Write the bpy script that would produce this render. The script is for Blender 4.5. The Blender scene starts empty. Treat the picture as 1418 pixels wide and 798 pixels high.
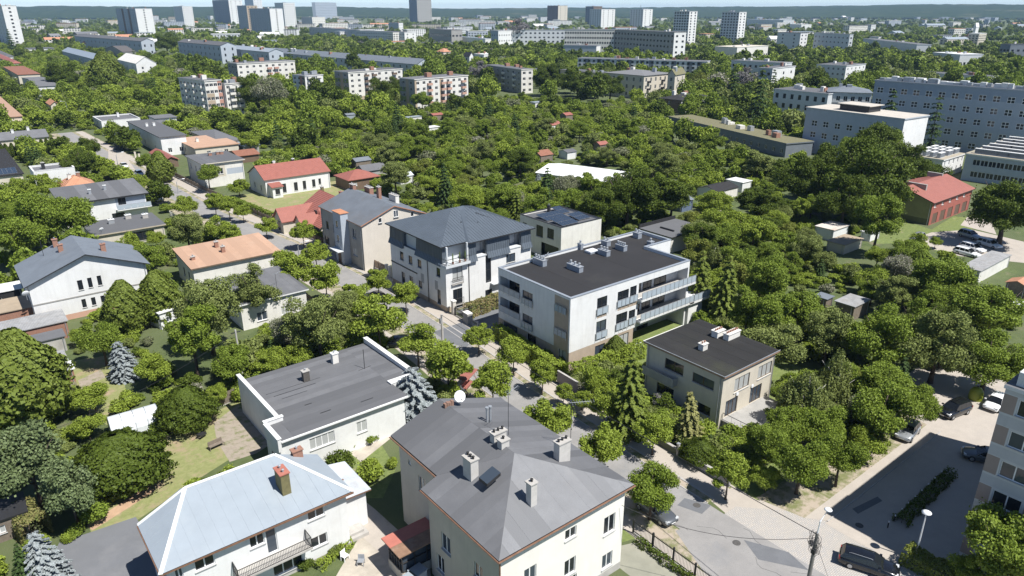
import bpy, math, random
import numpy as np
from mathutils import Vector, Matrix
from mathutils.noise import noise as pnoise

SC = bpy.context.scene
COL = SC.collection
R = math.radians
random.seed(7)

# ------------------------------------------------------------------ camera, sky, sun
# World frame: +Y runs up the street (away-left), +X across it (away-right). Camera 45 m up.
CH, CF = 45.0, 990.0
TH = math.atan(386 / CF)
SA = R(38.6)                                    # street axes against the viewing direction
cT, sT, cS, sS = math.cos(TH), math.sin(TH), math.cos(SA), math.sin(SA)
cam_d = bpy.data.cameras.new('camera')
cam = bpy.data.objects.new('camera', cam_d)
COL.objects.link(cam)
cam_d.sensor_width = 36.0
cam_d.lens = 36.0 * CF / 1418
cam_d.clip_start = 1.0
cam_d.clip_end = 40000
cam.location = (0, 0, CH)
cam.rotation_euler = (R(90) - TH, 0, -SA)
SC.camera = cam

SUN_AZ, SUN_EL = -33.7 - 38.6, 58.0             # where the sun stands, world frame
w = bpy.data.worlds.new('World')
SC.world = w
w.use_nodes = True
nt = w.node_tree
nt.nodes.clear()
sky = nt.nodes.new('ShaderNodeTexSky')
sky.sky_type = 'NISHITA'
sky.sun_disc = False
sky.sun_elevation = R(SUN_EL)
sky.sun_rotation = R(90 - SUN_AZ)
sky.air_density = 0.6
sky.altitude = 1500
sky.dust_density = 0.1
sky.ozone_density = 1.0
bg = nt.nodes.new('ShaderNodeBackground')
bg.inputs['Strength'].default_value = 0.1
out = nt.nodes.new('ShaderNodeOutputWorld')
nt.links.new(sky.outputs[0], bg.inputs[0])
nt.links.new(bg.outputs[0], out.inputs[0])
sun_d = bpy.data.lights.new('sun', 'SUN')
sun_d.energy = 5.0
sun_d.angle = R(0.5)
sun_d.color = (1.0, 0.972, 0.925)
sun = bpy.data.objects.new('sun', sun_d)
COL.objects.link(sun)
sd = Vector((math.cos(R(SUN_AZ)) * math.cos(R(SUN_EL)), math.sin(R(SUN_AZ)) * math.cos(R(SUN_EL)), math.sin(R(SUN_EL))))
sun.rotation_euler = sd.to_track_quat('Z', 'Y').to_euler()
sun.location = sd * 200
SC.view_settings.view_transform = 'Standard'
SC.view_settings.look = 'None'
SC.view_settings.exposure = 0.5
SC.view_settings.gamma = 1.0
SC.view_settings.use_curve_mapping = False
SC.cycles.max_bounces = 5
SC.cycles.diffuse_bounces = 2
SC.cycles.glossy_bounces = 2
SC.cycles.transmission_bounces = 2
SC.cycles.volume_bounces = 0
SC.cycles.transparent_max_bounces = 4

# ------------------------------------------------------------------ photo pixel -> place
def ray(u, v):
    x = (u - 709) / CF
    y = -(v - 399) / CF
    dx, dy, dz = x, cT + y * sT, -sT + y * cT
    return Vector((dx * cS + dy * sS, -dx * sS + dy * cS, dz))
def P(u, v, z=0.0):
    d = ray(u, v)
    t = (z - CH) / d.z
    return Vector((d.x * t, d.y * t, z))
def Q(p):
    x, y, z = p[0] * cS - p[1] * sS, p[0] * sS + p[1] * cS, p[2] - CH
    Z = y * cT - z * sT
    return 709 + CF * x / Z, 399 - CF * (y * sT + z * cT) / Z, Z
def XY(u, v, z=0.0):
    p = P(u, v, z)
    return p.x, p.y

# ------------------------------------------------------------------ materials
MATS = {}
def new_mat(name):
    m = bpy.data.materials.new(name)
    m.use_nodes = True
    t = m.node_tree
    b = t.nodes['Principled BSDF']
    return m, t, b
def N(t, k, **kw):
    n = t.nodes.new(k)
    for a, v in kw.items():
        if a in ('op',): n.operation = v
        else: n.inputs[a].default_value = v
    return n
def mix(t, a, b, fac, mode='MIX'):
    n = t.nodes.new('ShaderNodeMix')
    n.data_type = 'RGBA'
    n.blend_type = mode
    for sock, val in ((0, fac), (6, a), (7, b)):
        if hasattr(val, 'links'): t.links.new(val, n.inputs[sock])
        else: n.inputs[sock].default_value = val if sock == 0 else (*val, 1)
    return n.outputs[2]
def ramp(t, fac, lo, hi):
    n = t.nodes.new('ShaderNodeMapRange')
    n.inputs[1].default_value = lo
    n.inputs[2].default_value = hi
    n.clamp = True
    t.links.new(fac, n.inputs[0])
    return n.outputs[0]
def noise(t, scale, detail=4, rough=.55, vec=None, stretch=None):
    n = t.nodes.new('ShaderNodeTexNoise')
    n.inputs['Scale'].default_value = scale
    n.inputs['Detail'].default_value = detail
    n.inputs['Roughness'].default_value = rough
    if vec is None:
        g = t.nodes.new('ShaderNodeNewGeometry')
        vec = g.outputs['Position']
    if stretch:
        mp = t.nodes.new('ShaderNodeMapping')
        mp.inputs['Scale'].default_value = stretch
        t.links.new(vec, mp.inputs['Vector'])
        vec = mp.outputs[0]
    t.links.new(vec, n.inputs['Vector'])
    return n.outputs['Fac']
def M(name, col, rough=.8, var=.15, scale=.8, streak=0, speck=0, bump=0, bscale=25, metal=0, dirt=None, dirt_amt=0, spec=.4, obj=0):
    """plain weathered surface: base colour with broad blotches, optional streaks / specks / dirt"""
    if name in MATS: return MATS[name]
    m, t, b = new_mat(name)
    c = col
    lo = tuple(x * (1 - var) for x in col)
    hi = tuple(min(1, x * (1 + var)) for x in col)
    o = mix(t, lo, hi, ramp(t, noise(t, scale, 5, .65), .3, .7))
    if speck:
        o = mix(t, o, tuple(x * (1 - speck) for x in col), ramp(t, noise(t, bscale, 3, .7), .5, .75))
    if streak:
        o = mix(t, o, tuple(x * (1 - streak) for x in col), ramp(t, noise(t, 1, 4, .6, stretch=(2.2, 2.2, .18)), .5, .8))
    if dirt:
        f = ramp(t, noise(t, scale * .45, 6, .7), .52, .72)
        mm = N(t, 'ShaderNodeMath', op='MULTIPLY')
        t.links.new(f, mm.inputs[0]); mm.inputs[1].default_value = dirt_amt
        o = mix(t, o, dirt, mm.outputs[0])
    if obj:
        oi = t.nodes.new('ShaderNodeObjectInfo')
        o = mix(t, o, tuple(x * (1 - obj) for x in col), oi.outputs['Random'])
    t.links.new(o, b.inputs['Base Color'])
    b.inputs['Roughness'].default_value = rough
    b.inputs['Metallic'].default_value = metal
    b.inputs['Specular IOR Level'].default_value = spec
    if bump:
        bp = t.nodes.new('ShaderNodeBump')
        bp.inputs['Strength'].default_value = bump
        bp.inputs['Distance'].default_value = .05
        t.links.new(noise(t, bscale, 4, .7), bp.inputs['Height'])
        t.links.new(bp.outputs[0], b.inputs['Normal'])
    MATS[name] = m
    return m
def glass_mat(name, col, rough=.06):
    m, t, b = new_mat(name)
    b.inputs['Base Color'].default_value = (*col, 1)
    b.inputs['Roughness'].default_value = rough
    b.inputs['Specular IOR Level'].default_value = .6
    MATS[name] = m
    return m
G_DARK = glass_mat('window_glass', (.018, .022, .028))
G_MID = glass_mat('window_glass_reflection_tint', (.05, .065, .085))  # reflection put into a paler blue base colour; gloss as the dark glass
G_CURT = glass_mat('window_glass_net_curtain', (.42, .43, .42), .25)
G_BLUE = glass_mat('frosted_blue_glass', (.40, .46, .51), .25)
G_CLEAR = glass_mat('balustrade_glass', (.30, .36, .42), .15)
G_CAR = glass_mat('car_glass', (.012, .014, .016), .04)

WHITE = M('white_render', (.72, .72, .705), .85, .05, .5, streak=.12, bump=.15, bscale=40, dirt=(.52, .50, .45), dirt_amt=.4)
OFFWHITE = M('off_white_render', (.70, .68, .63), .85, .07, .5, streak=.15, bump=.15, bscale=40, dirt=(.50, .47, .41), dirt_amt=.4)
CREAM = M('cream_render', (.58, .53, .44), .85, .08, .6, streak=.10, bump=.15, bscale=40)
BEIGE = M('beige_render', (.46, .40, .31), .85, .10, .6, streak=.12, bump=.2, bscale=30)
GREYR = M('grey_roughcast', (.34, .33, .31), .9, .12, .7, streak=.15, bump=.3, bscale=30)
GREYBLUE = M('grey_blue_render', (.40, .44, .49), .85, .06, .5, streak=.06)
LGREY = M('light_grey_render', (.58, .60, .61), .85, .06, .5, streak=.06)
CONC = M('concrete', (.42, .40, .37), .9, .14, .9, bump=.3, bscale=12, dirt=(.2, .18, .15), dirt_amt=.4)
PINKR = M('pink_red_render', (.33, .105, .08), .85, .10, .6, streak=.1)
OCHRE = M('ochre_render', (.50, .32, .12), .85, .08, .6)
OLIVE = M('olive_render', (.26, .25, .125), .85, .12, .6, streak=.12)
GREENP = M('green_panel_paint', (.22, .27, .09), .85, .08, .6)
SALMON = M('salmon_paint', (.52, .32, .24), .85, .08, .6)
BROWNP = M('brown_paint', (.16, .11, .075), .8, .12, .6)
FELT = M('grey_roof_felt', (.155, .157, .165), .82, .14, .5, speck=.2, bscale=14, bump=.35, dirt=(.21, .21, .21), dirt_amt=.35, obj=0.32)
FELT2 = M('pale_roof_felt', (.225, .228, .235), .85, .12, .6, speck=.15, bscale=10, bump=.35, dirt=(.29, .28, .27), dirt_amt=.35, obj=0.25)
FELTD = M('dark_roof_felt', (.029, .028, .029), .85, .20, .35, speck=.2, bscale=12, bump=.4, dirt=(.075, .072, .062), dirt_amt=.4, obj=0.15)
FELTB = M('black_green_roof_felt', (.027, .026, .025), .85, .2, .4, speck=.2, bscale=12, bump=.4, dirt=(.055, .06, .028), dirt_amt=.5, obj=0.3)
METB = M('pale_blue_sheet_metal', (.305, .345, .38), .38, .06, .4, dirt=(.42, .45, .46), dirt_amt=.3, spec=.5)
METW = M('white_flashing', (.72, .72, .70), .5, .06, 1)
MANS = M('graphite_seam_metal', (.115, .137, .162), .42, .08, .5, metal=.2)
MANSD = M('graphite_cladding', (.055, .062, .075), .45, .1, .5, metal=.2)
COPING = M('grey_coping', (.30, .33, .37), .5, .08, 1, metal=.2)
ZINC = M('zinc', (.40, .42, .44), .45, .12, 2, metal=.4)
DARKM = M('dark_metal', (.03, .03, .032), .5, .1, 2)
BLACKP = M('black_plastic', (.015, .015, .016), .5, .05, 2)
WHITEP = M('white_plastic', (.80, .81, .82), .4, .03, 2)
WFRAME = M('white_window_frame', (.78, .78, .77), .45, .03, 3)
DFRAME = M('dark_window_frame', (.035, .033, .032), .45, .08, 3)
BFRAME = M('brown_window_frame', (.10, .065, .04), .55, .12, 3)
SILL = M('grey_sill', (.42, .42, .41), .6, .1, 2)
STONE = M('beige_stone_cladding', (.42, .34, .26), .75, .12, .9, streak=.08, bump=.2, bscale=18)
BRICK = M('red_brick', (.32, .17, .12), .88, .2, 6, speck=.25, bscale=30, bump=.4, dirt=(.32, .25, .2), dirt_amt=.4)
WOOD = M('grey_wood', (.20, .165, .13), .85, .2, 3, streak=.2, bump=.3)
BARK = M('bark', (.085, .065, .05), .95, .25, 4, bump=.5, bscale=18)
BIRCH = M('birch_bark', (.50, .48, .44), .85, .25, 4, bump=.3, bscale=14)
RUST = M('rusty_sheet', (.28, .17, .11), .75, .25, 1.2, streak=.25, dirt=(.4, .38, .36), dirt_amt=.5)
def corrug(name, col, period, ax=0, rough=.7, var=.15, dirt=None, dirt_amt=0, strength=.8):
    m = M(name, col, rough, var, 1.0, dirt=dirt, dirt_amt=dirt_amt)
    t = m.node_tree
    b = t.nodes['Principled BSDF']
    wv = t.nodes.new('ShaderNodeTexWave')
    wv.bands_direction = 'XYZ'[ax]
    wv.inputs['Scale'].default_value = 2 * math.pi / 20 / period * 1.0
    tc = t.nodes.new('ShaderNodeTexCoord')
    t.links.new(tc.outputs['Object'], wv.inputs['Vector'])
    bp = t.nodes.new('ShaderNodeBump')
    bp.inputs['Strength'].default_value = strength
    bp.inputs['Distance'].default_value = .06
    t.links.new(wv.outputs['Fac'], bp.inputs['Height'])
    t.links.new(bp.outputs[0], b.inputs['Normal'])
    return m
TILE_R = corrug('red_sheet_tile', (.31, .115, .088), .35, 0, .6, .10)
TILE_O = corrug('orange_clay_tile', (.48, .235, .14), .35, 0, .75, .16, dirt=(.34, .20, .13), dirt_amt=.4)
TILE_B = M('brown_red_tile', (.25, .11, .07), .8, .2, 1.5)
FLAT_O = M('faded_orange_sheet', (.47, .30, .205), .7, .10, .7, dirt=(.50, .36, .27), dirt_amt=.5, obj=0.15)
CORR = corrug('grey_corrugated_sheet', (.34, .34, .34), .18, 0, .7, .2, dirt=(.3, .24, .18), dirt_amt=.4)
FOIL = M('polytunnel_film', (.60, .63, .64), .35, .12, 1.5, streak=.2, dirt=(.42, .47, .52), dirt_amt=.6)

# ------------------------------------------------------------------ mesh builder
class MB:
    def __init__(s):
        s.v, s.f, s.m = [], [], []
    def poly(s, pts, m=0):
        i = len(s.v)
        s.v += [tuple(p) for p in pts]
        s.f.append(tuple(range(i, i + len(pts))))
        s.m.append(m)
    def box(s, x0, y0, z0, x1, y1, z1, m=0):
        i = len(s.v)
        s.v += [(x0, y0, z0), (x1, y0, z0), (x1, y1, z0), (x0, y1, z0), (x0, y0, z1), (x1, y0, z1), (x1, y1, z1), (x0, y1, z1)]
        for q in ((3, 2, 1, 0), (4, 5, 6, 7), (0, 1, 5, 4), (1, 2, 6, 5), (2, 3, 7, 6), (3, 0, 4, 7)):
            s.f.append(tuple(i + k for k in q)); s.m.append(m)
    def prism(s, pts, z0, z1, m=0):
        n = len(pts)
        i = len(s.v)
        s.v += [(p[0], p[1], z0) for p in pts] + [(p[0], p[1], z1) for p in pts]
        s.f.append(tuple(i + n - 1 - k for k in range(n))); s.m.append(m)
        s.f.append(tuple(i + n + k for k in range(n))); s.m.append(m)
        for k in range(n):
            j = (k + 1) % n
            s.f.append((i + k, i + j, i + n + j, i + n + k)); s.m.append(m)
    def slab(s, pts, th, m=0, m2=None):
        """polygon (3D, CCW from above) thickened downwards"""
        n = len(pts)
        i = len(s.v)
        s.v += [tuple(p) for p in pts] + [(p[0], p[1], p[2] - th) for p in pts]
        s.f.append(tuple(i + k for k in range(n))); s.m.append(m)
        s.f.append(tuple(i + 2 * n - 1 - k for k in range(n))); s.m.append(m if m2 is None else m2)
        for k in range(n):
            j = (k + 1) % n
            s.f.append((i + k, i + n + k, i + n + j, i + j)); s.m.append(m if m2 is None else m2)
    def tube(s, path, r, n=6, m=0):
        path = [Vector(p) for p in path]
        rs = r if isinstance(r, (list, tuple)) else [r] * len(path)
        i0 = len(s.v)
        for k, p in enumerate(path):
            d = (path[min(k + 1, len(path) - 1)] - path[max(k - 1, 0)]).normalized()
            a = d.cross(Vector((0, 0, 1)) if abs(d.z) < .9 else Vector((1, 0, 0))).normalized()
            b = d.cross(a)
            for q in range(n):
                t = 2 * math.pi * q / n
                s.v.append(tuple(p + (a * math.cos(t) + b * math.sin(t)) * rs[k]))
        for k in range(len(path) - 1):
            for q in range(n):
                s.f.append((i0 + k * n + q, i0 + k * n + (q + 1) % n, i0 + (k + 1) * n + (q + 1) % n, i0 + (k + 1) * n + q)); s.m.append(m)
        s.f.append(tuple(i0 + q for q in range(n - 1, -1, -1))); s.m.append(m)
        s.f.append(tuple(i0 + (len(path) - 1) * n + q for q in range(n))); s.m.append(m)
    def lathe(s, prof, n=14, c=(0, 0, 0), m=0):
        i0 = len(s.v)
        for r, z in prof:
            for q in range(n):
                t = 2 * math.pi * q / n
                s.v.append((c[0] + r * math.cos(t), c[1] + r * math.sin(t), c[2] + z))
        for k in range(len(prof) - 1):
            for q in range(n):
                s.f.append((i0 + k * n + q, i0 + k * n + (q + 1) % n, i0 + (k + 1) * n + (q + 1) % n, i0 + (k + 1) * n + q)); s.m.append(m)
    def mesh(s, name, mats, smooth=False):
        me = bpy.data.meshes.new(name)
        me.from_pydata(s.v, [], s.f)
        for m in (mats if isinstance(mats, (list, tuple)) else [mats]): me.materials.append(m)
        if max(s.m, default=0) > 0: me.polygons.foreach_set('material_index', s.m)
        if smooth: me.polygons.foreach_set('use_smooth', [True] * len(s.f))
        me.update()
        return me
    def build(s, name, mats, parent=None, loc=(0, 0, 0), rz=0, smooth=False, **kw):
        return put(name, s.mesh(name, mats, smooth), parent, loc, rz, **kw)
def props(o, label=None, cat=None, group=None, kind=None):
    if label: o['label'] = label
    if cat: o['category'] = cat
    if group: o['group'] = group
    if kind: o['kind'] = kind
    return o
def put(name, me, parent=None, loc=(0, 0, 0), rz=0, **kw):
    o = bpy.data.objects.new(name, me)
    COL.objects.link(o)
    o.location = loc
    o.rotation_euler = (0, 0, rz)
    if parent is not None: o.parent = parent
    return props(o, **kw)
def thing(name, label, cat, loc=(0, 0, 0), rz=0, group=None):
    return put(name, None, None, loc, rz, label=label, cat=cat, group=group)
def kids(o): return list(o.children)
def copy_tree(o, parent=None, loc=None, rz=None, label=None, group=None, scale=None):
    c = o.copy()
    COL.objects.link(c)
    if parent is not None: c.parent = parent
    if loc is not None: c.location = loc
    if rz is not None: c.rotation_euler = (0, 0, rz)
    if scale is not None: c.scale = scale
    props(c, label, None, group)
    for ch in kids(o): copy_tree(ch, c)
    return c

# ------------------------------------------------------------------ windows
WC = {}
def bars(b, w, h, cols, fr, y0, y1, rows=(), m=0):
    xs = [0] + [w * i / cols for i in range(1, cols)] + [w]
    b.box(0, y0, 0, fr, y1, h, m); b.box(w - fr, y0, 0, w, y1, h, m)
    b.box(fr, y0, 0, w - fr, y1, fr, m); b.box(fr, y0, h - fr, w - fr, y1, h, m)
    for x in xs[1:-1]: b.box(x - fr * .7, y0 + .004, fr, x + fr * .7, y1 - .004, h - fr, m)
    for z in rows: b.box(fr, y0 + .008, z - fr * .6, w - fr, y1 - .008, z + fr * .6, m)
def window(parent, org, ang, w, h, cols=2, frame=WFRAME, glass=None, sill=True, rows=(), fr=.07, far=False):
    """window set into an opening: origin at its lower left corner on the wall face, local -y is outside"""
    w, h = round(w, 1), round(h, 1)
    if glass is None: glass = random.choices((G_DARK, G_MID, G_CURT), (5, 3, 2))[0]
    key = (w, h, cols, frame.name, rows, far)
    if key not in WC:
        b = MB()
        bars(b, w, h, cols, fr, .09, .15, rows)
        if far: b.poly([(0, .12, 0), (w, .12, 0), (w, .12, h), (0, .12, h)], 1)
        WC[key] = b.mesh('window', [frame, G_DARK] if far else frame)
    o = put('window', WC[key], parent, org, ang)
    if far: return o
    k2 = ('p', w, h, glass.name)
    if k2 not in WC:
        b = MB()
        b.poly([(.03, .12, .03), (w - .03, .12, .03), (w - .03, .12, h - .03), (.03, .12, h - .03)])
        WC[k2] = b.mesh('pane', glass)
    put('pane', WC[k2], o)
    if sill:
        k3 = ('s', w)
        if k3 not in WC:
            b = MB()
            b.box(-.06, -.10, -.06, w + .06, .085, -.004)
            WC[k3] = b.mesh('sill', SILL)
        put('sill', WC[k3], o)
    return o
FOOT = []
class House:
    """box-walled building: local x along the front (F), y away from it, walls cut open for the windows"""
    def __init__(s, name, label, cat, x, y, W, D, Hh, rz=0, group=None):
        s.root = thing(name, label, cat, (x, y, 0), rz, group)
        s.W, s.D, s.H, s.rz = W, D, Hh, rz
        s.holes = {k: [] for k in 'FLRB'}
        s.cuts = {k: [] for k in 'FLRB'}
        FOOT.append((x, y, W, D, rz))
        s.top = {}
        s.patch = []
        s.depth = .14
    def face(s, f):
        W, D = s.W, s.D
        return {'F': (Vector((0, 0, 0)), Vector((1, 0, 0)), Vector((0, -1, 0)), W, 0.),
                'R': (Vector((W, 0, 0)), Vector((0, 1, 0)), Vector((1, 0, 0)), D, R(90)),
                'B': (Vector((W, D, 0)), Vector((-1, 0, 0)), Vector((0, 1, 0)), W, R(180)),
                'L': (Vector((0, D, 0)), Vector((0, -1, 0)), Vector((-1, 0, 0)), D, R(-90))}[f]
    def uz(s, f, px, py, off=0.0):
        """photo pixel -> (along, up) on that wall (off metres outside it)"""
        o, u, n, L, a = s.face(f)
        rm = Matrix.Rotation(s.rz, 3, 'Z')
        o = rm @ (o + n * off) + s.root.location
        u, n = rm @ u, rm @ n
        c = Vector((0, 0, CH))
        d = ray(px, py)
        t = (o - c).dot(n) / d.dot(n)
        p = c + d * t
        return (p - o).dot(u), p.z
    def win(s, f, u, z, w, h, **kw):
        o, ud, n, L, a = s.face(f)
        w, h = round(w, 1), round(h, 1)
        z = max(z, .06)
        if u + w > L - .12: w = math.floor((L - .12 - u) * 10) / 10
        if u < .1 or w < .3: return None
        for (a0, b0, a1, b1) in s.holes[f]:
            if u < a1 and u + w > a0 and z < b1 and z + h > b0: return None
        s.holes[f].append((u, z, u + w, z + h))
        p = o + ud * u
        return window(s.root, (p.x, p.y, z), a, w, h, **kw)
    def wpx(s, f, x0, y0, x1, y1, **kw):
        """window given by its top left and bottom right corner in the photo"""
        a, b = s.uz(f, x0, y0), s.uz(f, x1, y1)
        return s.win(f, a[0], b[1], max(.3, b[0] - a[0]), max(.4, a[1] - b[1]), **kw)
    def hole(s, f, u0, z0, u1, z1):
        s.holes[f].append((u0, z0, u1, z1))
    def grid(s, f, us, zs, w, h, skip=(), **kw):
        for i, u in enumerate(us):
            for j, z in enumerate(zs):
                if (i, j) not in skip: s.win(f, u, z, w, h, **kw)
    def walls(s, mats, faces='FLRB', z0=-.3, name='wall', top=None):
        """patch entries: (face, u0, u1, z0, z1, material index)"""
        b = MB()
        dp = s.depth
        for f in faces:
            o, ud, n, L, a = s.face(f)
            Ht = s.H if top is None else top
            us = {0, L}; zs = {z0, Ht}
            for q in s.holes[f]:
                us |= {q[0], q[2]}; zs |= {q[1], q[3]}
            for q in s.patch:
                if q[0] == f:
                    us |= {q[1], q[2]}; zs |= {q[3], q[4]}
            us = sorted(x for x in us if 0 <= x <= L); zs = sorted(x for x in zs if z0 <= x <= Ht)
            for i in range(len(us) - 1):
                for j in range(len(zs) - 1):
                    cu, cz = (us[i] + us[i + 1]) / 2, (zs[j] + zs[j + 1]) / 2
                    if any(q[0] < cu < q[2] and q[1] < cz < q[3] for q in s.holes[f]): continue
                    mi = 0
                    for q in s.patch:
                        if q[0] == f and q[1] < cu < q[2] and q[3] < cz < q[4]: mi = q[5]
                    p0, p1 = o + ud * us[i], o + ud * us[i + 1]
                    b.poly([(p0.x, p0.y, zs[j]), (p1.x, p1.y, zs[j]), (p1.x, p1.y, zs[j + 1]), (p0.x, p0.y, zs[j + 1])], mi)
            for q in s.holes[f]:
                A, B = o + ud * q[0], o + ud * q[2]
                A2, B2 = A - n * dp, B - n * dp
                za, zb = q[1], q[3]
                b.poly([(A.x, A.y, za), (B.x, B.y, za), (B2.x, B2.y, za), (A2.x, A2.y, za)])
                b.poly([(A.x, A.y, zb), (A2.x, A2.y, zb), (B2.x, B2.y, zb), (B.x, B.y, zb)])
                b.poly([(A.x, A.y, za), (A2.x, A2.y, za), (A2.x, A2.y, zb), (A.x, A.y, zb)])
                b.poly([(B.x, B.y, za), (B.x, B.y, zb), (B2.x, B2.y, zb), (B2.x, B2.y, za)])
        return b.build(name, mats, s.root)
    def loc(s, px, py, z):
        """photo pixel at height z -> local x, y"""
        p = P(px, py, z) - s.root.location
        q = Matrix.Rotation(-s.rz, 3, 'Z') @ p
        return q.x, q.y
    def part(s, b, name, mats, **kw):
        return b.build(name, mats, s.root, **kw)
    def pipes(s, z):
        if s.root.location.length > 230 or s.H > 9: return
        for x, y in ((s.W - .25, -.09), (-.09, s.D - .3), (-.09, .35)):
            b = MB(); b.tube([(x, y, 0), (x, y, z - .15)], .05, 6); b.build('drainpipe', ZINC, s.root)
    # ---- roofs
    def flat(s, mat, ov=.3, th=.25, fascia=None, z=None, pts=None, strips=0, smat=None):
        z = s.H if z is None else z
        s.pipes(z)
        W, D = s.W, s.D
        b = MB()
        pts = pts or [(-ov, -ov), (W + ov, -ov), (W + ov, D + ov), (-ov, D + ov)]
        b.slab([(x, y, z + th) for x, y in pts], th, 0, 1)
        r = b.build('roof', [mat, fascia or mat], s.root)
        if strips: felt(r, [(x, y, z + th) for x, y in pts], strips, smat or mat)
        return r
    def parapet(s, mat_wall, mat_cope, mat_roof, z=None, ph=.35, t=.3, pts=None, strips=0):
        """flat roof behind a low parapet with coping"""
        z = s.H if z is None else z
        W, D = s.W, s.D
        pts = pts or [(0, 0), (W, 0), (W, D), (0, D)]
        b = MB()
        b.poly([(x, y, z - ph) for x, y in pts])
        r = b.build('roof', mat_roof, s.root)
        n = len(pts)
        inn, outp = offset(pts, -t), offset(pts, .05)
        b = MB()
        for k in range(n):
            j = (k + 1) % n
            b.poly([(*inn[j], z - ph), (*inn[k], z - ph), (*inn[k], z), (*inn[j], z)], 0)
        b.build('parapet', mat_wall, s.root)
        b = MB()
        for k in range(n):
            j = (k + 1) % n
            a0, a1, c0, c1 = outp[k], outp[j], offset(pts, -t - .04)[k], offset(pts, -t - .04)[j]
            b.slab([(*a0, z + .07), (*a1, z + .07), (*c1, z + .07), (*c0, z + .07)], .09)
        b.build('coping', mat_cope, s.root)
        if strips: felt(r, [(*p, z - ph) for p in inn], strips, mat_roof)
        return r
    def gable(s, mat, wall, rise, ov=.4, th=.16, axis='y', z=None, off=.5, fascia=None, strips=0):
        """ridge along local y (gables on F and B) or x (gables on L and R)"""
        z = s.H if z is None else z
        s.pipes(z)
        W, D = s.W, s.D
        b = MB()
        if axis == 'y':
            m = W * off
            sl, sr = rise / m, rise / (W - m)
            Z = z + rise + .05
            pl = [(m, -ov, Z), (m, D + ov, Z), (-ov, D + ov, Z - sl * (m + ov)), (-ov, -ov, Z - sl * (m + ov))]
            pr = [(m, D + ov, Z), (m, -ov, Z), (W + ov, -ov, Z - sr * (W - m + ov)), (W + ov, D + ov, Z - sr * (W - m + ov))]
            tri = ([(0, 0, z), (W, 0, z), (m, 0, z + rise)], [(W, D, z), (0, D, z), (m, D, z + rise)])
        else:
            m = D * off
            sl, sr = rise / m, rise / (D - m)
            Z = z + rise + .05
            pl = [(W + ov, m, Z), (-ov, m, Z), (-ov, -ov, Z - sl * (m + ov)), (W + ov, -ov, Z - sl * (m + ov))]
            pr = [(-ov, m, Z), (W + ov, m, Z), (W + ov, D + ov, Z - sr * (D - m + ov)), (-ov, D + ov, Z - sr * (D - m + ov))]
            tri = ([(0, D, z), (0, 0, z), (0, m, z + rise)], [(W, 0, z), (W, D, z), (W, m, z + rise)])
        b.slab(pl, th, 0, 1); b.slab(pr, th, 0, 1)
        r = b.build('roof', [mat, fascia or mat], s.root)
        for q in tri: g = MB(); g.poly(q); g.build('gable_wall', wall, s.root)
        if strips: felt(r, pl, strips, mat); felt(r, pr, strips, mat)
        return r
    def hip(s, mat, rise, ov=.5, th=.16, z=None, axis='x', inset=None, fascia=None, seams=0, smat=None, strips=0):
        z = s.H if z is None else z
        W, D = s.W, s.D
        x0, y0, x1, y1 = -ov, -ov, W + ov, D + ov
        i = inset if inset is not None else (min(W, D) / 2 + ov)
        if axis == 'x': A, B = ((x0 + i, D / 2), (x1 - i, D / 2))
        else: A, B = ((W / 2, y0 + i), (W / 2, y1 - i))
        Z = z + rise
        a, c = (*A, Z), (*B, Z)
        p = [(x0, y0, z), (x1, y0, z), (x1, y1, z), (x0, y1, z)]
        if axis == 'x': F = [[p[0], p[1], c, a], [p[1], p[2], c], [p[2], p[3], a, c], [p[3], p[0], a]]
        else: F = [[p[0], p[1], a], [p[1], p[2], c, a], [p[2], p[3], c], [p[3], p[0], a, c]]
        b = MB()
        for q in F: b.poly(q)
        b.box(x0, y0, z - th, x1, y1, z - .003, 1)
        r = b.build('roof', [mat, fascia or mat], s.root)
        for q in F:
            if strips: felt(r, q, strips, mat)
            if seams: seam(r, q, seams, smat or mat)
        return r, F
def offset(pts, d):
    """offset a CCW polygon outwards by d"""
    n = len(pts); res = []
    for k in range(n):
        a, b, c = Vector(pts[k - 1]), Vector(pts[k]), Vector(pts[(k + 1) % n])
        e1, e2 = (b - a).normalized(), (c - b).normalized()
        n1, n2 = Vector((e1.y, -e1.x)), Vector((e2.y, -e2.x))
        m = (n1 + n2)
        m = m / max(.2, m.dot(n1))
        res.append((b.x + m.x * d, b.y + m.y * d))
    return res
def clip(poly, o, n):
    """keep the part of a 3D polygon with (p-o).n >= 0"""
    res = []
    for k in range(len(poly)):
        a, b = Vector(poly[k]), Vector(poly[(k + 1) % len(poly)])
        da, db = (a - o).dot(n), (b - o).dot(n)
        if da >= 0: res.append(a)
        if (da >= 0) != (db >= 0): res.append(a.lerp(b, da / (da - db)))
    return res
def slope_dirs(q):
    q = [Vector(p) for p in q]
    nn = Vector((0, 0, 0))
    for k in range(1, len(q) - 1): nn += (q[k] - q[0]).cross(q[k + 1] - q[0])
    nn.normalize()
    if nn.z < 0: nn = -nn
    if nn.z > .999: return nn, Vector((1, 0, 0)), Vector((0, 1, 0))
    h = Vector((0, 0, 1)).cross(nn).normalized()          # along the eave
    return nn, h, nn.cross(h).normalized()
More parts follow.
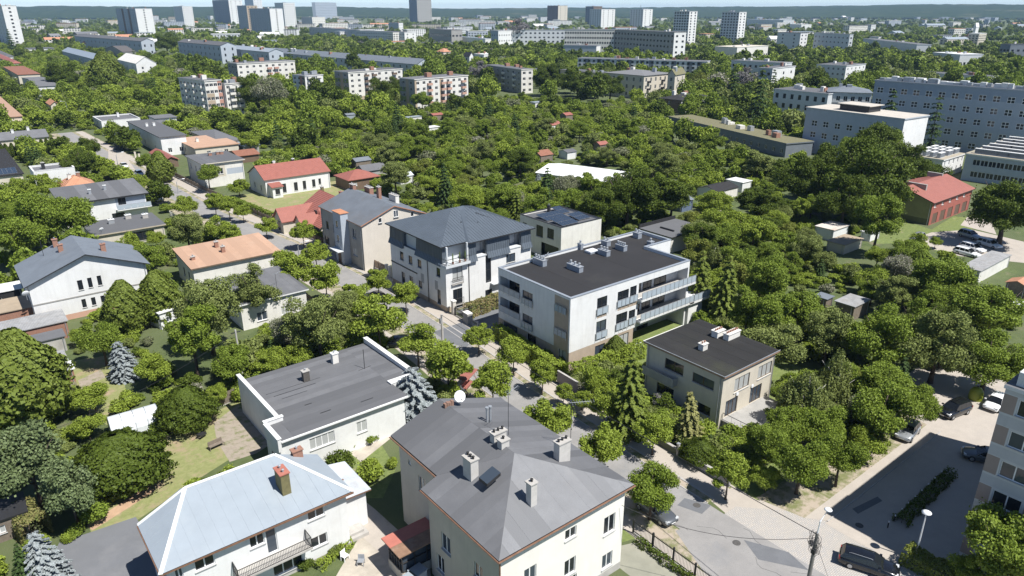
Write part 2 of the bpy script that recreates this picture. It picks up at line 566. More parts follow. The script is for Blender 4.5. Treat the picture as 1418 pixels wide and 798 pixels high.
def felt(parent, q, width, mat, along=True):
    """roofing strips running up the slope, each a thin sheet lapping its neighbour"""
    nn, h, s_ = slope_dirs(q)
    d = h if along else s_
    lo = min(Vector(p).dot(d) for p in q); hi = max(Vector(p).dot(d) for p in q)
    x = lo; k = 0
    while x < hi:
        p = clip(q, d * x, d)
        if len(p) > 2: p = clip(p, d * (x + width * 1.03), -d)
        if len(p) > 2:
            b = MB()
            e = .012 + .010 * (k % 2) + random.uniform(0, .004)
            b.poly([v + nn * e for v in p])
            n = len(p)
            for i in range(n):
                j = (i + 1) % n
                b.poly([p[i] + nn * .002, p[j] + nn * .002, p[j] + nn * e, p[i] + nn * e])
            b.build('felt_strip', mat, parent)
        x += width; k += 1
def seam(parent, q, gap, mat, hgt=.05, wd=.035, name='standing_seam'):
    nn, h, s_ = slope_dirs(q)
    lo = min(Vector(p).dot(h) for p in q); hi = max(Vector(p).dot(h) for p in q)
    x = lo + gap * .5
    b = MB()
    while x < hi:
        p = clip(q, h * (x - wd / 2), h)
        if len(p) > 2: p = clip(p, h * (x + wd / 2), -h)
        if len(p) > 2:
            n = len(p)
            b.poly([v + nn * hgt for v in p])
            for i in range(n):
                j = (i + 1) % n
                b.poly([p[i], p[j], p[j] + nn * hgt, p[i] + nn * hgt])
        x += gap
    if b.f: b.build(name, mat, parent, kind='stuff')
def chimney(parent, x, y, z, w, d, h, mat, cap=CONC, pots=2, potm=None, rz=0, label=None):
    b = MB()
    b.box(-w / 2, -d / 2, -.9, w / 2, d / 2, h)
    c = b.build('chimney', mat, parent, (x, y, z), rz, label=label)
    b = MB()
    b.box(-w / 2 - .08, -d / 2 - .08, h + .002, w / 2 + .08, d / 2 + .08, h + .1)
    b.build('cap', cap, c)
    ax = 0 if w > d else 1
    L = max(w, d)
    for i in range(pots):
        t = (i + .5) / pots * L - L / 2
        b = MB()
        b.lathe([(.09, h + .1), (.09, h + .28), (.13, h + .30), (.13, h + .34), (.01, h + .40)], 8, (t if ax == 0 else 0, t if ax else 0, 0))
        b.build('pot', potm or ZINC, c)
    return c
def dish(parent, x, y, z, r, az, mat=WHITEP, pole=1.0):
    b = MB()
    b.tube([(0, 0, -pole), (0, 0, 0)], .03, 6)
    d = b.build('satellite_dish', ZINC, parent, (x, y, z), az)
    b = MB()
    prof = [(r * k / 5, .22 * r * (k / 5) ** 2) for k in range(1, 6)]
    b.lathe([(.01, 0)] + prof + [(r * .98, .22 * r + .02)] + [(p[0] * .97, p[1] + .02) for p in prof[::-1]], 18)
    o = b.build('reflector', mat, d, smooth=True)
    o.rotation_euler = (R(62), 0, 0)
    o.location = (0, -.08, 0)
    b = MB()
    b.tube([(0, -.1, -r * .8), (0, -r * 1.1, -.05)], .02, 5)
    b.box(-.05, -r * 1.15, -.1, .05, -r * 1.05, .02)
    b.build('feed_arm', DARKM, d)
    return d
def antenna(parent, x, y, z, h, ang=0, n=7):
    b = MB()
    b.tube([(0, 0, 0), (0, 0, h)], .025, 6)
    a = b.build('aerial', DARKM, parent, (x, y, z), ang)
    b = MB()
    b.tube([(-.2, 0, h - .1), (1.6, 0, h - .1)], .018, 5)
    for k in range(n): b.tube([(k * .24, -.45 + .03 * k, h - .1), (k * .24, .45 - .03 * k, h - .1)], .012, 4)
    b.build('aerial_elements', ZINC, a)
    return a
def railing(parent, p0, p1, h, gap=.12, mat=DARKM, name='railing', each='baluster'):
    p0, p1 = Vector(p0), Vector(p1)
    L = (p1 - p0).length
    b = MB()
    up = Vector((0, 0, 1))
    b.tube([p0 + up * h, p1 + up * h], .035, 6)
    b.tube([p0 + up * .08, p1 + up * .08], .025, 6)
    b.tube([p0, p0 + up * h], .03, 6); b.tube([p1, p1 + up * h], .03, 6)
    r = b.build(name, mat, parent)
    n = int(L / gap)
    b = MB()
    for k in range(1, n): 
        q = p0.lerp(p1, k / n)
        b.tube([q + up * .08, q + up * h], .014, 4)
    if b.f: b.build(each, mat, r, kind='stuff')
    return r
# ------------------------------------------------------------------ setting: ground, street, lots
def ground_mat():
    m, t, b = new_mat('meadow_and_soil')
    f1 = ramp(t, noise(t, .05, 6, .65), .38, .62)
    f2 = ramp(t, noise(t, .6, 5, .7), .35, .65)
    o = mix(t, (.055, .085, .022), (.11, .14, .045), f2)
    o = mix(t, o, (.20, .165, .11), ramp(t, noise(t, .16, 6, .7), .56, .70))
    o = mix(t, o, (.10, .12, .05), f1)
    t.links.new(o, b.inputs['Base Color'])
    b.inputs['Roughness'].default_value = .95
    bp = t.nodes.new('ShaderNodeBump')
    bp.inputs['Strength'].default_value = .6
    bp.inputs['Distance'].default_value = .15
    t.links.new(noise(t, 6, 5, .7), bp.inputs['Height'])
    t.links.new(bp.outputs[0], b.inputs['Normal'])
    return m
def lawn_mat(name, g1, g2, bare, lo, hi, sc=.35):
    m, t, b = new_mat(name)
    o = mix(t, g1, g2, ramp(t, noise(t, 1.6, 5, .7), .3, .7))
    o = mix(t, o, bare, ramp(t, noise(t, sc, 7, .72), lo, hi))
    t.links.new(o, b.inputs['Base Color'])
    b.inputs['Roughness'].default_value = .95
    bp = t.nodes.new('ShaderNodeBump')
    bp.inputs['Strength'].default_value = .5
    bp.inputs['Distance'].default_value = .08
    t.links.new(noise(t, 14, 4, .7), bp.inputs['Height'])
    t.links.new(bp.outputs[0], b.inputs['Normal'])
    return m
LAWN = lawn_mat('dry_lawn', (.185, .205, .07), (.28, .285, .12), (.36, .26, .18), .50, .66)
LAWN2 = lawn_mat('green_lawn', (.10, .14, .035), (.20, .235, .075), (.33, .27, .18), .60, .72)
VERGE = lawn_mat('trodden_verge', (.13, .15, .05), (.2, .2, .09), (.40, .335, .265), .42, .56, .5)
SOIL = lawn_mat('patchy_bare_soil', (.28, .235, .185), (.36, .31, .25), (.17, .18, .08), .50, .62, .9)
ASPH = M('worn_asphalt', (.275, .265, .255), .9, .14, .35, speck=.18, bscale=9, bump=.25, dirt=(.20, .205, .215), dirt_amt=.8)
ASPH2 = M('blue_grey_asphalt', (.16, .165, .175), .9, .10, .3, speck=.1, bscale=9, bump=.25, dirt=(.30, .29, .28), dirt_amt=.3)
PAVE = M('pale_paving', (.42, .375, .325), .9, .08, .6, speck=.12, bscale=7, bump=.25, dirt=(.36, .33, .30), dirt_amt=.4)
KERB = M('kerb_stone', (.40, .38, .36), .85, .12, 2)
YARD = M('greenish_yard_concrete', (.27, .265, .21), .9, .14, .5, bump=.25, bscale=8, dirt=(.36, .33, .28), dirt_amt=.5)
CONY = M('stained_yard_concrete', (.43, .385, .32), .9, .22, .55, bump=.25, bscale=8, dirt=(.22, .19, .15), dirt_amt=.6)
SETT = None
def sett_mat():
    m, t, b = new_mat('paving_blocks')
    br = t.nodes.new('ShaderNodeTexBrick')
    g = t.nodes.new('ShaderNodeNewGeometry')
    t.links.new(g.outputs['Position'], br.inputs['Vector'])
    br.inputs['Scale'].default_value = 1.6
    br.inputs['Color1'].default_value = (.47, .43, .39, 1)
    br.inputs['Color2'].default_value = (.40, .385, .37, 1)
    br.inputs['Mortar'].default_value = (.26, .24, .21, 1)
    br.inputs['Mortar Size'].default_value = .03
    o = mix(t, br.outputs['Color'], (.38, .35, .31), ramp(t, noise(t, .3, 5, .7), .45, .7))
    t.links.new(o, b.inputs['Base Color'])
    b.inputs['Roughness'].default_value = .9
    return m
SETT = sett_mat()

def sheet(name, pts, z, mat, kind='structure', **kw):
    b = MB()
    b.poly([(p[0], p[1], z) for p in pts])
    o = b.build(name, mat, kind=kind, **kw)
    # keep the face looking up
    me = o.data
    if me.polygons[0].normal.z < 0: me.flip_normals()
    return o
def pxs(*pp): return [XY(*p) for p in pp]
b = MB()
b.poly([(-9000, -9000, 0), (9000, -9000, 0), (9000, 9000, 0), (-9000, 9000, 0)])
b.build('ground', ground_mat(), kind='structure')

FXV = [(5, 54.2), (25, 54.5), (36, 54.7), (47, 55.1), (62, 55.7), (75, 57.0), (85, 57.6), (105, 58.4), (120, 58), (136, 57), (155, 55), (172, 53), (222, 51), (300, 47), (380, 44)]
def fx(v):
    for (a, x), (c, y) in zip(FXV, FXV[1:]):
        if a <= v <= c: return x + (y - x) * (v - a) / (c - a)
    return FXV[0][1] if v < FXV[0][0] else FXV[-1][1]
def strip(name, d0, d1, v0, v1, z, mat, h=0, step=6):
    vs = [v0 + (v1 - v0) * k / max(1, int((v1 - v0) / step)) for k in range(int((v1 - v0) / step) + 1)]
    b = MB()
    for a, c in zip(vs, vs[1:]):
        q = [(fx(a) + d0, a), (fx(a) + d1, a), (fx(c) + d1, c), (fx(c) + d0, c)]
        if h: b.prism(q, z, z + h)
        else: b.poly([(*p, z) for p in q])
    return b.build(name, mat, kind='structure')
strip('roadside_verge', -13.2, 0.2, 33, 330, .004, VERGE)
strip('road', -8.9, -3.9, 31, 330, .008, ASPH)
strip('pavement', -2.7, -.25, 33, 330, .012, PAVE)
strip('pavement', -13.1, -11.6, -8, 120, .012, PAVE)
strip('kerb', -2.95, -2.72, 33, 200, -.05, KERB, .11)
strip('kerb', -9.05, -8.92, 33, 140, -.05, KERB, .10)
strip('kerb', -3.9, -3.77, 33, 140, -.05, KERB, .10)
# junction and the side street with its car park
sheet('road', [(45.6, -30), (50.8, -30), (50.8, 31), (45.6, 31)], .008, ASPH)
sheet('junction_paving', [(50.8, -12), (58, -12), (60, 10), (58.6, 24.6), (52.5, 31), (50.8, 31)], .006, SETT)
sheet('roadside_verge', [(41, -30), (45.6, -30), (45.6, 33), (41, 33)], .0055, VERGE)
sheet('pavement_patch', pxs((935, 735), (985, 720), (1090, 798), (1000, 830)), .010, ASPH)
sheet('street_corner', [(49, 22), (60, 22), (58, 34), (52, 36)], .0025, PAVE)
sheet('car_park', [(56.5, 8), (110, 8), (110, 24.3), (57, 24.3)], .016, PAVE)
sheet('car_park_pavement', [(57.5, 24.3), (110, 24.3), (110, 25.9), (56.2, 25.9)], .020, PAVE)
sheet('car_park', [(82, 24), (108, 24), (108, 33), (84, 33)], .018, PAVE)
b = MB()
b.box(57.4, 24.2, -.05, 82, 24.32, .10)
b.build('kerb', KERB, kind='structure')
sheet('roadside_verge', [(56.2, 25.9), (84, 25.9), (84, 29.5), (55.2, 30.5)], .009, VERGE)
PATCH = M('asphalt_repair', (.15, .155, .165), .9, .12, .6, speck=.15, bscale=9, bump=.2)
for q in (((600, 460), (638, 447), (664, 464), (645, 482), (618, 473)), ((560, 398), (585, 410), (575, 418), (552, 405)), ((948, 690), (985, 700), (972, 712), (938, 700)), ((1030, 748), (1092, 765), (1120, 790), (1050, 775)), ((905, 660), (930, 668), (922, 676), (898, 667)), ((1180, 705), (1215, 688), (1222, 694), (1188, 712))):
    sheet('road_patch', pxs(*q), .0145 + .0004 * q[0][0] / 100, PATCH)
b = MB()
for k in range(14):
    x, y = 46.2 + .31 * (k * 7 % 13), -6 + 2.9 * k
    pts = [(x + .9 * math.sin(k * 2.1 + j * .9) * j * .18, y + j * .55, .0125) for j in range(6)]
    for a, c in zip(pts, pts[1:]): b.poly([(a[0] - .02, a[1], a[2]), (a[0] + .02, a[1], a[2]), (c[0] + .02, c[1], c[2]), (c[0] - .02, c[1], c[2])])
b.build('road_crack', M('tar_crack', (.06, .06, .06), .8, .1, 3), kind='structure')
# gardens, yards, drives
sheet('lawn', pxs((205, 612), (330, 556), (376, 602), (312, 640), (255, 676), (188, 722), (128, 742), (112, 700), (160, 660)), .006, LAWN)
sheet('bare_garden_soil', pxs((296, 586), (330, 560), (380, 612), (355, 628), (318, 640), (300, 610)), .010, SOIL)
sheet('garden_path', pxs((128, 735), (215, 680), (205, 672), (120, 728)), .011, M('orange_clay_path', (.42, .28, .18), .95, .2, .7))
sheet('asphalt_drive', pxs((58, 798), (82, 752), (188, 716), (240, 800), (270, 900), (60, 900)), .012, ASPH2)
sheet('garden_ground', pxs((100, 500), (165, 490), (175, 545), (150, 590), (108, 560)), .006, LAWN)
sheet('rose_bed', pxs((108, 527), (140, 512), (146, 523), (112, 538)), .010, SOIL)
sheet('yard', pxs((500, 690), (520, 706), (552, 735), (595, 770), (600, 860), (430, 860), (470, 790), (500, 740)), .008, CONY)
sheet('paved_terrace', pxs((476, 708), (512, 700), (548, 742), (580, 770), (552, 800), (520, 760), (500, 742)), .012, PAVE)
sheet('garden_ground', pxs((420, 640), (520, 600), (548, 650), (530, 690), (500, 690)), .005, LAWN2)
sheet('garden_path', pxs((485, 628), (560, 575), (575, 580), (500, 640)), .010, CONY)
sheet('yard', [(37.7, 20), (41.3, 20), (41.5, 33.5), (37.7, 35)], .010, YARD)
sheet('garden_ground', [(38, 35), (41.6, 34), (43, 62), (36, 62), (34.6, 52)], .006, LAWN2)
sheet('garden_ground', [(55, 30.2), (84, 29.3), (84, 60), (56, 60)], .003, LAWN2)
sheet('yard', [(58.6, 76.8), (74, 76.8), (74, 87.8), (58.6, 87.8)], .006, ASPH2)
sheet('garden_ground', [(83, 60), (98, 60), (98, 86), (83, 86)], .004, LAWN2)
sheet('garden_ground', [(57, 186), (90, 186), (80, 160), (54, 160)], .003, LAWN)
sheet('lawn', pxs((1190, 320), (1240, 302), (1290, 318), (1320, 300), (1365, 302), (1340, 322), (1262, 336), (1215, 338)), .006, LAWN2)
sheet('car_park', pxs((1252, 335), (1290, 322), (1345, 318), (1418, 335), (1425, 365), (1330, 355), (1290, 345)), .010, PAVE)
sheet('car_park', pxs((1340, 300), (1372, 306), (1380, 325), (1330, 312)), .009, PAVE)
sheet('gravel_path', pxs((150, 205), (172, 212), (190, 240), (150, 232)), .013, PAVE)

# ------------------------------------------------------------------ near houses
# grey-roofed villa in the foreground
h = House('villa', 'cream villa with a grey felt hipped roof and many chimneys in the foreground', 'house', 24.7, 32.3, 13.0, 17.0, 8.7)
VO = h.root.location
for q in ((782.9, 736, 798.5, 741), (836.9, 719, 850.4, 734), (834.3, 770, 847.5, 781), (782, 778, 796.5, 791), (726, 790, 742.5, 802)):
    h.wpx('F', *q, cols=2)
h.grid('F', [10.7, 6.6, 2.9], [.9], 1.2, 1.6)
for q in ((610.7, 735, 624.2, 771), (656.3, 777, 668.6, 808)):
    h.wpx('L', *q, cols=2)
h.win('L', 8.3, 1.2, 1.1, 1.7); h.win('L', 13.2, 1.2, 1.1, 1.7)
h.patch += [('F', 0, 13, -.3, .75, 1), ('L', 0, 17, -.3, .75, 1)]
h.D, D0 = 17.0, 17.0
w_l = h.holes['L']
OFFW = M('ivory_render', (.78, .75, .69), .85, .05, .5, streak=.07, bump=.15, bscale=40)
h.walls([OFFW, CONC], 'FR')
# left side: the rear part stands 1.6 m back
hb = House('tmp', 'x', 'x', 26.3, 41.9, 11.3, 7.4, 8.7)
hb.win('L', 3.2, 5.4, 1.1, 1.6); hb.win('L', 1.5, 7.2, .5, .5, sill=False); hb.win('L', 5.6, 1.2, 1.0, 1.6)
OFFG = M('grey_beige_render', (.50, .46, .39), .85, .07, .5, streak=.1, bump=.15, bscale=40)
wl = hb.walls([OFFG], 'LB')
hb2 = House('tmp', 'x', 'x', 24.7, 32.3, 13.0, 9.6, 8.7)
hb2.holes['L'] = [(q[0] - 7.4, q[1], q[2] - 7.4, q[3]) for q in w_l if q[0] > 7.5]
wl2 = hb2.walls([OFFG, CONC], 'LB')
for t in (hb, hb2):
    for o in kids(t.root):
        o.parent = h.root
        o.location = o.location + t.root.location - h.root.location
    bpy.data.objects.remove(t.root)
e = 8.75
AP, RB = (6.35, 6.3, 11.2), (6.35, 17.5, 11.2)
A0, A1, A2, A3 = (-.5, -.5, e), (13.5, -.5, e), (13.5, 17.5, e), (1.1, 17.5, e)
S1, S2 = (-.5, 9.9, e), (1.1, 9.9, e)
m = (AP[2] - e) / (AP[0] + .5)
S2u = (1.1, 9.9, e + m * 1.6)
A3u = (1.1, 17.5, e + m * 1.6)
rb = MB()
faces = [[A0, A1, AP], [A1, A2, RB, AP], [A0, AP, RB, A3u, S2u, S1]]
for q in faces: rb.slab(q, .14, 0, 1)
rb.poly([A2, A3u, RB], 2)
vr = rb.build('roof', [FELT, DARKM, OFFG], h.root)
felt(vr, faces[0], 1.0, FELT2); felt(vr, faces[1], 1.05, FELT)  # paler felt on the front slope: its sunlight is put into the colour
for q in ([A0, AP, S1], [S1, AP, S2u], [S2u, AP, RB, A3u]): felt(vr, q, 1.05, FELT)
b = MB()
b.tube([(-.56, -.56, e - .12), (13.56, -.56, e - .12)], .075, 6); b.tube([(-.56, -.56, e - .12), (-.56, 9.9, e - .12)], .075, 6)
b.tube([(1.0, 9.9, e + m * 1.6 - .15), (1.0, 17.5, e + m * 1.6 - .15)], .075, 6)
b.tube([(-.12, -.12, e - .2), (-.12, -.12, 0)], .06, 6)
h.part(b, 'gutter', M('copper_brown_gutter', (.20, .11, .07), .5, .2, 2))
def vz(x, y):     # villa roof height at local x, y
    if y < 6.3 and abs(x - 6.35) < (y + .5): return e + (y + .5) * (AP[2] - e) / 6.8
    return AP[2] - abs(x - 6.35) * m
CH1 = M('pale_chimney_render', (.50, .48, .45), .85, .1, 2)
for px, py, zz, w_, d_, hh, rz, nm in ((652, 655, 10.2, .75, 1.1, 1.7, 0, 'tall pale chimney on the villa roof nearest its skylight'), (736, 692, 10.0, .6, .6, 1.9, 0, None), (778, 636, 10.0, 1.25, .7, 1.2, 0, None), (690, 612, 10.9, 1.3, .6, .8, 0, None), (697, 623, 10.8, .8, .6, .6, 0, None)):
    x, y = h.loc(px, py, zz)
    chimney(h.root, x, y, vz(x, y), w_, d_, hh, CH1, CONC, 3 if max(w_, d_) > .8 else 1, BLACKP, label=nm)
x, y = h.loc(683, 586, 11)
for k in range(2):
    b = MB(); b.tube([(0, 0, -.8), (0, 0, 1.4)], .11, 8); b.tube([(0, 0, 1.4), (0, 0, 1.55)], .17, 8)
    b.build('flue_pipe', ZINC, h.root, (x + .35 * k, y + .9, vz(x, y)))
x, y = h.loc(636, 559, 11)
dish(h.root, x, y, 11.8, .55, R(-10))
b = MB()
for k in range(4): b.box(-.5 + .25 * k, -.16, -.5, -.28 + .25 * k, .16, .5 + .06 * (k % 2))
b.build('chimney', M('brown_brick', (.25, .15, .11), .9, .2, 6), h.root, (x - 1.1, y + .1, 11))
x, y = h.loc(704, 600, 11); antenna(h.root, x, y, 10.8, 4.2, R(20))
x, y = h.loc(790, 612, 10); antenna(h.root, x, y, 9.6, 4.4, R(-30), 9)
x, y = h.loc(679, 668, 10.3)
b = MB()
nn, hh_, ss = slope_dirs(faces[2])
c = Vector((x, y, vz(x, y)))
q = [c + hh_ * a * .55 + ss * d * .7 for a, d in ((-1, -1), (1, -1), (1, 1), (-1, 1))]
b.slab([p + nn * .14 for p in q], .3, 0, 1)
b.build('skylight', [G_MID, DARKM], h.root)
# glazed porch on the villa's left side
pr = MB(); pr.box(-2.5, 10.2, 0, 1.55, 12.6, .9); h.part(pr, 'porch_base', OFFG)
pr = MB(); pr.box(-2.45, 10.25, .9, 1.52, 12.55, .98); pw = h.part(pr, 'porch_window', DFRAME)
for (x0, y0, x1, y1) in [(xx - .06, yy, xx + .06, yy + .08) for yy in (10.25, 12.5) for xx in (-1.2, 0, 1.4)] + [(-2.45, 10.25 + .44 * k, -2.37, 10.31 + .44 * k) for k in range(6)]:
    pr = MB(); pr.box(x0, y0, .982, x1, y1, 2.9); pr.build('mullion', DFRAME, pw)
pr = MB(); pr.box(-2.47, 10.23, 1.85, -2.36, 12.57, 1.92); pr.box(-2.36, 10.23, 1.85, 1.5, 10.33, 1.92); pr.build('transom', DFRAME, pw)
pr = MB(); pr.box(-2.36, 10.36, .9, 1.5, 12.46, 2.88); pr.build('pane', G_MID, pw)
pr = MB(); pr.box(-2.85, 9.9, 2.92, 1.55, 11.4, 3.02); h.part(pr, 'porch_roof', RUST)
pr = MB(); pr.box(-2.85, 11.41, 2.92, 1.55, 12.95, 3.03); h.part(pr, 'porch_roof', M('red_roof_paint', (.45, .16, .12), .7, .1, 1), label='red painted half of the porch roof')

# white house under the pale blue metal roof
h = House('house', 'white two-storey house with a pale blue metal hipped roof and a long balcony', 'house', 6.2, 49.3, 14.6, 6.9, 6.0)
for u, z, w_, h_ in ((11.05, 4.5, 1.5, 1.15), (11.05, 1.55, 1.5, 1.15), (6.1, 4.3, 1.2, 1.35), (1.85, 4.4, 1.5, 1.2)): h.win('F', u, z, w_, h_, cols=2, glass=G_DARK)
h.win('F', 7.4, 3.0, .9, 2.6, cols=1, sill=False, glass=G_MID)
h.win('F', .4, 4.4, .6, 1.2); h.win('F', 7.6, .5, 2.6, 1.6, cols=3, glass=G_DARK); h.win('F', 2.2, .6, 1.5, 1.5)
h.grid('L', [1.5, 4.6], [.8, 3.7], 1.1, 1.3)
h.patch += [('F', 0, 14.6, -.3, .4, 1), ('R', 0, 6.9, -.3, .4, 1)]
h.walls([WHITE, CONC])
e = 6.05
A0, A1, A2, A3 = (-.6, -.6, e), (15.1, -.5, e), (15.0, 6.6, e), (-.6, 6.4, e)
al, ar = (3.3, 6.0, 8.1), (10.9, 6.0, 8.1)
bl, br_ = (3.1, 6.95, 7.55), (10.9, 6.95, 7.55)
rb = MB()
for q in ([A0, A1, ar, al], [A1, A2, ar], [A3, A0, al], [al, ar, br_, bl], [A3, al, bl], [ar, A2, br_]): rb.slab(q, .08, 0, 1)
br = rb.build('roof', [METB, DARKM], h.root)
for q in ([A0, A1, ar, al], [A1, A2, ar], [A3, A0, al]): seam(br, q, 1.05, METB, .018, .03, 'sheet_joint')
for p0, p1 in ((A0, al), (al, ar), (A3, al), (ar, A1)):
    b = MB(); d = (Vector(p1) - Vector(p0)); s_ = d.cross(Vector((0, 0, 1))).normalized() * .16; u_ = Vector((0, 0, .03))
    b.slab([Vector(p0) + s_ + u_, Vector(p0) - s_ + u_, Vector(p1) - s_ + u_, Vector(p1) + s_ + u_] if d.x < 0 else [Vector(p0) - s_ + u_, Vector(p0) + s_ + u_, Vector(p1) + s_ + u_, Vector(p1) - s_ + u_], .05)
    b.build('hip_flashing', METW, br)
b = MB(); b.box(-.6, -.62, e - .2, 15.1, -.5, e - .07); b.box(-.68, -.6, e - .2, -.56, 6.4, e - .07); h.part(b, 'gutter', M('copper_brown_gutter', (.20, .11, .07), .5))
x, y = h.loc(393, 676, 7.0)
c_ = chimney(h.root, x, y, 7.25, .75, 1.4, 1.5, M('mossy_brick', (.17, .15, .07), .9, .2, 4, bump=.4), M('red_chimney_cap', (.40, .15, .11), .8), 2, ZINC, label='tall brick chimney with a mossy side on the pale blue roof')
x, y = h.loc(411, 627, 7.4)
chimney(h.root, x, y, 6.7, .9, .6, 1.0, BRICK, BRICK, 1)
b = MB(); b.box(4.5, -1.35, 2.75, 10.7, -.002, 2.93); h.part(b, 'balcony_slab', CONC)
railing(h.root, (4.55, -1.3, 2.93), (10.65, -1.3, 2.93), 1.0, .13)
railing(h.root, (4.55, -1.3, 2.93), (4.55, -.05, 2.93), 1.0, .13); railing(h.root, (10.65, -1.3, 2.93), (10.65, -.05, 2.93), 1.0, .13)
b = MB(); b.box(14.62, 1.8, -.3, 17.3, 6.2, 3.9); h.part(b, 'side_wing', WHITE)
b = MB(); b.slab([(14.63, 1.3, 4.1), (17.7, 1.4, 3.9), (17.6, 6.5, 4.2), (14.63, 6.6, 4.7)], .14, 0, 1); h.part(b, 'side_wing_roof', [M('grey_white_sheet', (.50, .53, .56), .5, .15, .8, dirt=(.34, .3, .26), dirt_amt=.6), M('copper_brown_gutter', (1, 1, 1))])
b = MB(); b.box(14.7, .3, 0, 16.6, 1.7, .35); b.box(14.7, .65, .352, 16.3, 1.7, .6); h.part(b, 'entrance_steps', CONC)

# flat-roofed white bungalow with parapets
h = House('house', 'white single-storey house with a flat grey felt roof and white side parapets', 'house', 21.5, 62.7, 13.0, 15.3, 4.05)
h.win('F', 1.6, 2.0, 2.8, 1.45, cols=4, glass=G_CURT); h.win('F', 7.0, 1.9, 1.2, 1.45, cols=2, glass=G_CURT)
h.win('L', 3.4, 1.5, 1.4, 1.3, cols=3, glass=G_CURT)
h.walls([WHITE])
b = MB()
b.poly([(13, 4.4, -.3), (16.4, 4.4, -.3), (16.4, 4.4, 4.05), (13, 4.4, 4.05)]); b.poly([(16.4, 4.4, -.3), (16.4, 15.3, -.3), (16.4, 15.3, 4.05), (16.4, 4.4, 4.05)]); b.poly([(16.4, 15.3, -.3), (13, 15.3, -.3), (13, 15.3, 4.05), (16.4, 15.3, 4.05)])
h.part(b, 'side_wing', WHITE)
b = MB(); b.box(-1.6, -.004, -.3, -.003, 3.6, 4.04); h.part(b, 'front_wing', WHITE)
b = MB(); b.box(-1.64, 1.3, .1, -1.602, 2.2, 2.2); h.part(b, 'side_door', DFRAME)
b = MB(); b.box(13.1, 4.25, .1, 14.1, 4.39, 2.2); h.part(b, 'door', DFRAME)
RZ = lambda x, y: (x, y, 4.3 + .018 * (15.3 - y))
pts = [(-1.6, -.35), (13.3, -.35), (13.3, 4.2), (16.4, 4.2), (16.4, 15.4), (0, 15.4), (0, 3.6), (-1.6, 3.6)]
b = MB(); b.slab([RZ(x, y) for x, y in pts], .25, 0, 1); fr = h.part(b, 'roof', [FELT, METW])
for q in ([(0, -.35), (13.3, -.35), (13.3, 15.4), (0, 15.4)], [(13.3, 4.2), (16.4, 4.2), (16.4, 15.4), (13.3, 15.4)]):
    felt(fr, [RZ(x, y) for x, y in q], 1.05, FELT, along=False)
b = MB()
for x0, y0, x1, y1 in ((1.5, 9, 6.5, 9.05), (1, 10, 7.5, 10.04), (2, 7.9, 5, 7.95), (4, 2.2, 5.2, 2.3), (8.5, 1.6, 10, 1.7), (3.4, 4.9, 4.2, 5.0)): b.box(x0, y0, 4.3 + .018 * (15.3 - y0), x1, y1, 4.345 + .018 * (15.3 - y0))
b.build('tar_seam', DARKM, fr, kind='stuff')
b = MB(); b.box(-.3, 3.75, -.3, -.002, 15.5, 5.05); b.box(-1.65, 3.4, 3.9, .35, 3.75, 5.0); b.box(-1.75, -.4, 3.4, -1.4, 3.398, 4.9); h.part(b, 'parapet', WHITE)
b = MB(); b.box(-.4, 3.82, 5.052, .06, 15.6, 5.12); b.box(-1.72, 3.34, 5.002, .42, 3.81, 5.07); b.box(-1.82, -.46, 4.902, -1.34, 3.338, 4.97); h.part(b, 'coping', METW)
b = MB(); b.box(16.15, 4.0, 3.9, 16.65, 15.6, 4.95); b.box(13.1, 3.0, 3.7, 16.7, 3.9, 4.65); h.part(b, 'parapet', WHITE)
b = MB(); b.box(16.1, 3.95, 4.952, 16.7, 15.65, 5.02); b.box(13.05, 2.95, 4.652, 16.75, 3.9, 4.73); h.part(b, 'coping', METW)
b = MB(); b.box(-1.4, -.5, 4.4, 13.3, -.352, 4.56); h.part(b, 'eaves_board', METW)
b = MB(); b.box(12.4, -1.4, 0, 15.8, 4.3, .14); b.box(13.0, 2.0, .142, 15.8, 4.3, .3); h.part(b, 'entrance_steps', CONC)
for px, py, mt, cp, lab in ((424, 527, M('dark_chimney_brick', (.10, .09, .08), .9, .2, 4), CONC, None), (464, 502, OFFWHITE, METW, None)):
    x, y = h.loc(px, py, 4.4); chimney(h.root, x, y, 4.4, .75, .6, 1.25, mt, cp, 1)
x, y = h.loc(505, 511, 4.4); b = MB(); b.tube([(0, 0, 0), (0, 0, 2.6)], .04, 6); b.tube([(-.8, 0, .05), (.9, .2, .05)], .03, 5); b.build('mast', DARKM, h.root, (x, y, 4.4))

# ------------------------------------------------------------------ new white block of flats
h = House('apartment_building', 'new white three-storey block of flats with a dark flat roof and blue glass balconies', 'apartment building', 58.7, 61.5, 24.0, 8.4, 10.5)
W, D = 24.0, 15.2
kw = dict(frame=DFRAME, sill=False)
for q in ((827.2, 414, 839.9, 432.8), (826, 446.5, 838.4, 465.6), (855.7, 404.5, 869.5, 421.2), (873, 398, 880.7, 417), (853.6, 436, 867.4, 452.6), (871, 430.5, 878.4, 447.6), (824, 480.5, 836.7, 495)):
    h.wpx('F', *q, cols=2 if q[2] - q[0] > 9 else 1, **kw)
uL = h.uz('F', 884.5, 400)[0]
h.hole('F', uL, 7.2, W - .3, 9.5); h.hole('F', uL, 4.0, W - .3, 6.4); h.hole('F', uL - .6, .1, W - .3, 2.9)
for u in (9.6, 12.2):
    h.win('F', u, .15, 1.9 if u < 10 else 1.0, 2.4, **kw)
fh = list(h.holes['F'])
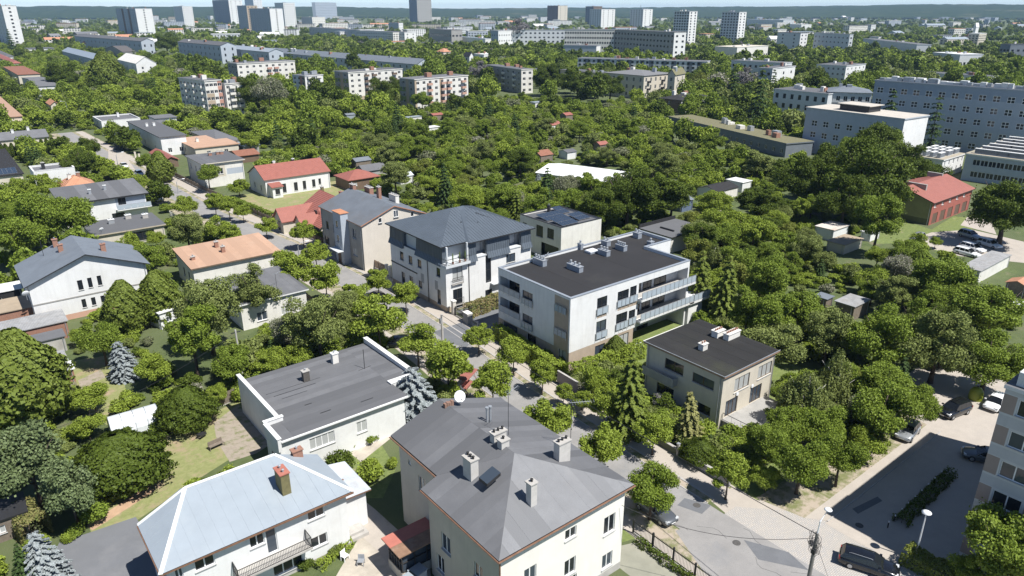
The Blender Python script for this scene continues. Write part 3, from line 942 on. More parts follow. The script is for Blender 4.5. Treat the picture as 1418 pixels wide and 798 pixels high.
# the left face is drawn over the full depth (front and rear part in one plane)
hl = House('tmp', 'x', 'x', 58.7, 61.5, 24.0, D, 10.5)
for q in ((723.4, 401, 737.2, 427), (723.4, 433, 737.2, 460), (770, 420.5, 784, 437), (769, 453.5, 783.6, 470)):
    hl.wpx('L', *q, cols=2, **kw)
lo0 = hl.uz('L', 690, 400)[0]; lo1 = hl.uz('L', 719.5, 420)[0]
hl.hole('L', .35, 7.1, max(3, lo1), 9.4); hl.hole('L', .35, 3.9, max(3, lo1), 6.2)
hl.win('L', 6.6, .3, 1.9, 2.3, **kw); hl.win('L', 13.2, .1, 1.4, 2.6, **kw); hl.win('L', 1.2, .2, 3.2, 2.4, cols=3, **kw)
u0 = hl.uz('L', 768.5, 440)[0]
hl.patch += [('L', 0, 15.2, -.3, 2.75, 1), ('L', u0 - .15, 14.95, -.3, 10.2, 1)]
h.patch += [('F', 0, 9.2, -.3, 2.75, 1), ('F', 9.2, uL, -.3, 2.9, 1)]
a = h.uz('F', 827, 440)[0]; c = h.uz('F', 839, 440)[0]; h.patch += [('F', a - .05, c + .05, 6.35, 7.2, 1)]
a = h.uz('F', 855, 430)[0]; h.patch += [('F', a, uL, 6.4, 7.2, 1)]
wf = h.walls([WHITE, STONE], 'F')
wl = hl.walls([WHITE, STONE], 'LB')
for o in kids(hl.root):
    o.parent = h.root
bpy.data.objects.remove(hl.root)
b = MB()
b.poly([(24, 0, -.3), (24, 8.4, -.3), (24, 8.4, 10.5), (24, 0, 10.5)])
b.poly([(24, 8.4, -.3), (29.8, 8.4, -.3), (29.8, 8.4, 10.5), (24, 8.4, 10.5)])
b.poly([(29.8, 8.4, -.3), (29.8, D, -.3), (29.8, D, 10.5), (29.8, 8.4, 10.5)])
b.poly([(29.8, D, -.3), (24, D, -.3), (24, D, 10.5), (29.8, D, 10.5)])
h.part(b, 'wall', WHITE)
PT = [(0, 0), (24, 0), (24, 8.4), (29.8, 8.4), (29.8, D), (0, D)]
h.W = 24
rf = h.parapet(WHITE, COPING, FELTD, ph=.4, t=.32, pts=PT)
felt(rf, [(.34, .34, 10.1), (23.6, .34, 10.1), (23.6, D - .34, 10.1), (.34, D - .34, 10.1)], 5.0, FELTD)
# interior of the loggias: back wall, floor and sides, then glazing
def loggia(face, u0, u1, z0, z1, dep, wins, flo=CONC):
    o, ud, n, L, a = h.face(face) if face == 'F' else (Vector((0, D, 0)), Vector((0, -1, 0)), Vector((-1, 0, 0)), D, R(-90))
    b = MB()
    A, B = o + ud * u0 - n * .14, o + ud * u1 - n * .14
    A2, B2 = A - n * dep, B - n * dep
    v = lambda p, z: (p.x, p.y, z)
    b.poly([v(A2, z0), v(B2, z0), v(B2, z1), v(A2, z1)]); b.poly([v(A, z0), v(B, z0), v(B2, z0), v(A2, z0)], 1)
    b.poly([v(A, z1), v(A2, z1), v(B2, z1), v(B, z1)]); b.poly([v(A, z0), v(A2, z0), v(A2, z1), v(A, z1)]); b.poly([v(B, z0), v(B, z1), v(B2, z1), v(B2, z0)])
    h.part(b, 'loggia', [LGREY, flo])
    for wu, ww in wins:
        p = o + ud * (u0 + wu) - n * (dep - .02)
        window(h.root, (p.x, p.y, z0 + .05), a, ww, z1 - z0 - .3, cols=max(1, int(ww / .9)), frame=DFRAME, glass=G_DARK, sill=False)
def glass_rail(face, u0, u1, z, hgt=1.0, out=.05, gap=1.0, mat=None, rt=True):
    o, ud, n, L, a = h.face(face) if face == 'F' else (Vector((0, D, 0)), Vector((0, -1, 0)), Vector((-1, 0, 0)), D, R(-90))
    k = max(1, round((u1 - u0) / gap)); w_ = (u1 - u0) / k
    b = MB()
    b.box(0, -.05, hgt, u1 - u0, 0, hgt + .06)
    for i in range(k + 1): b.box(w_ * i - .025, -.05, -.15, w_ * i + .025, -.005, hgt)
    p = o + ud * u0 + n * out
    r = b.build('balustrade', ZINC, h.root, (p.x, p.y, z), a)
    key = ('g', round(w_, 2), hgt)
    if key not in WC:
        g = MB(); g.box(.06, -.04, .08, w_ - .06, -.015, hgt - .04); WC[key] = g.mesh('glass_panel', mat or G_BLUE)
    for i in range(k): put('glass_panel', WC[key], r, (w_ * i, 0, 0))
for z0, z1 in ((7.2, 9.5), (4.0, 6.4)):
    loggia('F', uL, W - .3, z0, z1, 1.7, ((.3, 2.2), (3.0, 1.8), (5.4, 2.6)))
loggia('F', uL - .6, W - .3, .1, 2.9, 3.0, ((.4, 2.0), (4.4, 2.4)), LAWN2)
for z0, z1 in ((7.1, 9.4), (3.9, 6.2)):
    loggia('L', .35, max(3, lo1), z0, z1, 1.4, ((.4, 2.4),))
    glass_rail('L', .3, max(3, lo1) + .1, z0 + .0, 1.0, .12, 1.1, G_CLEAR)
for q in ((827.2, 414, 839.9, 432.8), (826, 446.5, 838.4, 465.6)):
    a, c = h.uz('F', q[0], q[1]), h.uz('F', q[2], q[3]); glass_rail('F', a[0] - .1, c[0] + .1, c[1] + .02, 1.05, .16, .85)
for q in ((855.7, 404.5, 869.5, 421.2), (853.6, 436, 867.4, 452.6), (873, 398, 880.7, 417), (871, 430.5, 878.4, 447.6)):
    a, c = h.uz('F', q[0], q[1]), h.uz('F', q[2], q[3]); glass_rail('F', a[0] - .1, c[0] + .1, c[1] + .02, 1.05, .16, .9)
for zz in (7.2, 4.0):
    b = MB(); b.box(uL - .1, -.75, zz - .32, 24.9, -.003, zz - .02); h.part(b, 'balcony_slab', WHITE)
    glass_rail('F', uL, 24.8, zz, 1.05, .72, 1.0)
hl_ = h
for q in ((723.4, 401, 737.2, 427), (723.4, 433, 737.2, 460), (770, 420.5, 784, 437), (769, 453.5, 783.6, 470)):
    t = House('tmp', 'x', 'x', 58.7, 61.5, 24.0, D, 10.5)
    a, c = t.uz('L', q[0], q[1]), t.uz('L', q[2], q[3]); bpy.data.objects.remove(t.root)
    glass_rail('L', a[0] - .1, c[0] + .1, c[1] + .02, 1.0, .14, .8, G_CLEAR)
# end terrace with plants
b = MB(); b.box(24.0, -.75, 3.6, 28.8, 2.6, 3.95); h.part(b, 'terrace_slab', WHITE)
b = MB(); b.box(24.3, -.3, -.3, 27.6, 2.4, 3.59); h.part(b, 'terrace_base', WHITE)
glass_rail('F', 24.9, 28.75, 3.95, 1.05, .72, 1.0)
b = MB(); b.tube([(24.7, -.6, 4), (24.7, -.6, 7.6)], .05, 6); b.tube([(24.7, -.6, 7.6), (24.2, 2, 7.6)], .05, 6); h.part(b, 'awning_frame', DARKM)
# plant on the roof
def vent_box(px, py, w_, d_, hh, n):
    x, y = h.loc(px, py, 10.1)
    b = MB(); b.box(-w_ / 2, -d_ / 2, 0, w_ / 2, d_ / 2, hh); v_ = b.build('vent_stack', COPING, h.root, (x, y, 10.1))
    b = MB(); b.box(-w_ / 2 - .06, -d_ / 2 - .06, hh + .002, w_ / 2 + .06, d_ / 2 + .06, hh + .08); b.build('cap', ZINC, v_)
    for i in range(n):
        t = (i + .5) / n - .5
        b = MB(); cx, cy = (t * w_ if w_ > d_ else 0), (t * d_ if d_ >= w_ else 0)
        b.lathe([(.13, hh + .08), (.13, hh + .42), (.19, hh + .44), (.19, hh + .54), (.02, hh + .62)], 8, (cx, cy, 0)); b.build('pot', ZINC, v_)
Z3 = lambda x, y: (680 + x / 4.723, 310 + y / 4.723)
for x, y, w_, d_, hh, n in ((318, 268, .8, 2.3, .9, 4), (548, 305, .8, 2.6, .8, 3), (583, 168, .5, .8, .9, 1), (750, 143, .9, 1.3, .8, 2), (738, 205, .8, 1.9, .8, 3), (850, 172, .8, 1.8, .8, 4), (955, 92, .9, 1.2, .9, 2), (1042, 140, .8, .8, .6, 1)):
    vent_box(*Z3(x, y), w_, d_, hh, n)
x, y = h.loc(*Z3(657, 188), 10.1); b = MB(); b.box(-.9, -.7, 0, .9, .7, .3); b.box(-.8, -.6, .302, .8, .6, .42, 1); b.build('skylight', [COPING, WHITEP], h.root, (x, y, 10.1))
x, y = h.loc(*Z3(372, 240), 10.1); dish(h.root, x, y, 10.95, .5, R(215), ZINC)

# ------------------------------------------------------------------ mansard house
h = House('apartment_building', 'white house with a graphite mansard and hipped standing-seam roof beside the new flats', 'apartment building', 57.2, 88.2, 17.3, 17.2, 8.0)
Z1 = lambda x, y: (520 + x / 6.436, 270 + y / 6.436)
Z2 = lambda x, y: (520 + x / 6.436, 350 + y / 6.436)
kw = dict(frame=DFRAME, glass=G_DARK)
def wz(f, Z, x0, y0, x1, y1, **k):
    return h.wpx(f, *Z(x0, y0), *Z(x1, y1), **{**kw, **k})
for q in ((215, 500, 252, 590), (292, 535, 330, 628), (372, 570, 410, 658), (540, 642, 577, 738)): wz('L', Z1, *q, cols=1)
for q in ((230, 165, 264, 278), (300, 202, 337, 303), (383, 242, 418, 325), (548, 322, 585, 467)): wz('L', Z2, *q, cols=1)
wz('F', Z2, 685, 140, 775, 235, cols=2, glass=G_CURT); wz('F', Z2, 690, 335, 778, 475, cols=2)
wz('F', Z2, 980, 10, 1030, 260, cols=1, rows=(2.2, 4.4), sill=False); wz('F', Z2, 978, 335, 1038, 400, cols=1, sill=False)
wz('F', Z2, 1165, 20, 1245, 75, cols=2, glass=G_MID)
h.patch += [('F', 0, 17.3, -.3, .8, 1), ('L', 0, 17.2, -.3, .9, 1)]
for y0 in (6.2, 10.4):
    h.patch += [('L', y0 + 3.5, y0 + 4.4, 3.0, 4.6, 2)]
h.walls([WHITE, STONE, M('grey_panel', (.36, .37, .37), .8, .06, 1)])
b = MB(); b.box(-.06, -.06, 4.0, 0, 8, 4.25); 
b = MB(); b.box(-.07, 8.6, 4.05, -.003, 17.2, 4.25); h.part(b, 'string_course', DARKM)
# juliet balconies
for z in (1.0, 4.55):
    u = h.uz('F', *Z2(685, 335))[0]
    b = MB(); b.box(u - .15, -.35, z - .12, u + 2.0, -.003, z); h.part(b, 'balcony_slab', CONC)
    railing(h.root, (u - .1, -.32, z), (u + 1.95, -.32, z), 1.05, .14)
b = MB(); b.box(8.6, -.9, 2.9, 10.6, -.003, 3.05); h.part(b, 'door_canopy', LGREY)
b = MB(); b.tube([(4.35, -.09, .3), (4.35, -.09, 8)], .06, 6); b.tube([(-.09, 5.2, .3), (-.09, 5.2, 8)], .06, 6); h.part(b, 'drainpipe', DARKM)
# mansard storey
mb_ = MB(); gl = MB(); E_ = 10.9
def mans(p0, p1, nx, ny):
    """one cladding length from p0 to p1 with outward normal: flared foot, then upright"""
    f0 = (p0[0] + nx * .45, p0[1] + ny * .45, 7.55); f1 = (p1[0] + nx * .45, p1[1] + ny * .45, 7.55)
    k0 = (p0[0] + nx * .05, p0[1] + ny * .05, 8.5); k1 = (p1[0] + nx * .05, p1[1] + ny * .05, 8.5)
    t0 = (p0[0] - nx * .12, p0[1] - ny * .12, E_); t1 = (p1[0] - nx * .12, p1[1] - ny * .12, E_)
    mb_.poly([f0, f1, k1, k0]); mb_.poly([k0, k1, t1, t0])
    mb_.poly([f0, (p0[0], p0[1], 7.5), (p1[0], p1[1], 7.5), f1]); mb_.poly([f0, k0, t0, (p0[0] - nx * .6, p0[1] - ny * .6, E_), (p0[0] - nx * .6, p0[1] - ny * .6, 7.5)])
    mb_.poly([f1, (p1[0] - nx * .6, p1[1] - ny * .6, 7.5), (p1[0] - nx * .6, p1[1] - ny * .6, E_), t1, k1])
    return [[f0, f1, k1, k0], [k0, k1, t1, t0]]
pan = []
for a, c in ((17.2, 12.6), (8.6, .9)): pan += mans((0, a), (0, c), -1, 0)
for a, c in ((4.3, 5.9), (8.0, 12.6), (15.2, 17.3)): pan += mans((a, 0), (c, 0), 0, -1)
pan += mans((17.3, 0), (17.3, 17.2), 1, 0); pan += mans((17.3, 17.2), (0, 17.2), 0, 1)
mb_.poly([(-.0, 17.2, 8.0), (0, .9, 8), (.6, .9, 8.0), (.6, 17.2, 8.0)])
cl = h.part(mb_, 'mansard_cladding', MANS)
for q in pan: seam(cl, q, .45, MANS, .045, .04, 'cladding_seam')
cw = MB()
cw.box(.55, 1.6, 8.002, 16.7, 16.6, E_ - .02); h.part(cw, 'attic_wall', LGREY)
for (x, y, a, w_, hh, c) in ((.5, 12.4, R(-90), 1.2, 2.2, 1), (.5, 10.9, R(-90), 1.6, 2.2, 2), (5.9, 1.5, 0, 2.0, 1.9, 2), (12.7, 1.5, 0, 2.4, 2.2, 2), (1.0, 1.52, 0, 2.6, 2.3, 2)):
    window(h.root, (x, y, 8.3), a, w_, hh, cols=c, frame=DFRAME, glass=G_DARK, sill=False)
b = MB(); b.box(-.35, -.7, 7.6, 4.3, 1.55, 7.998); h.part(b, 'terrace_slab', LGREY)
railing(h.root, (-.25, -.62, 8.0), (4.2, -.62, 8.0), 1.0, .2)
railing(h.root, (-.25, -.62, 8.0), (-.25, .85, 8.0), 1.0, .2)
b = MB(); b.box(.05, -.3, 8.0, .3, 0, E_); b.box(3.95, -.2, 8.0, 4.25, .1, E_); h.part(b, 'terrace_pillar', LGREY)
for x, y in ((1.2, -.3), (2.5, -.3), (3.5, -.35)):
    b = MB(); b.lathe([(.14, 8.0), (.2, 8.35), (.16, 8.36)], 8, (x, y, 0)); b.lathe([(.05, 8.36), (.12, 8.7), (.1, 9.5), (.02, 9.8)], 6, (x, y, 0), 1)
    h.part(b, 'potted_plant', [BRICK, M('potted_conifer_green', (.10, .15, .03), .9)])
b = MB()
for u in (5.9, 12.7): b.box(u, -.1, 8.0, u + (2.0 if u < 9 else 2.4), 1.5, 8.15)
h.part(b, 'dormer_terrace', LGREY)
o = .55
E1, E2, E3, E4, E5, E6 = (-o, 17.2 + o, E_), (-o, .35, E_), (4.2, .35, E_), (4.2, -o, E_), (17.3 + o, -o, E_), (17.3 + o, 17.2 + o, E_)
a1, a2, a3 = (7.7, 9.5, 13.9), (10.0, 8.9, 13.9), (10.0, 9.5, 13.9)
rb = MB()
fs = [[E1, E2, a1], [E2, E3, (9.2, 8.9, 13.75), a1], [E3, E4, a2], [E4, E5, a2], [E5, E6, a3, a2], [E6, E1, a1, a3]]
fs[1] = [E2, E3, (8.55, 8.1, 13.45), (8.9, 9.4, 13.9), a1]
fs[2] = [E3, E4, a2, (8.9, 9.4, 13.9), (8.55, 8.1, 13.45)]
fs[5] = [E6, E1, a1, (8.9, 9.4, 13.9), a2, a3]
for q in fs: rb.poly(q)
rb.box(-o, .35, E_ - .2, 17.3 + o, 17.2 + o, E_ - .01, 1); rb.box(4.2, -o, E_ - .2, 17.3 + o, .349, E_ - .01, 1)
rr = rb.build('roof', [MANS, DARKM], h.root)
for q in (fs[0], fs[1], fs[3], fs[4]): seam(rr, q, .55, MANS, .045, .04)
for x, y, z in ((6.7, 5.2, 12.2), (9.2, 4.0, 12.0)):
    b = MB(); b.tube([(0, 0, -.2), (0, 0, .45)], .1, 7); b.build('flue_pipe', DARKM, rr, (x, y, z))
b = MB()
for k in range(7): b.box(k * .42, -.12 + .02 * k, 0, k * .42 + .3, .12 + .02 * k, .1)
s_ = b.build('roof_step', DARKM, rr, (10.6, 6.6, 13.15)); s_.rotation_euler = (0, R(16), R(-55))

# dark-roofed beige house at the right of the new flats
h = House('house', 'beige two-storey house with a black flat felt roof to the right of the new flats', 'house', 62.6, 40.5, 10.2, 11.2, 6.75)
ZE = lambda x, y: (880 + x / 3.991, 430 + y / 3.991)
kw = dict(frame=BFRAME)
def wz(f, x0, y0, x1, y1, **k): return h.wpx(f, *ZE(x0, y0), *ZE(x1, y1), **{**kw, **k})
wz('F', 552, 382, 625, 415, cols=3, glass=G_CURT); wz('F', 682, 315, 748, 345, cols=3, glass=G_CURT)
h.win('F', 1.0, 1.15, 2.3, 2.1, cols=3, glass=G_MID, sill=False, **kw); h.win('F', 5.8, 1.15, 2.3, 2.1, cols=3, glass=G_MID, sill=False, **kw)
wz('L', 318, 340, 430, 445, cols=2, glass=G_MID); wz('L', 165, 262, 262, 365, cols=2, glass=G_DARK)
wz('L', 120, 395, 205, 495, cols=2, glass=G_DARK, sill=False); wz('L', 345, 505, 410, 590, cols=1, glass=G_DARK)
h.walls([CREAM])
rf = h.flat(FELTB, .35, .22, M('rusty_roof_edge', (.30, .19, .13), .6, .2, 1))
felt(rf, [(-.33, -.33, 6.97), (10.5, -.33, 6.97), (10.5, 11.5, 6.97), (-.33, 11.5, 6.97)], 1.05, FELTB)
b = MB(); b.box(-.38, -.38, 6.98, 10.58, -.3, 7.03); b.box(-.38, -.3, 6.98, -.3, 11.58, 7.03); h.part(b, 'roof_edge', ZINC)
for x, y, w_, d_, n in ((372, 215, .9, .7, 2), (455, 140, 1.5, .9, 4), (530, 150, 2.4, .8, 7)):
    px, py = ZE(x, y); X, Y = h.loc(px, py, 7.0); chimney(h.root, X, Y, 7.0, w_, d_, .75, OFFWHITE, OFFWHITE, n, BRICK)
b = MB(); b.box(-.9, 6.2, 3.0, -.003, 11.0, 3.18); b.box(-.9, 6.2, 3.18, -.82, 11.0, 4.1); b.box(-.82, 6.2, 3.18, -.003, 6.28, 4.1); h.part(b, 'balcony', GREYR)
b = MB(); b.box(.6, -3.6, -.3, 9.0, -.003, 1.0); h.part(b, 'terrace_base', CONC)
b = MB(); b.box(.4, -3.8, 1.002, 9.2, -.003, 1.12); h.part(b, 'terrace_paving', GREYR)
railing(h.root, (.5, -3.7, 1.12), (9.1, -3.7, 1.12), .9, 1.1)
railing(h.root, (.5, -3.7, 1.12), (.5, -.1, 1.12), .9, 1.1)
for x in (2.2, 5.5): 
    b = MB(); b.lathe([(.24, 0), (.24, .06), (.02, .07)], 12); o_ = b.build('wall_lamp', WHITEP, h.root, (1.0 + x * .9, -.06, 3.6)); o_.rotation_euler = (R(90), 0, 0)
# ------------------------------------------------------------------ grey tenement with the gable
h = House('tenement_house', 'old grey tenement house with a pale gable wall left of the mansard house', 'house', 56.2, 113.8, 13.4, 17.4, 8.8)
Z6 = lambda x, y: (350 + x / 3.939, 190 + y / 3.939)
def wz(f, x0, y0, x1, y1, **k): return h.wpx(f, *Z6(x0, y0), *Z6(x1, y1), **k)
wz('L', 540, 495, 567, 560, cols=2); wz('L', 545, 600, 573, 655, cols=2)
wz('L', 375, 440, 410, 490, cols=2, glass=G_DARK, frame=BFRAME); wz('L', 392, 535, 420, 590, cols=2, glass=G_DARK, frame=BFRAME)
h.grid('L', [2.0, 5.2], [1.2, 4.6], 1.1, 1.6, glass=G_DARK, frame=BFRAME)
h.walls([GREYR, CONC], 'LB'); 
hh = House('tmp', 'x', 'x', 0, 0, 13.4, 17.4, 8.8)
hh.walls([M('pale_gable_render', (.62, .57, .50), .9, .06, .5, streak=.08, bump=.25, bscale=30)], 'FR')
for o in kids(hh.root): o.parent = h.root
bpy.data.objects.remove(hh.root)
r = h.gable(M('blue_grey_sheet', (.15, .165, .185), .55, .12, .4, dirt=(.13, .12, .11), dirt_amt=.6), M('pale_gable_render', (1, 1, 1)), 2.5, .35, .14, 'y', fascia=M('orange_verge', (.48, .22, .12), .7))
for u, z in ((6.6, 9.1), (3.4, 8.6), (10.2, 8.6)):
    window(h.root, (u, -.13, z), 0, 1.0 if u == 6.6 else .7, 1.3 if u == 6.6 else .9, cols=2 if u == 6.6 else 1)
b = MB(); b.box(-1.5, 5.4, -.3, -.003, 8.6, 9.9); st = h.part(b, 'stair_tower', GREYBLUE)
b = MB(); b.box(-1.62, 5.25, 9.902, .2, 8.75, 10.0); b.build('cap', M('orange_verge', (1, 1, 1)), st)
for z in (4.2, 7.0): window(h.root, (-1.64, 7.5, z), R(-90), .9, 1.4, cols=1)
b = MB(); b.box(-2.7, 5.2, 2.7, -1.502, 8.8, 2.85); h.part(b, 'door_canopy', LGREY)
b = MB(); b.box(-1.56, 6.4, 0, -1.503, 7.6, 2.3); h.part(b, 'door', BFRAME)
for x, y, w_, d_, hh_, mt, n in ((548, 300, .7, 1.5, 1.0, BRICK, 2), (634, 292, .9, 2.2, 1.3, BRICK, 4), (690, 335, .6, .9, 2.3, BRICK, 2), (770, 325, .8, 2.6, 1.5, OFFWHITE, 4)):
    px, py = Z6(x, y); X, Y = h.loc(px, py, 10.6)
    X = min(max(X, 1), 12.4); chimney(h.root, X, Y, 8.8 + 2.5 * (1 - abs(X - 6.7) / 6.7), w_, d_, hh_, mt, CONC, n)

# red-tiled house with small gables
h = House('house', 'low house with a red tiled roof and small front gables beyond the grey tenement', 'house', 58.2, 136.5, 13, 13.5, 3.0)
h.grid('L', [2.5, 8.5, 11], [.9], 1.2, 1.4); h.grid('F', [5], [.9], 1.2, 1.4)
h.walls([CREAM]); h.gable(TILE_R, CREAM, 4.2, .5, .16, 'y', fascia=BROWNP)
for y0, y1, dx, mm in ((9.0, 13.5, 4.6, 1), (3.4, 7.2, 2.6, 0)):
    b = MB(); m_ = (y0 + y1) / 2; zz = 3.0 + (2.2 if mm else 1.7)
    b.poly([(-dx, y1, 0), (-dx, y0, 0), (-dx, y0, 2.9), (-dx, m_, zz), (-dx, y1, 2.9)]); b.poly([(-dx, y0, 0), (0, y0, 0), (0, y0, 2.9), (-dx, y0, 2.9)]); b.poly([(0, y1, 0), (-dx, y1, 0), (-dx, y1, 2.9), (0, y1, 2.9)])
    g = h.part(b, 'front_gable', CREAM)
    b = MB()
    b.slab([(-dx - .4, m_, zz + .1), (-dx - .4, y0 - .4, 2.75), (2.6, y0 - .4, 2.75), (4.6, m_, zz + .1)], .15); b.slab([(-dx - .4, y1 + .4, 2.75), (-dx - .4, m_, zz + .1), (4.6, m_, zz + .1), (2.6, y1 + .4, 2.75)], .15)
    b.build('gable_roof', TILE_R, g)
    window(h.root, (-dx - .13, m_ + .7, .5 if mm else .9), R(-90), 1.4, 2.0 if mm else 1.3, cols=2, frame=BFRAME)
px, py = Z6(380, 300); X, Y = h.loc(px, py, 6.2); chimney(h.root, X, Y, 5.8, .6, .6, 1.6, M('mossy_brick', (1, 1, 1)), CONC, 1)
X, Y = h.loc(*Z6(488, 262), 6); chimney(h.root, 9.5, 9.5, 5.6, .7, .7, 1.5, BRICK, BRICK, 1)
X, Y = h.loc(*Z6(312, 345), 5.2)
b = MB(); b.lathe([(.01, .8), (.5, .7), (.85, .35), (.95, 0), (.95, -.6)], 12); o_ = b.build('eyebrow_dormer', TILE_R, h.root, (2.6, 5.2, 4.7)); o_.scale = (1.3, 1, 1)
b = MB(); b.box(1.25, 4.6, 4.55, 1.5, 5.8, 5.1); h.part(b, 'dormer_window', DFRAME)

# long white house with the red sheet roof
h = House('house', 'long low white house with a red sheet-metal roof and a small glazed porch', 'house', 62.8, 179.5, 17.6, 11.5, 4.6)
def wz(f, x0, y0, x1, y1, **k): return h.wpx(f, *Z6(x0, y0), *Z6(x1, y1), **{**dict(frame=DFRAME, glass=G_DARK), **k})
for q in ((160, 256, 186, 300), (223, 248, 247, 290), (271, 240, 293, 282), (322, 232, 343, 270), (357, 226, 373, 255)): wz('F', *q, cols=1)
h.grid('L', [3, 7.5], [1.1], 1.1, 1.5)
h.walls([WHITE]); h.gable(TILE_R, WHITE, 2.6, .35, .15, 'x', fascia=BROWNP)
b = MB(); b.box(.8, -2.4, 0, 3.4, -.003, 2.9); p_ = h.part(b, 'porch', WHITE)
b = MB(); b.slab([(.5, -2.8, 2.92), (3.7, -2.8, 2.92), (3.7, -.003, 3.6), (.5, -.003, 3.6)], .12); b.build('porch_roof', TILE_R, p_)
window(h.root, (1.5, -2.52, 1.0), 0, 1.2, 1.3, cols=2, frame=DFRAME)
for x, y in ((5.2, 6.4), (10.5, 6.6)): chimney(h.root, x, y, 6.6, .6, .6, 1.0, OFFWHITE if x < 8 else DARKM, METW, 1)
# red outbuilding
h = House('outbuilding', 'small brown outbuilding with a red sheet roof beside the long white house', 'outbuilding', 82.5, 172.5, 9, 8, 2.9)
h.win('F', 1.2, 1.1, 1.2, .9); h.walls([BROWNP]); h.hip(TILE_R, 1.7, .4, .14, axis='x')
h = House('shed', 'small grey-roofed shed behind the red outbuilding', 'shed', 92, 182, 7, 5, 2.5); h.walls([GREYR]); h.gable(FELT, GREYR, 1.2, .3, .1, 'x')

# ------------------------------------------------------------------ flat-roofed white house with solar panels
h = House('house', 'white house with black solar panels on its roof behind the mansard house', 'house', 87.5, 94.8, 10.6, 12.2, 6.6)
ZG = lambda x, y: (700 + x / 3.939, 190 + y / 3.939)
for q in ((168, 475, 203, 550), (228, 493, 262, 560)): h.wpx('L', *ZG(q[0], q[1]), *ZG(q[2], q[3]), cols=2, frame=DFRAME, glass=G_DARK)
h.hole('L', 6.5, .1, 11.6, 2.8)
h.win('L', .8, 3.6, 1.3, 1.9, frame=DFRAME)
h.walls([OFFWHITE])
b = MB(); b.box(.5, .6, .1, .6, 5.6, 2.8); h.part(b, 'terrace_glazing', G_DARK)
h.parapet(OFFWHITE, DARKM, FELT, z=6.9, ph=.25, t=.25)
b = MB(); b.poly([(0, 0, 6.6), (10.6, 0, 6.6), (10.6, 0, 6.9), (0, 0, 6.9)]); b.poly([(0, 12.2, 6.6), (0, 0, 6.6), (0, 0, 6.9), (0, 12.2, 6.9)]); b.poly([(10.6, 0, 6.6), (10.6, 12.2, 6.6), (10.6, 12.2, 6.9), (10.6, 0, 6.9)]); h.part(b, 'roof_edge', OFFWHITE)
SOL = M('solar_cell', (.035, .05, .075), .18, .15, 3, spec=.6)
g = MB(); g.box(0, 0, 0, 1.0, 1.65, .04); sm = g.mesh('solar_panel', SOL)
g = MB(); g.box(-.02, -.02, -.02, 1.02, 1.67, .03); sfm = g.mesh('panel_frame', ZINC)
def solar(parent, x0, y0, z, nx, ny, tilt=8):
    for i in range(nx):
        for j in range(ny):
            o = put('solar_panel', sm, parent, (x0 + i * 1.08, y0 + j * 1.74, z + j * .24)); o.rotation_euler = (R(tilt), 0, 0)
            put('panel_frame', sfm, o, (0, 0, -.015))
solar(h.root, 1.2, 1.0, 6.85, 4, 2); solar(h.root, 1.2, 5.4, 6.85, 5, 2); solar(h.root, 6.4, 2.0, 6.85, 3, 2); solar(h.root, 7.2, 7.6, 6.85, 2, 2)
chimney(h.root, 6.2, 10.6, 6.7, .5, .5, 1.3, DARKM, DARKM, 1)
h = House('outbuilding', 'low grey flat-roofed building with a pale front beyond the dark roof of the new flats', 'outbuilding', 108.2, 85.4, 10.8, 8.0, 3.2)
h.grid('F', [5.5, 8], [1.0], 1.1, 1.2); h.walls([OFFWHITE]); h.flat(FELT, .35, .2, DARKM)
b = MB(); b.box(3, 2, 3.41, 3.3, 5.5, 3.7); b.box(-.3, 8.1, 3.42, 11, 8.3, 4.1); h.part(b, 'roof_upstand', DARKM)

# ------------------------------------------------------------------ red and green garage block
h = House('garage_block', 'red and olive garage building with a red roof at the edge of the gardens', 'garage', 168.5, 62.2, 21.5, 13.0, 5.4)
Z8 = lambda x, y: (1058 + x / 3.939, 190 + y / 3.939)
for k in range(5):
    h.win('F', 1.0 + 3.9 * k, 3.9, 1.1, .7, frame=WFRAME, glass=G_CURT)
    u = 1.3 + 4.0 * k
    h.hole('F', u, .05, u + 2.6, 2.5)
h.patch += [('F', 0, 21.5, -.3, 3.6, 0), ('F', 0, 21.5, 3.6, 5.4, 0), ('L', 0, 13, -.3, 5.4, 1), ('R', 0, 13, -.3, 5.4, 1), ('B', 0, 21.5, -.3, 5.4, 1), ('L', 0, 13, -.3, 1.4, 2)]
h.walls([PINKR, OLIVE, M('dark_olive_plinth', (.14, .14, .07), .85, .1)])
for k in range(5):
    b = MB(); b.box(0, .08, 0, 2.6, .12, 2.45); put('garage_door', b.mesh('garage_door', M('brown_garage_door', (.14, .09, .065), .7, .15, 1, streak=.2)), h.root, (1.3 + 4.0 * k, 0, .05))
h.gable(TILE_R, OLIVE, 2.2, .5, .16, 'x', fascia=DARKM)
b = MB(); b.box(4.0, 3.6, 6.2, 4.6, 8.6, 8.0); h.part(b, 'chimney', GREYR)
b = MB(); b.box(18.6, 6.2, 7.0, 19.2, 9.6, 8.1); h.part(b, 'chimney', GREYR)

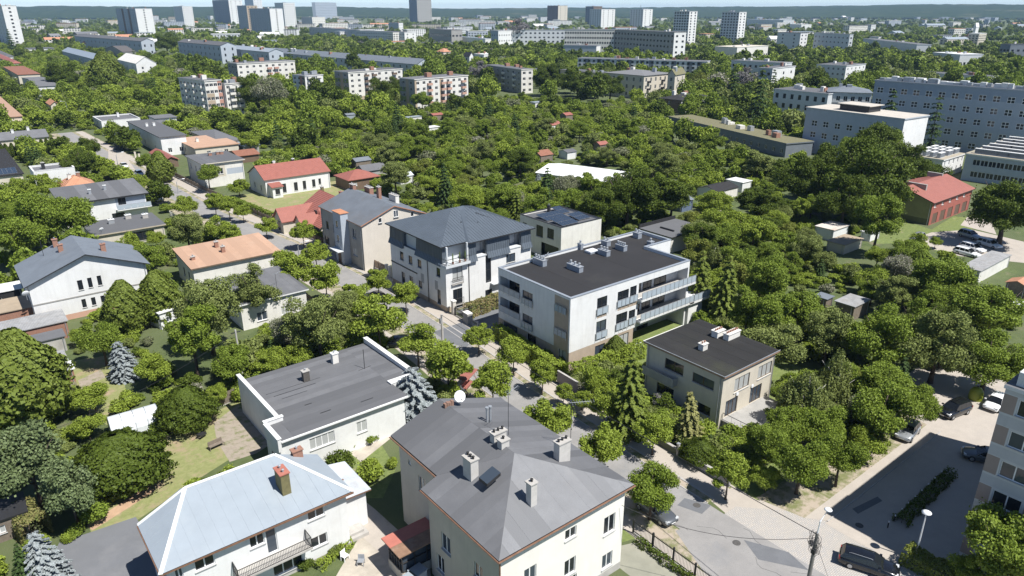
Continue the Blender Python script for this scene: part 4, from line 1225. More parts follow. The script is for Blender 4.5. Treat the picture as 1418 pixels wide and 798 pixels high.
# ------------------------------------------------------------------ left bank of the street
h = House('house', 'white house with a broad gable and a slate-blue roof at the left edge', 'house', 5.6, 122.5, 16.2, 11.5, 6.8)
ZA = lambda x, y: (x / 3.628, 380 + y / 3.628)
for q in ((385, 32, 422, 76), (436, 20, 468, 64), (484, 10, 516, 53), (407, 128, 440, 164), (455, 117, 487, 152), (503, 108, 533, 140)):
    h.wpx('F', *ZA(q[0], q[1]), *ZA(q[2], q[3]), cols=1, frame=DFRAME, glass=G_DARK)
h.grid('L', [2, 6], [1, 4.2], 1.2, 1.3)
h.patch += [('F', 0, 16.2, -.3, .9, 1)]
h.walls([WHITE, SALMON])
b = MB(); b.box(0, -.06, 3.35, 16.2, -.003, 3.55); h.part(b, 'string_course', GREYR)
SLATE = M('slate_blue_sheet', (.165, .185, .21), .6, .10, .5)
h.gable(SLATE, WHITE, 3.2, .6, .16, 'y', fascia=DARKM, strips=1.9)
for x, y, hh_ in ((296, 578, 1.2), (332, 617, 1.1), (562, 605, 1.2)):
    px, py = x / 3.939, 190 + y / 3.939
    X, Y = h.loc(px, py, 9.3); X = min(max(X, 1), 15); Y = min(max(Y, 1), 10.5)
    chimney(h.root, X, Y, 6.8 + 3.2 * (1 - abs(X - 8.1) / 8.1), .7, .6, hh_, BRICK, BRICK, 1)
dish(h.root, -.5, -.4, 5.6, .5, R(190))
X, Y = 2.2, 5; b = MB(); b.tube([(0, 0, 0), (0, 0, 3.2)], .04, 5); b.build('mast', DARKM, h.root, (3.5, 9, 8))

h = House('house', 'white house with a grey single-pitch roof and glass balcony at the left', 'house', 18.0, 178.6, 16.5, 13, 5.6)
h.wpx('F', (640) / 3.939, 190 + 335 / 3.939, 690 / 3.939, 190 + 366 / 3.939, cols=2, frame=DFRAME, glass=G_DARK, sill=False)
h.grid('L', [3, 8], [3.2], 1.6, 1.3); h.grid('F', [9], [.4], 2.6, 1.6, frame=DFRAME, glass=G_DARK)
h.patch += [('F', 10.2, 16.3, 2.9, 5.6, 1)]
h.walls([WHITE, GREYBLUE])
b = MB(); b.slab([(-.6, -.7, 5.75), (17.2, -.7, 5.75), (17.2, 13.6, 6.7), (-.6, 13.6, 6.7)], .3, 0, 1); rf = h.part(b, 'roof', [FELT, DARKM])
felt(rf, [(-.6, -.7, 5.75), (17.2, -.7, 5.75), (17.2, 13.6, 6.7), (-.6, 13.6, 6.7)], 2.4, FELT)
for q in ([(0, 13, 5.6), (0, 0, 5.6), (0, 13, 6.5)], [(16.5, 0, 5.6), (16.5, 13, 5.6), (16.5, 13, 6.5)]): b = MB(); b.poly(q); h.part(b, 'gable_wall', WHITE)
b = MB(); b.box(10.0, -1.6, 2.7, 17.2, -.003, 2.9); h.part(b, 'balcony_slab', WHITE)
W_ = h.W; h.D = 13
def grail(hs, x0, x1, y, z, n):
    b = MB(); b.box(x0, y - .03, z + 1.0, x1, y + .03, z + 1.06); w_ = (x1 - x0) / n
    for i in range(n + 1): b.box(x0 + w_ * i - .025, y - .02, z, x0 + w_ * i + .025, y + .02, z + 1.0)
    r = hs.part(b, 'balustrade', ZINC)
    for i in range(n):
        g = MB(); g.box(x0 + w_ * i + .06, y - .012, z + .08, x0 + w_ * (i + 1) - .06, y + .012, z + .96); g.build('glass_panel', G_BLUE, r)
grail(h, 10.05, 17.15, -1.55, 2.9, 5)
for x, y in ((6.2, 4.6), (9.6, 6.4)): chimney(h.root, x, y, 5.9 + .066 * y, .55, .55, .9, ZINC, METW, 1)
h = House('annex', 'low annexe with a wide flat grey roof in front of the white balcony house', 'annex', 20, 158.3, 13, 11, 2.9)
h.win('F', 6.5, .4, 4.5, 2.0, cols=4, frame=DFRAME, glass=G_DARK); h.walls([CREAM])
rf = h.flat(FELT, .4, .25, BEIGE)
for x, y in ((4.6, 7.2), (8.2, 9.0), (11.2, 7.4)): chimney(h.root, x, y, 3.15, 1.1, .8, .8, ZINC if x < 5 else CONC, METW, 2)
dish(h.root, 1.6, .2, 3.9, .5, R(200))

h = House('house', 'house with a faded orange flat roof and rough pale walls on the left bank', 'house', 28.6, 121.8, 14.8, 10, 4.3)
h.grid('L', [3.5, 6.5], [1.4], .9, 1.6, frame=DFRAME, glass=G_DARK); h.walls([OFFWHITE, GREYR])
b = MB(); b.slab([(-.4, -.5, 4.5), (15.2, -.5, 4.5), (15.2, 10.4, 5.4), (-.4, 10.4, 5.4)], .2, 0, 1); rf = h.part(b, 'roof', [FLAT_O, BROWNP])
felt(rf, [(-.4, -.5, 4.5), (15.2, -.5, 4.5), (15.2, 10.4, 5.4), (-.4, 10.4, 5.4)], 1.3, FLAT_O)
for q in ([(0, 10, 4.3), (0, 0, 4.3), (0, 10, 5.2)], [(14.8, 0, 4.3), (14.8, 10, 4.3), (14.8, 10, 5.2)]): b = MB(); b.poly(q); h.part(b, 'gable_wall', OFFWHITE)
for px, py in ((300, 342), (309, 347), (267, 357)):
    X, Y = h.loc(px, py, 5.2); chimney(h.root, X, Y, 4.6 + .08 * Y, .6, .6, 1.0 if px > 280 else .5, BRICK, CONC, 1)
h = House('house', 'small pale house with a grey flat roof in front of the orange-roofed house', 'house', 29.5, 101.5, 10.2, 11.5, 4.2)
h.win('F', 2.2, .9, 1.6, 1.4); h.win('F', 6.0, .9, 1.2, 1.4); h.walls([OFFWHITE])
b = MB(); b.slab([(-.4, -.4, 4.3), (10.6, -.4, 4.3), (10.6, 12, 4.7), (-.4, 12, 4.7)], .2, 0, 1); rf = h.part(b, 'roof', [FELT, METW])
felt(rf, [(-.4, -.4, 4.3), (10.6, -.4, 4.3), (10.6, 12, 4.7), (-.4, 12, 4.7)], 1.05, FELT)
chimney(h.root, 3.2, 6.4, 4.5, .7, .7, 1.3, BRICK, CONC, 1); antenna(h.root, 6.8, 3.0, 4.4, 2.4, R(30), 5)

h = House('house', 'pale blue-grey cube house with a flat roof and brick chimneys beyond the street', 'house', 53.8, 199.5, 10.6, 14.5, 6.4)
h.grid('L', [2, 6.5, 10.5], [3.6], 1.5, 1.4, glass=G_MID); h.win('F', 1.0, 3.3, 1.8, 1.9, frame=DFRAME); h.win('F', 3.4, 3.3, 1.6, 1.6)
h.patch += [('F', .7, 5.6, 2.6, 5.9, 1), ('F', 6, 10.4, 3.0, 4.6, 2)]
h.walls([OFFWHITE, CREAM, GREYBLUE]); h.flat(FELT, .5, .25, CREAM, strips=2.2)
for x, y in ((5.2, 10.5), (7.4, 10.8), (8.4, 10.6)): chimney(h.root, x, y, 6.6, .9, .7, .8, BRICK, CONC, 2)

def px_house(name, label, cat, A, Bx, Cx, Hh, ang=0, roof='flat', rise=2, wall=OFFWHITE, rmat=FELT, fw=(), lw=(), axis='y', ov=.4, ch=(), group=None, pf=None, glass=None, frame=WFRAME, ww=1.2, wh=1.4, zs=None, fascia=None, strips=0, Dm=None):
    """house from the photo pixel of its near roof corner and of the corners to the right and left of it"""
    a = P(*A, Hh)
    ca, sa = math.cos(R(ang)), math.sin(R(ang))
    def ext(px, dx, dy):
        # distance along (dx,dy) until the point appears at column px
        k = (px - 709) / CF
        cx = lambda x, y: x * cS - y * sS
        cy = lambda x, y: x * sS + y * cS
        z = Hh - CH
        return (k * (cy(a.x, a.y) * cT - z * sT) - cx(a.x, a.y)) / (cx(dx, dy) - k * cy(dx, dy) * cT)
    W = abs(ext(Bx, ca, sa)); D = Dm or abs(ext(Cx, -sa, ca))
    h = House(name, label, cat, a.x, a.y, W, D, Hh, R(ang), group)
    zs = zs or [1.0 + 2.9 * k for k in range(int((Hh - .5) / 2.9))]
    if fw: h.grid('F', [W * t - ww / 2 for t in fw], zs, ww, wh, glass=glass, frame=frame, far=Hh > 0 and a.length > 190)
    if lw: h.grid('L', [D * t - ww / 2 for t in lw], zs, ww, wh, glass=glass, frame=frame, far=a.length > 190)
    h.patch += pf(W, D) if pf else []
    h.walls(wall if isinstance(wall, list) else [wall])
    w0 = wall[0] if isinstance(wall, list) else wall
    if roof == 'flat': h.flat(rmat, ov, .25, fascia, strips=strips)
    elif roof == 'gable': h.gable(rmat, w0, rise, ov, .16, axis, fascia=fascia)
    elif roof == 'hip': h.hip(rmat, rise, ov, .16, axis=axis, fascia=fascia)
    elif roof == 'parapet': h.parapet(w0, METW, rmat)
    for fx_, fy_, cm in ch:
        zz = Hh + .2
        if roof == 'gable': zz = Hh + rise * (1 - abs((fx_ if axis == 'y' else fy_) - .5) * 2)
        if roof == 'hip': zz = Hh + rise * max(.2, 1 - 2 * max(abs(fx_ - .5), abs(fy_ - .5)))
        chimney(h.root, W * fx_, D * fy_, zz, .8, .8, 1.1, cm, CONC, 1)
    return h
T = (.2, .5, .8)
px_house('house', 'white and blue-grey flat-roofed house with an open ground floor beyond the cube house', 'house', (222, 191), 257, 177, 6, 0, 'flat', 0, [WHITE], FELT, (.3, .75), T, pf=lambda W, D: [], ch=((.3, .6, METW), (.6, .6, METW)))
px_house('house', 'long low beige house with a patched rusty flat roof on the right of the street', 'house', (270, 206), 330, 242, 3.6, 0, 'flat', 0, CREAM, FLAT_O, (.3, .7), (.5,), ch=((.3, .5, OFFWHITE),))
px_house('house', 'beige bungalow with a grey hipped roof behind the cube house', 'house', (300, 197), 333, 265, 3.4, 0, 'hip', 1.6, BEIGE, FELT, T, (.5,), axis='x')
px_house('shed', 'low brown-roofed garden shed to the right of the cube house', 'shed', (330, 216), 358, 316, 2.4, 0, 'gable', .9, BROWNP, TILE_B, (), (), 'x')
px_house('shed', 'shed with a pale grey mono-pitch sheet roof beside the brown-roofed shed', 'shed', (336, 203), 358, 322, 2.6, 0, 'flat', 0, GREYR, METB)
px_house('shed', 'small red-roofed shed by the street wall in front of the beige house', 'shed', (228, 222), 246, 208, 2.4, 0, 'gable', .9, BROWNP, TILE_R, (), (), 'y')
px_house('house', 'white house with two staggered flat grey roofs left of the orange-tiled house', 'house', (46, 238), 103, 29, 5.2, 0, 'parapet', 0, WHITE, FELT, (.75,), (.5,), ch=((.3, .5, DARKM),), Dm=9)
px_house('house', 'house under an orange tiled hipped roof behind the grey balcony house', 'house', (86, 264), 134, 50, 3.4, 0, 'hip', 2.6, CREAM, TILE_O, (.5,), (.5,), ch=((.35, .5, OFFWHITE), (.6, .45, BRICK)), Dm=9)
h = px_house('house', 'dark low house with solar panels on its roof at the left edge', 'house', (-20, 247), 31, -45, 3.0, 0, 'flat', 0, CREAM, FELTD, (.4, .7), ())
solar(h.root, 1.0, 1.2, 3.3, 6, 3)
px_house('hall', 'long cream hall with a grey low-pitched roof behind a row of cypresses', 'hall', (-50, 199), 66, -90, 3.2, 0, 'gable', 1.8, CREAM, FELT, (), (), 'x', Dm=12, ch=((.4, .4, METW), (.6, .4, METW), (.8, .5, METW)))
px_house('house', 'pale flat-roofed house beside the street behind the cypress row', 'house', (8, 163), 30, -30, 4.5, 0, 'flat', 0, CREAM, FLAT_O, T, ())
px_house('house', 'white bungalow with angled single-pitch roofs among trees near the top of the street', 'house', (140, 168), 194, 128, 3.4, 0, 'parapet', 0, WHITE, FELT, (.3, .7), (.5,), frame=DFRAME, ch=((.6, .7, METW),))
px_house('house', 'low white house with a grey roof to the right of the angled white bungalow', 'house', (202, 178), 243, 186, 3.6, 0, 'flat', 0, CREAM, FELT, T, ())
px_house('house', 'white house end with a flat roof half hidden by trees', 'house', (215, 165), 244, 206, 4, 0, 'flat', 0, WHITE, FELT, T, ())
px_house('house', 'white modern house with a sloping roof left of the big chestnut', 'house', (52, 120), 80, 30, 6, 0, 'gable', 1.6, WHITE, FELT, (.3, .7), T, 'x', frame=DFRAME)
px_house('house', 'cream two-storey house with a flat roof at the left edge', 'house', (25, 104), 55, 5, 6, 0, 'flat', 0, CREAM, TILE_B, T, (.5,))
px_house('house', 'small white house with a red roof end near the left edge', 'house', (16, 88), 29, -8, 4.5, 0, 'hip', 1.6, WHITE, TILE_R, (.5,), ())
px_house('house', 'white bungalow with a grey roof at the far left edge', 'house', (4, 79), 20, -20, 4, 0, 'hip', 1.4, WHITE, FELT, T, ())
px_house('house', 'white terraced house below the tall white tower block', 'house', (38, 68), 75, 34, 6, 0, 'flat', 0, WHITE, FELT, T, (.5,))
h = px_house('villa', 'large white villa with two steep front gables among the trees', 'house', (188, 88), 216, 163, 8, 0, 'gable', 4.5, WHITE, OFFWHITE, (.3, .7), T, 'y', ov=.3, frame=DFRAME)
px_house('villa', 'villa with a pale blue metal roof among trees below the long terrace', 'house', (130, 82), 148, 86, 8, 0, 'hip', 3.5, GREYBLUE, METB, T, (.15, .3, .5, .7, .85), 'y', ch=((.5, .3, BRICK), (.5, .4, BRICK)))
px_house('villa', 'grey gabled house behind the white villa', 'house', (170, 72), 188, 146, 7, 0, 'gable', 4, GREYR, M('dark_shingle', (.11, .10, .095), .9, .15), T, (), 'x')
px_house('house', 'orange-roofed cottage half hidden by trees at the left', 'house', (70, 145), 82, 64, 3, 0, 'gable', 1.4, CREAM, TILE_O, (), ())
px_house('house', 'small white house at the roadside by the parked cars', 'house', (26, 172), 30, -2, 2.6, 0, 'flat', 0, OFFWHITE, FLAT_O, (), ())
# ------------------------------------------------------------------ sheds and small garden buildings
b = MB()
prof = [(-1.7 * math.cos(math.pi * k / 10), 2.3 * math.sin(math.pi * k / 10) ** .8) for k in range(11)]
gx, gy = XY(188, 594)
g = thing('polytunnel', 'small white polytunnel greenhouse beside the big round bush in the left garden', 'greenhouse', (gx, gy, 0), R(-2))
for a, c in zip(prof, prof[1:]): b.poly([(-2.5, a[0], a[1]), (-2.5, c[0], c[1]), (2.5, c[0], c[1]), (2.5, a[0], a[1])][::-1])
b.poly([(-2.5, p[0], p[1]) for p in prof]); b.poly([(2.5, p[0], p[1]) for p in prof][::-1])
b.build('film', FOIL, g)
for k in range(5):
    b = MB(); b.tube([(-2.5 + 1.25 * k, p[0] * 1.012, p[1] * 1.012) for p in prof], .035, 5); b.build('hoop', ZINC, g)

APRON = [(143, 141, 18)]
def shed(label, u, v, w_, d_, hh, roofm, wall=WOOD, rise=.5, rz=0, cat='shed', axis='x', ov=.2, group=None, pane=True):
    x, y = XY(u, v)
    h = House('shed', label, cat, x - w_ / 2, y - d_ / 2, w_, d_, hh, rz, group); APRON.append((x, y, max(w_, d_)))
    if pane and w_ > 2.2: h.win('F', w_ * .25, .9, .9, .8, frame=WFRAME)
    h.walls([wall])
    if rise > .3: h.gable(roofm, wall, rise, ov, .08, axis)
    else: h.flat(roofm, ov, .12)
    return h
shed('long shed with a rusty corrugated roof below the white gabled house', 28, 474, 12, 5.2, 2.6, CORR, BRICK, .2)
shed('brown flat-roofed garage beside the white gabled house', 10, 446, 13, 6, 2.6, M('tan_roof_felt', (.36, .29, .21), .9, .12, .6), BRICK, .2)
shed('grey-roofed lean-to in front of the long corrugated shed', 52, 490, 7, 2.8, 2.2, FELT, CONC, .2)
shed('small shed with a striped sheet roof in the left garden', 75, 520, 3.4, 4.2, 2.2, CORR, WOOD, .2)
shed('small shed with a white sheet roof beside the striped one', 86, 533, 3.0, 2.4, 2.3, METW, BRICK, .2)
shed('little open lean-to with a mossy roof at the end of the shed row', 92, 560, 2.8, 2.4, 1.9, M('mossy_felt', (.17, .16, .09), .9, .2, 2), WOOD, .2)
shed('white canopy roof behind the conifers by the white gabled house', 238, 448, 3.6, 3.2, 2.6, METW, WHITE, .2, R(14))
shed('dark shed in the shade at the left bottom corner', 10, 735, 3.5, 3.2, 2.3, DARKM, WOOD, .2)
shed('brick shed behind the white gabled house', 8, 420, 5, 4, 2.6, METW, DARKM, .2)
# allotment huts
lng = P(838, 244)
h = House('polytunnel', 'long white-roofed shelter in the middle of the allotment gardens', 'shelter', 136.3, 130, 14.5, 22, 2.4, R(19))
h.walls([OFFWHITE], 'FL'); h.gable(M('white_sheet_roof', (.82, .82, .80), .5, .03, .5), OFFWHITE, 1.2, .3, .1, 'y')
for q in (('small hut with a pale flat roof by the garage lawn', 1150, 328, 6, 4, 2.4, M('rust_stained_white_sheet', (.62, .56, .5), .6, .12, 1, dirt=(.4, .2, .1), dirt_amt=.5), WHITE, .2),
          ('long grey-roofed store below the white parked cars', 1362, 378, 14, 3, 2.3, CORR, OFFWHITE, .2),
          ('small white trailer by the garage lawn', 1204, 331, 4, 2, 1.8, METW, WHITE, .2),
          ('low terrace hut with a tan roof below the garage lawn', 1168, 345, 7, 3.6, 1.9, M('tan_roof_felt', (1, 1, 1)), CREAM, .2),
          ('allotment hut with a ridged pale roof in the dense right-hand gardens', 1177, 436, 4.6, 3.0, 2.4, CORR, WOOD, .2),
          ('blue-grey tool shed beside the ridged pale hut', 1138, 428, 2.0, 2.0, 2.2, SLATE, WOOD, .2),
          ('dark-roofed garden house by the vegetable beds', 993, 272, 9, 6, 2.4, FELTD, OFFWHITE, .9),
          ('white-walled lean-to beside the dark-roofed garden house', 1022, 263, 4, 5, 2.6, METW, WHITE, .2),
          ('blue garden hut with white window frames right of the big round tree', 942, 290, 4, 4, 2.6, SLATE, M('blue_hut_paint', (.12, .16, .24), .7), .8),
          ('brown-roofed allotment hut left of the long white shelter', 750, 223, 5, 5, 2.3, TILE_B, WOOD, 1.2),
          ('grey-roofed allotment hut just left of the long white shelter', 786, 219, 4, 4, 2.3, FELT, WHITE, .6),
          ('red-roofed allotment hut above the long white shelter', 832, 208, 4, 3, 2.2, TILE_R, WOOD, .8),
          ('red-roofed allotment hut in the upper gardens', 766, 180, 5, 4, 2.3, TILE_R, WHITE, 1.0),
          ('second red-roofed hut in the upper gardens, farther away', 784, 166, 4, 4, 2.3, TILE_R, WOOD, .8),
          ('flat-roofed white hut near the top of the allotments', 744, 148, 6, 4, 2.3, METB, WHITE, .2),
          ('white hut under trees below the green-ended flats', 598, 184, 5, 4, 2.3, METW, WHITE, .2),
          ('blue-grey hut left of the white hut under trees', 484, 166, 4, 3.5, 2.3, SLATE, METB, .5),
          ('orange-roofed hut by the allotment gate', 604, 166, 5, 3.5, 2.3, TILE_R, WOOD, .6),
          ('pale low shed by the allotment gate', 572, 169, 7, 3, 2.2, METB, OFFWHITE, .2),
          ('grey shed among fruit trees behind the tenement', 500, 232, 5, 4, 2.4, SLATE, WOOD, .7),
          ('white glass house among fruit trees right of the red outbuilding', 560, 253, 4, 3, 2.2, FOIL, WHITE, .7),
          ('low white sheds at the foot of the distant flats', 575, 150, 8, 3, 2.4, METW, WHITE, .2),
          ('grey vegetable frame on the far right edge', 1378, 414, 5, 3, .6, CORR, WOOD, .2),
          ('weathered cold frame on the far right edge', 1392, 424, 5, 3, .5, METW, WOOD, .2),
          ('rust-red hut roof at the right edge of the gardens', 1408, 408, 3, 3, 2.2, TILE_O, WOOD, .6)):
    shed(*q, cat='garden hut', pane=False)
b = MB(); b.box(0, 0, 0, 1, 1, .0)
for lab, u, v, n in (('earth vegetable beds with pale edging right of the big round tree', 1000, 298, 5),):
    x, y = XY(u, v)
    t_ = thing('vegetable_bed', lab, 'vegetable bed', (x, y, 0))
    for k in range(n):
        b = MB(); b.box(-3 + 1.5 * k, -2.6, .03, -2 + 1.5 * k, 2.6, .28); b.build('bed', SOIL, t_)

# ------------------------------------------------------------------ mid-distance buildings
def blk(name, label, cat, A, vb, uB, uC, ang=0, wall=OFFWHITE, rmat=FELT, cols=6, lcols=3, floors=4, style='far', ww=1.5, wh=1.4, lw=None, group=None, roof='flat', rise=2.5, frame=WFRAME, z0=1.2, pf=None, plant=3, skipL=False, rim=None, Hmax=None, Dm=None, glass=G_DARK):
    Bt = uB if isinstance(uB, tuple) else None
    if Bt: uB = Bt[0]
    """block from the photo pixel of its near roof corner A, the row of its foot, and the columns of its other corners"""
    uf = A[0]
    for _ in range(6):
        g = P(uf, vb, 0)
        d = math.hypot(g.x, g.y)
        y_ = g.x * sS + g.y * cS
        # height that puts the top at row A[1]
        ph = math.atan((A[1] - 399) / CF) + TH
        Hh = CH - y_ * math.tan(ph)
        u2, v2, _z = Q((g.x, g.y, Hh))
        uf += A[0] - u2
    if Hmax: Hh = min(Hh, Hmax)
    if Bt:
        q = P(*Bt, Hh); ang = math.degrees(math.atan2(q.y - g.y, q.x - g.x))
    ca, sa = math.cos(R(ang)), math.sin(R(ang))
    def ext(px, dx, dy):
        k = (px - 709) / CF
        cx = lambda x, y: x * cS - y * sS
        cy = lambda x, y: x * sS + y * cS
        z = Hh - CH
        return (k * (cy(g.x, g.y) * cT - z * sT) - cx(g.x, g.y)) / (cx(dx, dy) - k * cy(dx, dy) * cT)
    W, D = abs(ext(uB, ca, sa)), Dm or abs(ext(uC, -sa, ca))
    W, D = max(4, min(W, 260)), max(4, min(D, 160))
    h = House(name, label, cat, g.x, g.y, W, D, Hh, R(ang), group)
    fh = (Hh - .6) / floors
    hs = min(wh, fh * .55)
    if style == 'holes':
        h.grid('F', [W * (k + .5) / cols - ww / 2 for k in range(cols)], [z0 + fh * j for j in range(floors)], ww, hs, far=True, frame=frame)
        if lcols: h.grid('L', [D * (k + .5) / lcols - ww / 2 for k in range(lcols)], [z0 + fh * j for j in range(floors)], ww, hs, far=True, frame=frame)
    if pf: h.patch += pf(W, D, Hh)
    wl = wall if isinstance(wall, list) else [wall]
    h.walls(wl)
    if style == 'far':
        if frame is WFRAME: frame = DFRAME
        b = MB()
        for f, n in (('F', cols), ('L', lcols), ('R', 2 if Dm else 0)):
            o, u, nn, L, a = h.face(f)
            for k in range(n):
                for j in range(floors):
                    w_ = min(ww, L / n * .62)
                    p = o + u * (L * (k + .5) / n - w_ / 2)
                    z = z0 + fh * j
                    q = p + u * w_
                    e_ = nn * .07
                    for (c0, c1, za, zb, ee, mi) in ((p, q, z, z + hs, .06, 1), (p + u * .12, q - u * .12, z + .12, z + hs - .12, .075, 0)):
                        d_ = nn * ee
                        b.poly([(c0.x + d_.x, c0.y + d_.y, za), (c1.x + d_.x, c1.y + d_.y, za), (c1.x + d_.x, c1.y + d_.y, zb), (c0.x + d_.x, c0.y + d_.y, zb)], mi)
                        if mi:
                            b.poly([(c0.x, c0.y, zb), (c0.x + d_.x, c0.y + d_.y, zb), (c1.x + d_.x, c1.y + d_.y, zb), (c1.x, c1.y, zb)], 1)
        if b.f: b.build('window', [glass, frame], h.root, kind='stuff')
    if roof == 'flat':
        h.flat(rmat, .25, .35, rim or wl[0])
    elif roof == 'gable': h.gable(rmat, wl[0], rise, .4, .2, 'x' if W > D else 'y')
    elif roof == 'hip': h.hip(rmat, rise, .4, .2, axis='x' if W > D else 'y')
    rnd = random.Random(label)
    for k in range(plant):
        bb = MB(); w_, d_, z_ = rnd.uniform(1.2, 3), rnd.uniform(1, 2.4), rnd.uniform(.8, 2.2)
        x, y = rnd.uniform(.1, .85) * W, rnd.uniform(.15, .8) * D
        bb.box(x, y, Hh + (.2 if roof == 'flat' else rise * .3), x + w_, y + d_, Hh + z_ + (.3 if roof == 'flat' else rise * .6))
        bb.build('roof_vent', rnd.choice([OFFWHITE, BRICK, ZINC]), h.root)
    return h
def balconies(h, face, us, zs, mat, w_=2.6, dep=1.1):
    o, ud, n, L, a = h.face(face)
    key = ('bal', mat.name, w_)
    if key not in WC:
        b = MB(); b.box(0, -dep, -.15, w_, -.01, 0); b.box(0, -dep, 0, w_, -dep + .08, 1.0, 1); b.box(0, -dep + .08, 0, .08, -.01, 1.0, 1); b.box(w_ - .08, -dep + .08, 0, w_, -.01, 1.0, 1)
        WC[key] = b.mesh('balcony', [CONC, mat])
    for u in us:
        for z in zs:
            p = o + ud * u; put('balcony', WC[key], h.root, (p.x, p.y, z), a)
TAN = M('tan_panel_paint', (.42, .34, .25), .85, .06, 1)
COR = M('coral_panel_paint', (.47, .26, .20), .85, .06, 1)
# five-storey slabs above the gardens
h = blk('apartment_block', 'cream five-storey slab of flats with tan and coral panels, left of the tall trees', 'apartment block', (283, 113), 162, 306, 247, 10, [OFFWHITE, TAN, COR], FELT, 4, 7, 5, 'holes', 1.6, 1.3, pf=lambda W, D, H: [('F', .3, W * .5, 1, H * .66, 1), ('F', W * .75, W, 0, H, 2), ('L', 0, D, 0, 2.2, 1)])
balconies(h, 'L', [h.D * .2, h.D * .5, h.D * .8], [4, 6.9, 9.7, 12.4], OFFWHITE)
h = blk('apartment_block', 'cream wing of flats with balconies, right half of the slab with coral panels', 'apartment block', (311, 117), 160, 336, 306, 10, [OFFWHITE, TAN], FELT, 3, 0, 5, 'holes', 1.6, 1.3)
balconies(h, 'F', [h.W * .2, h.W * .6], [3.4, 6.2, 9, 11.8], OFFWHITE)
h = blk('apartment_block', 'white five-storey flats with a coral stair strip in front of the slate terrace', 'apartment block', (422, 106), 142, 447, 405, 10, [WHITE, TAN, COR], FELT, 3, 3, 5, 'holes', 1.6, 1.3, pf=lambda W, D, H: [('L', D * .55, D * .8, 0, H, 2), ('L', D * .8, D, 0, H, 1)])
balconies(h, 'F', [h.W * .12, h.W * .6], [3.4, 6.2, 9, 11.8], OFFWHITE)
h = blk('apartment_block', 'long white flats with an orange-trimmed balcony stack half hidden by trees', 'apartment block', (328, 89), 128, 408, 315, 6, [OFFWHITE, GREYR], FELT, 9, 3, 5, 'holes', 1.6, 1.3, pf=lambda W, D, H: [('L', 0, D, 0, H, 1)])
balconies(h, 'F', [h.W * .5, h.W * .62], [6, 9, 12], COR)
h = blk('apartment_block', 'white five-storey flats with a green-panelled end wall, left one of the pair', 'apartment block', (482, 101), 140, 557, 463, 6, [OFFWHITE, GREYR, GREENP, TAN], FELT, 8, 2, 5, 'holes', 1.6, 1.3, pf=lambda W, D, H: [('L', 0, D, 0, H, 1), ('L', 0, D, 5, 7, 2), ('L', 0, D, 9, 11, 2), ('L', D * .4, D * .6, 0, H, 3), ('F', 0, W, 0, 2, 3)])
balconies(h, 'F', [h.W * .28, h.W * .42, h.W * .8], [3.4, 6.2, 9, 11.8], BROWNP)
h = blk('apartment_block', 'white five-storey flats with orange balconies and a green-panelled end, right of the pair', 'apartment block', (574, 111), 156, 648, 553, 6, [OFFWHITE, GREYR, GREENP, TAN, SALMON], FELT, 9, 2, 5, 'holes', 1.6, 1.3, pf=lambda W, D, H: [('L', 0, D, 0, H, 1), ('L', 0, D, 4.5, 7, 2), ('L', 0, D * .5, 9, 11, 2), ('L', D * .4, D * .6, 0, H, 3), ('F', 0, W, 0, 1.6, 4), ('F', W * .45, W * .52, 2, H, 3), ('F', 0, W * .02 + .4, 2, H, 3)])
balconies(h, 'F', [h.W * .22, h.W * .47, h.W * .58, h.W * .86], [3.4, 6.2, 9, 11.8], SALMON)
h = blk('apartment_block', 'brown-grey four-storey flats with white balconies right of the big grey-topped tree', 'apartment block', (722, 97), 130, 738, 672, -8, [OFFWHITE, GREYR], FELT, 2, 7, 4, 'holes', 1.8, 1.4, pf=lambda W, D, H: [('L', 0, D, 0, H, 1)])
balconies(h, 'L', [h.D * .1, h.D * .5, h.D * .8], [3.6, 6.8, 9.6], OFFWHITE)
# slate terrace and other long rows behind
blk('terrace', 'long slate-roofed terrace of old houses running across behind the flats', 'terraced building', (372, 72), 85, (577, 89), 0, wall=[GREYBLUE, LGREY], rmat=SLATE, cols=28, lcols=0, floors=2, ww=1.3, wh=1.8, roof='gable', rise=3.4, plant=9, Dm=13)
blk('school', 'blue-grey school terrace with a tall upper floor left of the slate terrace', 'school', (246, 58), 81, (305, 63), 0, wall=[GREYBLUE], cols=10, lcols=0, floors=3, ww=1.4, wh=2.2, roof='gable', rise=2.6, plant=4, Dm=14)
blk('terrace', 'middle terrace with pale roof lights joining the school and the slate terrace', 'terraced building', (307, 66), 84, (372, 72), 0, wall=[GREYBLUE], rmat=METB, cols=11, lcols=0, floors=2, ww=1.4, wh=2.0, roof='gable', rise=2.4, plant=8, Dm=13)
blk('terrace', 'long grey-roofed terrace below the eleven-storey slab at upper left', 'terraced building', (103, 50), 66, (195, 57), 0, wall=[GREYBLUE], cols=16, lcols=0, floors=2, ww=1.6, wh=2.4, roof='gable', rise=2.6, plant=6, Dm=13)
